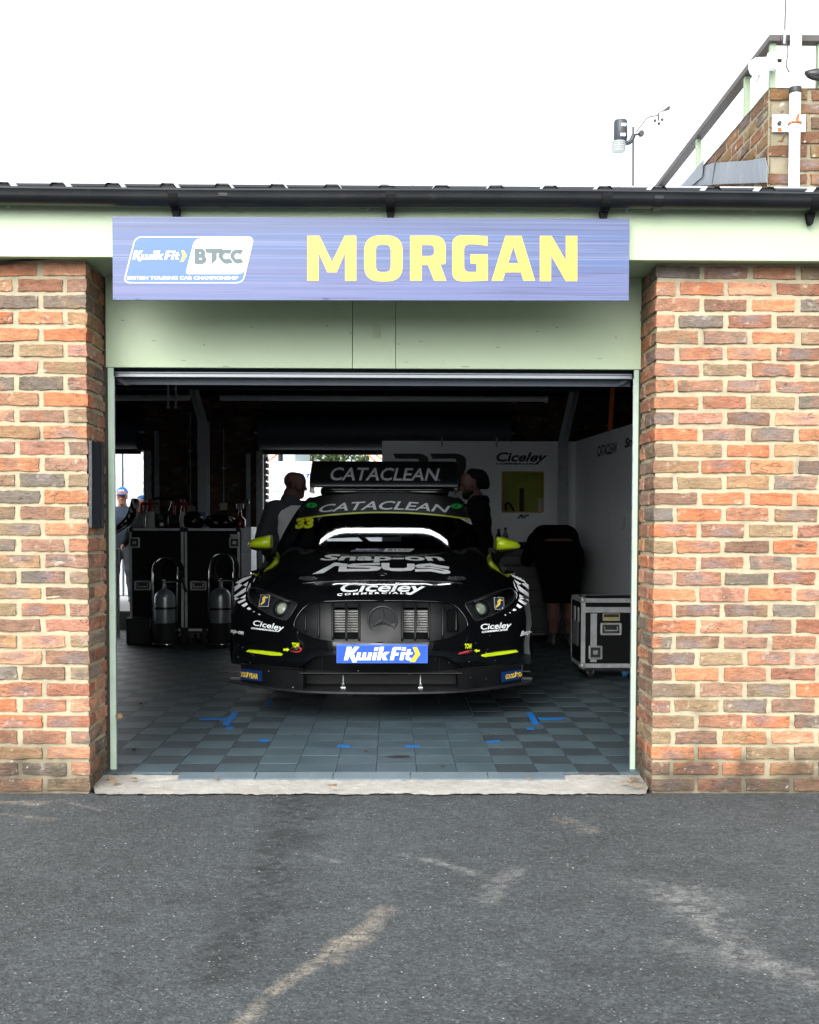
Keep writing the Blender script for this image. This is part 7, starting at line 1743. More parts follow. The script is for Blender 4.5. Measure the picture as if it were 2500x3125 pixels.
for P in ([(1548, 890), (1565, 850), (1578, 858), (1570, 905), (1578, 930), (1545, 930)],):
    v, f = refine(*cdt([[g6(*p) for p in P]]), 4); bv = bvh_of([o for o in mast.children if o.name.startswith(('lower_tube', 'upper_tube'))]); decal('rust_run', [(v, f)], M_RUST, mast, bv, .0015, None, zc=False)
# aerial tied to the rail
a_ = [at(*g6(*p), Yq+.01) for p in ((1478, -260), (1474, 0), (1468, 160), (1466, 260))]
wh = thing('aerial', tuple(a_[-1]), 'thin dark whip aerial tied to the handrail cap', 'aerial')
MB().tube([tuple(p) for p in a_], .0035, 6).build('whip', M_BLKH, wh); q = a_[-1]
MB().tube([(q.x, q.y, q.z+.02), (q.x, q.y, q.z-.05)], .009, 8).build('aerial_base', M_ZPOST, wh)
c_ = [at(*g6(*p), Yq-.01) for p in ((1482, 270), (1478, 310), (1490, 370), (1486, 430), (1478, 490), (1500, 540), (1518, 510))]
MB().tube(spl([tuple(p) for p in c_], 5), .0028, 6).build('aerial_lead', M_BLKH, wh, smooth=True)
# white camera on the corner post
cb_ = [at(*g6(*p), Yq-.02) for p in ((1215, 530), (1330, 470), (1400, 420))]
cm = thing('security_camera', tuple(cb_[2]), 'white bullet camera clamped to the corner post of the handrail', 'camera')
d_ = (cb_[1]-cb_[0]).normalized()
MB().tube([tuple(cb_[0]), tuple(cb_[0]+d_*.012), tuple(cb_[0]+(cb_[1]-cb_[0])*.5), tuple(cb_[1])], .04, 18, radii=[.030, .046, .048, .030]).build('camera_body', M_MAST, cm, smooth=True)
m = MB().tube([tuple(cb_[1]), tuple(cb_[2])], .02, 12).box(cb_[2].x-.035, cb_[2].x+.01, Yq-.02, Yq+.03, cb_[2].z-.06, cb_[2].z+.02, .006).tube([tuple(at(*g6(1360, 400), Yq-.02)), tuple(at(*g6(1362, 440), Yq-.02))], .016, 8); m.build('camera_arm', M_WHITE, cm, smooth=True, auto=40)
MB().tube([tuple(at(*g6(1385, 455), Yq+.03)), tuple(at(*g6(1440, 455), Yq+.03))], .010, 8).build('clamp', M_BLKH, cm)
MB().tube(spl([tuple(at(*g6(*p), Yq-.02)) for p in ((1280, 560), (1268, 590), (1252, 615))], 4), .002, 6).build('camera_lead', M_DARKIN, cm)
q = [at(*g6(*p), Yq+.0) for p in ((1618, 545), (1650, 555), (1690, 560), (1760, 565))]
hn = MB().tube([tuple(p) for p in q], .03, 12, radii=[.008, .022, .030, .032]).build('floodlight', M_BLKH, None, smooth=True, origin=tuple(q[0])); tag(hn, 'small black floodlight on the railing at the picture edge', 'floodlight')
# weather station on its pole, on the garage roof
Yw = 3.0
def pw(x, y): return at(*g6(x, y), Yw)
ws = thing('weather_station', tuple(pw(327, 1400)), 'dark grey weather station with rain gauge on a thin pole above the roof', 'weather station')
M_WS = mat('weather_grey', (.022, .027, .033), .45, var=.1)
a_, b_ = pw(327, 955), pw(327, 1470)
MB().tube([tuple(a_), (b_.x, Yw, b_.z-.3)], .007, 12).build('pole', M_WS, ws, smooth=True, auto=40)
c_ = pw(232, 970); top_, mid_, bot_ = pw(232, 908), pw(225, 1062), pw(222, 1140); r0 = abs(pw(285, 950).x-pw(180, 950).x)/2
MB().lathe([(r0*.80, mid_.z), (r0*.98, mid_.z+.02), (r0*.95, top_.z-.01), (r0*.86, top_.z), (r0*.80, top_.z-.02), (r0*.3, mid_.z+.15)], (c_.x, Yw, 0), 28).build('rain_collector', M_WS, ws, smooth=True, auto=40)
sh_ = []
for k in range(5): z_ = bot_.z+(mid_.z-bot_.z)*k/5; h_ = (mid_.z-bot_.z)/5; sh_ += [(r0*.86, z_), (r0*.98, z_+h_*.35), (r0*.98, z_+h_*.6), (r0*.80, z_+h_*.75)]
MB().lathe(sh_, (c_.x-.012, Yw, 0), 28).build('radiation_shield', mat('shield_white', (.34, .36, .35), .5), ws, smooth=True, auto=30)
e_ = pw(330, 1050); MB().tube(spl([(c_.x+.02, Yw, mid_.z), (c_.x+.05, Yw, mid_.z-.012), (e_.x-.02, Yw, e_.z-.01), (e_.x, Yw, e_.z+.03)], 5), .016, 10).build('mount_arm', M_WS, ws, smooth=True)
for px, py in ((245, 955), (240, 1030)): q = pw(px, py); MB().box(q.x-.018, q.x+.018, Yw-r0-.002, Yw-r0+.01, q.z-.010, q.z+.010, .002).build('label', M_WHITE, ws)
q = pw(380, 1016); MB().lathe([(.018, -.02), (.021, -.01), (.021, .01), (.018, .02)], (q.x, Yw-.03, q.z), 18, 'Y').tube([(a_.x, Yw, q.z), (q.x, Yw-.03, q.z)], .007, 8).build('solar_knob', M_BLKH, ws, smooth=True, auto=40)
arm = spl([tuple(pw(*p)) for p in ((345, 1000), (390, 940), (430, 890), (470, 875), (520, 868))], 5); MB().tube(arm, .0035, 6).build('anemometer_arm', M_WS, ws, smooth=True)
q = pw(518, 850); m = MB().tube([(q.x, Yw, q.z), (q.x, Yw, pw(522, 905).z)], .006, 8)
for x, y in ((490, 908), (530, 915), (545, 900)): p = pw(x, y); m.lathe([(.003, p.z-.01), (.009, p.z-.006), (.010, p.z+.006), (.008, p.z+.008)], (p.x, Yw+(.04 if x == 530 else 0), 0), 10)
m.build('wind_cups', M_BLKH, ws, smooth=True, auto=40)
V = [pw(*p) for p in ((520, 842), (555, 828), (590, 800), (607, 797), (600, 825), (560, 835))]
MB().prism([(p.x, p.z) for p in V], lambda u, w_: (u, Yw, w_), (0, .006, 0)).build('wind_vane', M_BLKH, ws)
# ================================================================== OUTSIDE AT THE BACK
YB = 13.0
tr = thing('trailer', (-4, YB+1, zk), 'big white race trailer parked behind the garage', 'trailer')
M_TRW = mat('trailer_white', (.78, .80, .82), .35, var=.03); 
tzt_ = at(950, 1408, YB).z
MB().box(-12, 4.0, YB, YB+2.4, zk+.9, tzt_, .03).build('trailer_body', M_TRW, tr)
MB().box(-12, 4.0, YB+.05, YB+2.35, zk+.35, zk+.899).build('skirt', M_TRW, tr)
for px in (863, 368, 1040): 
    p = at(px, 1500, YB); MB().box(p.x-.02, p.x+.02, YB-.012, YB-.001, zk+.95, tzt_-.02, .003).build('panel_joint', mat('joint_grey', (.60, .63, .66), .4) if px != 368 else mat('joint_dark', (.02, .05, .06), .4), tr)
p = at(950, 1498, YB); MB().box(-12, 4, YB-.010, YB-.001, p.z-.012, p.z+.012).build('panel_joint', mat('joint_grey', (.6, .6, .6)), tr)
p = at(950, 1416, YB); MB().box(-12, 4, YB-.010, YB-.001, p.z-.008, p.z+.008).build('panel_joint', mat('joint_grey', (.6, .6, .6)), tr)
flat_art('trailer_lettering', [word('CATACLEAN', [(890, 1458), (1050, 1458), (1060, 1446), (896, 1446)], .03)], M_BLUE, tr, YB, .004)
for x in (-8, -7, 2.5): MB().lathe([(.2, -.12), (.45, -.12), (.48, 0), (.45, .12), (.2, .12)], (x, YB+.25, zk+.48), 24, 'X').build('wheel', M_RUBBER, tr, smooth=True, auto=40)
# the tall white side of a second awning seen through the left opening
aw = thing('awning', (-6.0, 11.2, zk), 'tall white awning wall behind the left opening', 'awning')
MB().box(-9.0, -3.55, 11.2, 11.25, zk+.02, 5.0).build('wall_sheet', M_TRW, aw)
p = at(374, 1450, 11.19); MB().box(p.x-.012, p.x+.012, 11.185, 11.199, zk, 4.9).build('awning_pole', mat('joint_dark', (.02, .05, .06), .4), aw)
p = at(420, 1500, 11.19); MB().box(-9, -3.56, 11.188, 11.199, p.z-.006, p.z+.006).build('hem', mat('joint_grey', (.6, .6, .6)), aw)
# pale marquee gables above the trailer, with orange guy lines
M_MARQ = mat('marquee_sheet', (.58, .66, .68), .5, var=.05); M_GUY = mat('orange_guy', (.75, .20, .06), .5)
for xa, xb, lab in ((818, 848, 'pale grey marquee gable behind the trailer by the brick edge'), (864, 900, 'ribbed pale grey cabin end behind the trailer, beside the dark gap'), (1128, 1300, 'pale marquee gable behind the trailer, right of the tree')):
    a_, b_ = at(xa, 1450, 17), at(xb, 1450, 17); o = thing('marquee', ((a_.x+b_.x)/2, 17, zk), lab, 'marquee')
    h_ = 5.2; xmid = (a_.x+b_.x)/2; MB().prism([(a_.x, zk), (b_.x, zk), (b_.x, h_), (xmid, h_+.8), (a_.x, h_)], lambda u, w_: (u, 17, w_), (0, 4, 0)).build('marquee_sheet', M_MARQ, o)
    if xa == 864:
        for z_ in np.arange(3.0, 5.2, .07): MB().box(a_.x+.02, b_.x-.02, 16.985, 16.999, z_, z_+.02).build('cladding_rib', M_TRW, o) if z_ < 4.0 else None
for i, (p, q) in enumerate((((818, 1408), (862, 1374)), ((1126, 1390), (1110, 1376)), ((1130, 1376), (1168, 1402)))):
    a_, b_ = at(*p, 16.5), at(*q, 16.5); d_ = (b_-a_); o = MB().tube([tuple(a_-d_*3.2), tuple(b_+d_*2)], .02, 6).build('guy_line', M_GUY, None, origin=tuple(a_)); tag(o, ['orange guy line rising over the left marquee', 'short orange guy line beside the tree', 'orange guy line falling across the right marquee'][i], 'guy line', 'orange guy lines')
# tree over the trailer: tapered trunk, limbs and a crown of single leaves
tree = thing('tree', (-1.6, 24, zk), 'leafy green tree standing behind the white trailer', 'tree')
tm = MB().tube([(-1.6, 24, 0), (-1.55, 24, 2), (-1.45, 24, 3.4)], .2, 10, radii=[.28, .22, .16]); rt = random.Random(4); tips = []
for k in range(9):
    a = k*.7+rt.random()*.4; L_ = 1.6+rt.random()*1.4; z0 = 1.6+k*.2; t_ = (-1.5+L_*math.cos(a), 24+L_*math.sin(a)*.6, z0+.9+rt.random()*1.0)
    tm.tube([(-1.5, 24, z0), (-1.5+L_*.5*math.cos(a), 24+.3*L_*math.sin(a), z0+.7), t_], .05, 6, radii=[.09, .06, .02]); tips.append(t_)
tm.build('trunk', mat('bark', (.09, .07, .05), .9, bump=.5), tree, smooth=True)
V = []; Fc = []; rr = np.random.default_rng(8)
for cx_, cy_, cz_ in tips+[(-1.5, 24, 4.2), (-.6, 23.6, 3.7), (-2.4, 23.8, 3.8), (-1.4, 23.5, 3.3), (-.5, 23.7, 3.0), (-2.6, 23.6, 3.0), (-1.9, 23.4, 2.9)]:
    for k in range(340):
        d = rr.normal(size=3); d /= np.linalg.norm(d); p = np.array((cx_, cy_, cz_))+d*rr.random()**.45*np.array((.85, .7, .65)); u = rr.normal(size=3); u /= np.linalg.norm(u); w_ = np.cross(u, rr.normal(size=3)); w_ /= np.linalg.norm(w_); s = rr.uniform(.05, .10)
        k0 = len(V); V += [p-u*s, p+w_*s*.5, p+u*s, p-w_*s*.5]; Fc.append([k0, k0+1, k0+2, k0+3])
obj('crown', V, Fc, mat('leaf_green', (.085, .13, .035), .55, var=.45, scale=1.5), tree)
bx_ = at(852, 1430, 20); bx2 = at(864, 1430, 20); tk = MB().box(bx_.x-.1, bx2.x+.1, 20, 21, zk, 6).build('dark_shed', mat('dark_green_shed', (.02, .045, .035), .6), None, origin=(bx_.x, 20, zk)); tag(tk, 'dark green shed in the gap between the marquees', 'shed')
# ================================================================== PEOPLE: one skin per body, grown from a smooth distance field
def sdf_mesh(prims, h, k=.03, pad=.06, cut=None):
    """smooth union of tapered capsules / ellipsoids, then surface nets -> verts, quads"""
    lo = np.min([np.minimum(np.array(p[1])-p[3] if p[0] == 'c' else np.array(p[1])-np.max(p[2]), np.array(p[2])-p[4] if p[0] == 'c' else np.array(p[1])-np.max(p[2])) for p in prims], 0)-pad
    hi = np.max([np.maximum(np.array(p[1])+p[3] if p[0] == 'c' else np.array(p[1])+np.max(p[2]), np.array(p[2])+p[4] if p[0] == 'c' else np.array(p[1])+np.max(p[2])) for p in prims], 0)+pad
    n = np.ceil((hi-lo)/h).astype(int)+1
    ax = [lo[i]+h*np.arange(n[i]) for i in range(3)]
    Fd = np.full(n, 9.0, np.float32)
    for p in prims:
        if p[0] == 'c':
            a, b, r1, r2 = np.array(p[1]), np.array(p[2]), p[3], p[4]; kk = p[5] if len(p) > 5 else k
            m0 = np.minimum(a-r1, b-r2)-.12; m1 = np.maximum(a+r1, b+r2)+.12
        else:
            a, rad = np.array(p[1]), np.array(p[2]); kk = p[3] if len(p) > 3 else k; m0 = a-rad.max()-.12; m1 = a+rad.max()+.12
        s = [slice(max(0, int((m0[i]-lo[i])/h)), max(1, min(n[i], int((m1[i]-lo[i])/h)+2))) for i in range(3)]
        X, Y, Z = np.meshgrid(ax[0][s[0]], ax[1][s[1]], ax[2][s[2]], indexing='ij')
        if p[0] == 'c':
            d = b-a; L2 = max(d@d, 1e-12); t = np.clip(((X-a[0])*d[0]+(Y-a[1])*d[1]+(Z-a[2])*d[2])/L2, 0, 1)
            D = np.sqrt((X-a[0]-t*d[0])**2+(Y-a[1]-t*d[1])**2+(Z-a[2]-t*d[2])**2)-(r1+(r2-r1)*t)
        else:
            q = np.sqrt(((X-a[0])/rad[0])**2+((Y-a[1])/rad[1])**2+((Z-a[2])/rad[2])**2); D = (q-1)*rad.min()*(1+.0*q)
        O = Fd[s[0], s[1], s[2]]; hh = np.clip(.5+.5*(O-D)/kk, 0, 1); Fd[s[0], s[1], s[2]] = O*(1-hh)+D*hh-kk*hh*(1-hh)
    if cut is not None:
        X, Y, Z = np.meshgrid(*ax, indexing='ij'); Fd = np.maximum(Fd, cut(X, Y, Z))
    S = Fd < 0
    c = [S[i:n[0]-1+i, j:n[1]-1+j, q:n[2]-1+q] for i in (0, 1) for j in (0, 1) for q in (0, 1)]
    tot = sum(x.astype(int) for x in c); act = (tot > 0) & (tot < 8); idx = -np.ones(act.shape, int); cells = np.argwhere(act); idx[act] = np.arange(len(cells))
    P = np.zeros((len(cells), 3)); W = np.zeros(len(cells)); off = np.array([(i, j, q) for i in (0, 1) for j in (0, 1) for q in (0, 1)])
    for a in range(8):
        for b in range(a+1, 8):
            if abs(off[a]-off[b]).sum() != 1: continue
            fa = Fd[tuple((cells+off[a]).T)]; fb = Fd[tuple((cells+off[b]).T)]; m = (fa < 0) != (fb < 0); t = np.where(m, fa/np.where(np.abs(fa-fb) < 1e-9, 1, fa-fb), 0)
            P += np.where(m[:, None], off[a]+(off[b]-off[a])*t[:, None], 0); W += m
    V = lo+h*(cells+P/np.maximum(W, 1)[:, None]); Q = []
    for d in range(3):
        e1, e2 = [(1, 2), (2, 0), (0, 1)][d]
        sl0 = [slice(1, n[i]-1) for i in range(3)]; sl0[d] = slice(0, n[d]-1); sl1 = list(sl0); sl1[d] = slice(1, n[d])
        a, b = S[tuple(sl0)], S[tuple(sl1)]; g = np.argwhere(a != b); o0 = np.array([1, 1, 1]); o0[d] = 0; g = g+o0
        fl = S[tuple(g.T)]; u1 = np.zeros(3, int); u1[e1] = 1; u2 = np.zeros(3, int); u2[e2] = 1
        qd = np.stack([idx[tuple((g-u1-u2).T)], idx[tuple((g-u2).T)], idx[tuple(g.T)], idx[tuple((g-u1).T)]], 1)
        qd[~fl] = qd[~fl][:, ::-1]; Q.append(qd)
    return V, np.concatenate(Q)
class Fig:
    """places local figure coordinates: x to the figure's left, y forward, z up"""
    def __init__(s, base, yaw, sc=1.0): s.b = np.array(base, float); s.c, s.s = math.cos(yaw), math.sin(yaw); s.k = sc
    def __call__(s, p): x, y, z = np.array(p, float)*s.k; return s.b+np.array([x*s.c-y*s.s, x*s.s+y*s.c, z])
    def C(s, a, b, r1, r2, kk=.03): return ('c', s(a), s(b), r1*s.k, r2*s.k, kk)
    def B(s, c, r, kk=.03): return ('c', s(c), s((c[0], c[1], c[2]+.001)), r*s.k, r*s.k, kk)
M_SKIN = mat('skin', (.34, .18, .12), .5, var=.12, scale=20); M_SKIN2 = mat('skin_ruddy', (.42, .19, .13), .5, var=.14, scale=22)
def head(F, c, pitch=0.0, face=1.0, bald=False):
    """skull, jaw, nose, brow, lips, ears: local centre c (eye height), looking along +y"""
    cx, cy, cz = c; g = lambda x, y, z: (cx+x, cy+y*math.cos(pitch)-z*math.sin(pitch), cz+y*math.sin(pitch)+z*math.cos(pitch)); L = []
    L += [F.C(g(0, -.03, .045), g(0, .022, .045), .083, .079, .03), F.C(g(-.02, .03, .01), g(.02, .03, .01), .060, .060, .03), F.C(g(0, .045, -.05), g(0, .052, -.088), .045, .034, .03), F.C(g(-.035, .01, -.07), g(.0, .06, -.095), .028, .024, .025), F.C(g(.035, .01, -.07), g(0, .06, -.095), .028, .024, .025)]
    L += [F.C(g(0, .090, .012), g(0, .107, -.030), .010, .015, .012), F.C(g(-.013, .095, -.034), g(.013, .095, -.034), .009, .009, .01), F.C(g(-.038, .080, .024), g(.038, .080, .024), .013, .013, .015), F.C(g(-.020, .086, -.062), g(.020, .086, -.062), .008, .008, .008), F.C(g(-.018, .084, -.074), g(.018, .084, -.074), .008, .008, .008)]
    for s in (-1, 1): L += [F.C(g(s*.078, -.01, .025), g(s*.080, -.004, -.030), .016, .010, .008), F.B(g(s*.034, .066, .002), .017, .01), F.C(g(s*.05, .05, -.03), g(s*.03, .06, -.05), .028, .022, .02)]
    L += [F.C((cx, cy-.025, cz-.07), (cx, cy-.04, cz-.20), .058, .064, .03)]
    return L
def hand(F, w, d, up, side):
    """palm, thumb and four bent fingers; w wrist, d pointing direction, up back of the hand"""
    w, d, up = map(lambda v: np.array(v, float), (w, d, up)); d /= np.linalg.norm(d); up /= np.linalg.norm(up); lat = np.cross(d, up)*side; L = [F.C(w, w+d*.075, .026, .030, .015), F.C(w+lat*.012, w+d*.07+lat*.025, .016, .014, .012), F.C(w-lat*.012, w+d*.07-lat*.025, .016, .014, .012)]
    for i, (o, l) in enumerate(((-.030, .060), (-.010, .072), (.010, .068), (.029, .052))):
        a = w+d*.085+lat*o; b = a+d*l*.5-up*.006; c = b+d*l*.42-up*.020; e = c+d*l*.22-up*.022; L += [F.C(a, b, .0095, .009, .005), F.C(b, c, .009, .008, .004), F.C(c, e, .008, .0065, .004)]
    t = w+d*.02-lat*.026; t2 = t+d*.035-lat*.028-up*.006; t3 = t2+d*.03-lat*.006-up*.010; return L+[F.C(t, t2, .013, .0105, .008), F.C(t2, t3, .0105, .008, .005)]
def skin_obj(name, prims, m, par, h=.009, k=.03, cut=None, sm=True):
    v, f = sdf_mesh(prims, h, k, cut=cut); return obj(name, v, f, m, par, smooth=True)
def grow(L, g): return [('c', p[1], p[2], p[3]+g, p[4]+g)+tuple(p[5:]) for p in L]
def stand(F, la, ra, lean=0.0, belly=.0, legs=((0, 0), (0, 0)), wide=1.0):
    """torso, arms (elbow, wrist per side), legs of a standing figure about 1.78 m tall -> dict of prims"""
    S = {}; y = lambda z: lean*(z-.95)
    S['torso'] = [F.C((-.10*wide, 0, .98), (.10*wide, 0, .98), .115, .115, .05), F.C((-.085*wide, y(1.12)+.01, 1.12), (.085*wide, y(1.12)+.01, 1.12), .11+belly, .11+belly, .06), F.C((-.10*wide, y(1.30)+.015, 1.30), (.10*wide, y(1.30)+.015, 1.30), .115, .115, .06), F.C((-.135*wide, y(1.42), 1.425), (.135*wide, y(1.42), 1.425), .070, .070, .06), F.C((0, y(1.4), 1.40), (0, y(1.5)+.0, 1.53), .085, .062, .05)]
    S['arms'] = []; S['sleeve'] = []; S['fore'] = []; S['hands'] = []
    for s, A in ((1, la), (-1, ra)):
        sh = (s*.185*wide, y(1.42), 1.415); el, wr = A
        S['sleeve'] += [F.C(sh, el, .062, .050, .04)]; S['fore'] += [F.C(el, wr, .046, .031, .03)]
        d = np.array(wr)-np.array(el); S['hands'] += hand(F, wr, d, np.array([s*.9, .3, .2]), -s)
    S['legs'] = []; S['shoes'] = []
    for s, (kx, ky) in ((1, legs[0]), (-1, legs[1])):
        hp, kn, an = (s*.095, 0, .93), (s*.105+kx*.5, .02+ky*.5, .50), (s*.11+kx, ky-.01, .09)
        S['legs'] += [F.C(hp, kn, .098, .064, .05), F.C(kn, (an[0], an[1]-.012, .32), .060, .062, .04), F.C((an[0], an[1]-.012, .32), an, .058, .042, .04)]
        S['shoes'] += [F.C((an[0], an[1]-.02, .055), (an[0]+s*.012, an[1]+.12, .042), .052, .040, .03), F.C((an[0]+s*.008, an[1]+.08, .036), (an[0]+s*.015, an[1]+.17, .032), .042, .030, .03)]
    return S
def face_bits(F, par, c, hair=True, glasses=False):
    m = MB(); cx, cy, cz = c
    for s in (-1, 1):
        q = F((cx+s*.034, cy+.081, cz+.003)); m.lathe([(.0002, -.011), (.007, -.008), (.011, 0), (.007, .008), (.0002, .011)], tuple(q), 10)
    m.build('eyes', mat('dark_eye', (.03, .022, .018), .25), par, smooth=True)
# ---- 1: man in the blue cap behind the left opening
Yp = 9.9; base = at(376, 1884, Yp); zg = zk; sc = (at(376, 1490, Yp).z-zg)/1.80; F = Fig((base.x, Yp, zg), math.pi+.12, sc)
p1 = thing('person', (base.x, Yp, zg), 'man in a blue cap, glasses, grey blue T-shirt and jeans outside the left opening', 'person', 'people around the car')
S = stand(F, ((.27, .05, 1.13), (.22, .24, 1.02)), ((-.28, .02, 1.12), (-.25, .16, .92)), belly=.015, legs=((.03, .03), (-.02, 0)))
hc = (0, .035, 1.665)
skin_obj('body', S['torso']+S['sleeve']+S['fore']+S['hands']+S['legs']+head(F, hc, -.05), M_SKIN2, p1)
zc1 = lambda z: zg+z*sc
skin_obj('t_shirt', grow(S['torso'], .012)+grow(S['sleeve'], .014), mat('grey_blue_cotton', (.034, .054, .084), .85, var=.15, bump=.3, bscale=30), p1, cut=lambda X, Y, Z: np.maximum(np.maximum(zc1(.90)-Z, Z-zc1(1.515)), np.abs(X-base.x)*.0+np.where(np.abs(X-base.x) > .22*sc, zc1(1.17)-Z, -1)))
skin_obj('jeans', grow(S['legs'], .012)+grow(S['torso'][:1], .006), mat('grey_denim', (.06, .066, .08), .85, var=.3, bump=.4, bscale=60), p1, cut=lambda X, Y, Z: Z-zc1(.98))
skin_obj('shoes', S['shoes'], mat('black_shoe', (.02, .02, .02), .5), p1, h=.008)
cp = [F.C((0, -.028, hc[2]+.070), (0, .030, hc[2]+.070), .088, .086, .02)]
cap = skin_obj('cap', cp, mat('cap_blue', (.012, .16, .55), .7, var=.1), p1, h=.006, cut=lambda X, Y, Z: (zc1(hc[2]+.050)-Z))
bl = spl([(-.075, .06, 0), (-.06, .13, -.004), (0, .165, -.008), (.06, .13, -.004), (.075, .06, 0)], 5)
V = [F((x, hc[1]+y, hc[2]+.052+z-.012*(y/.16)-.25*x*x)) for x, y, z in bl]+[F((x*.9, hc[1]+.05, hc[2]+.056-.25*x*x)) for x, y, z in bl]; n = len(bl)
MB().add(V+[p-np.array((0, 0, .006)) for p in V], [[i, i+1, n+i+1, n+i] for i in range(n-1)]+[[2*n+i, 3*n+i, 3*n+i+1, 2*n+i+1] for i in range(n-1)]+[[i, 2*n+i, 2*n+i+1, i+1] for i in range(n-1)]).build('cap_peak', MATS['cap_blue'], cap, smooth=True)
v_, f_ = word('Kwik Fit', [(-.045, .082), (.045, .082), (.045, .112), (-.045, .112)], .04)
MB().add([F((-a_, hc[1]+.030+math.sqrt(max(1e-4, .092**2-a_*a_-(b2-.070)**2))+.002, hc[2]+b2)) for a_, b2 in v_], f_).build('cap_lettering', M_WHITE, cap)
face_bits(F, p1, hc)
m = MB()
for s in (-1, 1):
    ring = [tuple(F((s*.034+.022*math.cos(a), hc[1]+.098, hc[2]+.0+.015*math.sin(a)))) for a in np.linspace(0, 2*math.pi, 15)]; m.tube(ring, .0016, 5, cap=False); m.tube([tuple(F((s*.056, hc[1]+.098, hc[2]+.003))), tuple(F((s*.082, hc[1]+.0, hc[2]+.01)))], .0014, 5)
m.build('glasses', M_BLKH, p1)
# ---- 2: second capped person, half hidden at the edge of the opening
Y2 = 9.3; b2_ = at(425, 1884, Y2); F2 = Fig((b2_.x+.06, Y2, zg), math.pi-.5, (at(376, 1516, Y2).z-zg)/1.79)
p2_ = thing('person', (b2_.x+.06, Y2, zg), 'half hidden person in a black jacket and blue cap by the left opening', 'person', 'people around the car')
S = stand(F2, ((.27, .05, 1.13), (.22, .22, 1.0)), ((-.28, .02, 1.12), (-.25, .14, .92)))
skin_obj('body', S['torso']+S['sleeve']+S['fore']+S['hands']+S['legs']+head(F2, hc), M_SKIN, p2_, h=.011)
z2_ = lambda z: zg+z*F2.k
skin_obj('jacket', grow(S['torso'], .02)+grow(S['sleeve'], .02)+grow(S['fore'], .014), mat('black_jacket', (.004, .005, .0055), .8, spec=.1, var=.2), p2_, h=.011, cut=lambda X, Y, Z: np.maximum(z2_(.86)-Z, Z-z2_(1.56)))
skin_obj('trousers', grow(S['legs'], .014), mat('black_trousers', (.005, .0055, .006), .8, spec=.1), p2_, h=.011, cut=lambda X, Y, Z: Z-z2_(.98)); skin_obj('shoes', S['shoes'], MATS['black_shoe'], p2_, h=.010)
skin_obj('cap', [F2.C((0, -.028, hc[2]+.070), (0, .030, hc[2]+.070), .088, .086, .02), F2.C((0, .08, hc[2]+.055), (0, .15, hc[2]+.045), .03, .02, .03)], MATS['cap_blue'], p2_, h=.008, cut=lambda X, Y, Z: (z2_(hc[2]+.040)-Z))
# ---- 3: bald man in the grey and white top, left of the car, in profile to the right
Y3 = dY(10.35); hp_ = at(905, 1485, Y3); yaw3 = -math.pi/2-.80
F3 = Fig((hp_.x-.055, Y3, ZT), yaw3, (at(905, 1437, Y3).z-ZT)/1.795)
p3_ = thing('person', (hp_.x-.045, Y3, ZT), 'bald man in a grey and white zip top beside the car', 'person', 'people around the car')
S = stand(F3, ((.31, -.05, 1.15), (.30, .06, .92)), ((-.30, -.03, 1.15), (-.31, .06, .90)), belly=.035, wide=1.22)
hc3 = (0, .045, 1.655); H3 = Fig((hp_.x-.055, Y3, ZT), -math.pi/2-.10, F3.k)
skin_obj('body', S['torso']+S['sleeve']+S['fore']+S['hands']+S['legs']+head(H3, hc3, -.06)+[F3.C((0, -.02, 1.48), (0, -.005, 1.57), .074, .066, .03)], mat('shaded_ruddy_skin', (.12, .055, .045), .55, var=.15), p3_)  # skin tone darkened to carry the indoor shade
z3_ = lambda z: ZT+z*F3.k
coll = [F3.C((0, -.03, 1.50), (0, .01, 1.515), .082, .074, .02)]
skin_obj('zip_top', grow(S['torso'], .016)+grow(S['sleeve'], .018)+grow(S['fore'][1:], .014)+coll, mat('charcoal_fleece', (.040, .046, .054), .85, var=.15, bump=.3, bscale=40), p3_, h=.010, cut=lambda X, Y, Z: np.maximum(z3_(.90)-Z, Z-z3_(1.575)))
# white chest panel: a second thin layer over the front and right breast
def band3(X, Y, Z):
    lx = (X-F3.b[0])*F3.c+(Y-F3.b[1])*F3.s; ly = -(X-F3.b[0])*F3.s+(Y-F3.b[1])*F3.c
    return np.maximum(np.maximum(np.maximum(z3_(1.02)-Z, Z-z3_(1.46)+.4*np.maximum(0, np.abs(lx)-.06)*F3.k), -.05-ly), np.abs(lx)-.22)
skin_obj('chest_panel', grow(S['torso'], .0195), mat('white_fleece', (.62, .63, .64), .85, var=.06, bump=.3, bscale=40), p3_, h=.008, cut=band3)
skin_obj('trousers', grow(S['legs'], .014), mat('black_trousers', (.010, .011, .012), .8), p3_, h=.011, cut=lambda X, Y, Z: Z-z3_(.98)); skin_obj('shoes', S['shoes'], MATS['black_shoe'], p3_, h=.010); face_bits(H3, p3_, hc3)
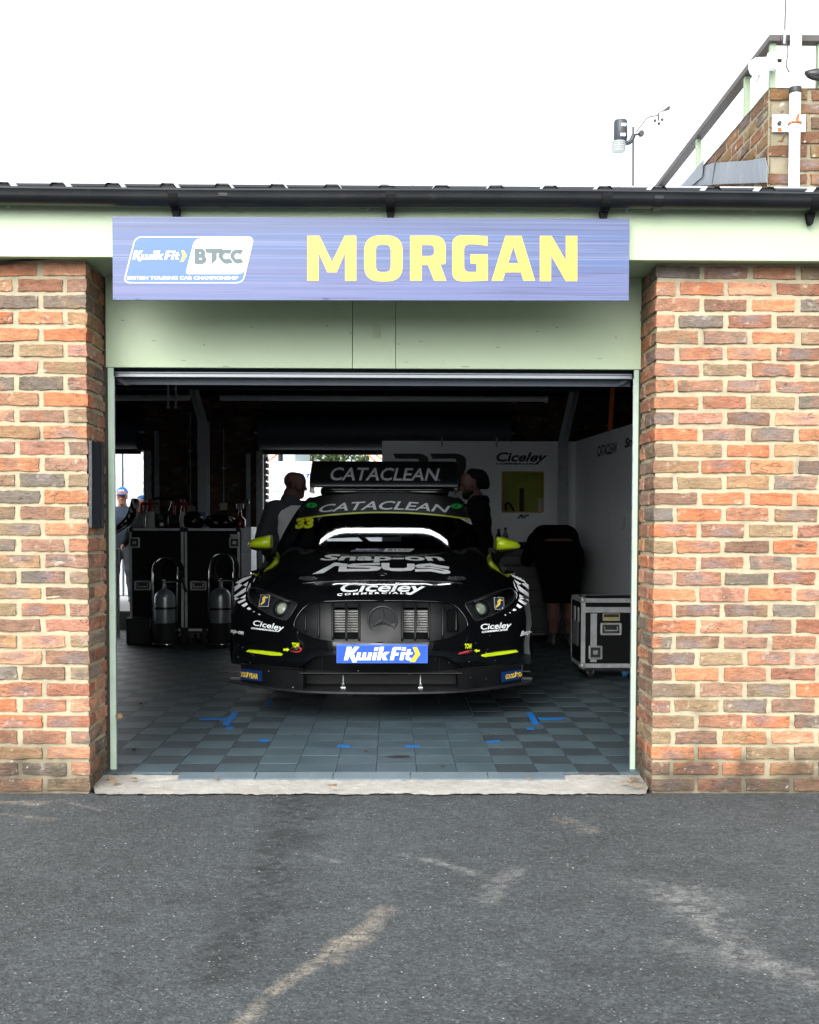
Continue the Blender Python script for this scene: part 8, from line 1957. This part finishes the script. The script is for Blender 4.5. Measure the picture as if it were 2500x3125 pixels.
# ---- 4: dark haired bearded man, right of the car, in profile to the left
Y4 = dY(10.15); h4 = at(1437, 1490, Y4); F4 = Fig((h4.x+.06, Y4, ZT), math.pi/2+.12, (at(1440, 1433, Y4).z-ZT)/1.80)
p4_ = thing('person', (h4.x+.06, Y4, ZT), 'dark haired bearded man in a black polo shirt beside the car', 'person', 'people around the car')
S = stand(F4, ((.26, .06, 1.15), (.22, .24, 1.02)), ((-.22, .12, 1.15), (-.10, .30, 1.04)), belly=.02, wide=1.06)
hc4 = (0, .055, 1.655)
skin_obj('body', S['torso']+S['sleeve']+S['fore']+S['hands']+S['legs']+head(F4, hc4, -.10), mat('shaded_skin', (.105, .058, .042), .55, var=.12), p4_)  # skin colour lowered in place of the garage shade
z4_ = lambda z: ZT+z*F4.k
skin_obj('polo_shirt', grow(S['torso'], .018)+grow(S['sleeve'], .018)+[F4.C((0, -.04, 1.50), (0, .0, 1.51), .080, .074, .02)], mat('black_cotton', (.0035, .0035, .004), .9, spec=.08, var=.2), p4_, h=.010, cut=lambda X, Y, Z: np.maximum(z4_(.90)-Z, Z-z4_(1.555)))
skin_obj('trousers', grow(S['legs'], .014), MATS['black_trousers'], p4_, h=.011, cut=lambda X, Y, Z: Z-z4_(.98)); skin_obj('shoes', S['shoes'], MATS['black_shoe'], p4_, h=.010); face_bits(F4, p4_, hc4)
hr = [F4.C((0, -.02, hc4[2]+.050), (0, .040, hc4[2]+.060), .089, .083, .03), F4.C((0, -.06, hc4[2]), (0, -.025, hc4[2]+.03), .060, .078, .03), F4.C((-.03, .075, hc4[2]+.092), (.03, .075, hc4[2]+.092), .028, .028, .02), F4.C((0, .05, hc4[2]+.108), (0, -.03, hc4[2]+.095), .048, .052, .02)]
def hcut(X, Y, Z):
    ly = -(X-F4.b[0])*F4.s+(Y-F4.b[1])*F4.c; return np.maximum(-(Z-z4_(hc4[2]+.048)+np.clip(.05-ly, 0, .075)*1.7), z4_(hc4[2]-.040)-Z)
skin_obj('hair', hr, mat('black_hair', (.004, .0035, .0035), .8, spec=.15, bump=.6, bscale=120), p4_, h=.007, cut=hcut)
bd_ = grow(head(F4, hc4, -.10)[2:5], .006)
skin_obj('beard', bd_, MATS['black_hair'], p4_, h=.006, cut=lambda X, Y, Z: Z-z4_(hc4[2]-.045))
# ---- 5: person in black shorts bending over the bench, seen from behind
Y5 = dY(11.1); c5 = at(1712, 1700, Y5); fb = at(1702, 1990, Y5); s5 = .97
F5 = Fig((c5.x-.02, Y5, ZT), .0, s5)
p5_ = thing('person', (c5.x-.02, Y5, ZT), 'person in a black top and shorts bending forward at the tool cabinet', 'person', 'people around the car')
tor = [F5.C((-.10, .0, .97), (.10, .0, .97), .135, .135, .05), F5.C((-.09, .12, 1.08), (.09, .12, 1.08), .125, .125, .06), F5.C((-.11, .30, 1.14), (.11, .30, 1.14), .125, .125, .06), F5.C((-.145, .44, 1.13), (.145, .44, 1.13), .078, .078, .06), F5.C((0, .48, 1.12), (0, .58, 1.10), .065, .06, .04)]
sl5 = [F5.C((.20, .43, 1.11), (.28, .46, .90), .064, .05, .04), F5.C((-.20, .43, 1.11), (-.28, .46, .90), .064, .05, .04)]
fo5 = [F5.C((.28, .46, .90), (.22, .62, .98), .046, .03, .03), F5.C((-.28, .46, .90), (-.22, .62, .98), .046, .03, .03)]
hn5 = hand(F5, (.22, .62, .98), (-.2, 1, .15), (0, 0, 1), -1)+hand(F5, (-.22, .62, .98), (.2, 1, .15), (0, 0, 1), 1)
lg5 = []; sho = []
for s, ax_ in ((1, .12), (-1, -.055)):
    hp5, kn, an = (s*.10, .0, .92), (ax_*1.05+.0, .015, .50), (ax_, -.03, .09)
    lg5 += [F5.C(hp5, kn, .115, .066, .05), F5.C(kn, (an[0], an[1]-.02, .33), .060, .064, .04), F5.C((an[0], an[1]-.02, .33), an, .058, .042, .04)]
    sho += [F5.C((an[0], an[1]-.02, .055), (an[0]+s*.012, an[1]+.12, .042), .054, .042, .03), F5.C((an[0]+s*.008, an[1]+.08, .036), (an[0]+s*.015, an[1]+.17, .032), .044, .032, .03), F5.C((an[0], an[1]-.01, .10), (an[0], an[1]-.01, .14), .05, .048, .03)]
hd5 = head(F5, (0, .66, 1.13), -.9)[:-1]
skin_obj('body', tor+sl5+fo5+hn5+lg5+hd5, mat('bare_leg_skin', (.16, .075, .052), .55, var=.12), p5_)
z5 = lambda z: ZT+z*s5
tcut = lambda X, Y, Z: -(((Y-Y5)-.10)*.72+(Z-z5(1.10))*.72)*1.0
skin_obj('black_top', grow(tor, .020)+grow(sl5, .018), MATS['black_cotton'], p5_, h=.010, cut=lambda X, Y, Z: (.004*s5-(Y-Y5)))
skin_obj('shorts', grow(lg5, .030)+grow(tor[:2], .022), mat('black_shorts', (.003, .0032, .0036), .9, spec=.08, var=.2), p5_, h=.010, cut=lambda X, Y, Z: np.maximum(z5(.47)-Z, np.maximum((Z-z5(1.115)), (Y-Y5)-.045*s5-(z5(1.115)-Z)*.6)))
skin_obj('shoes', sho, MATS['black_shoe'], p5_, h=.010)
skin_obj('hair', grow(hd5[:1], .008), MATS['black_hair'], p5_, h=.009)
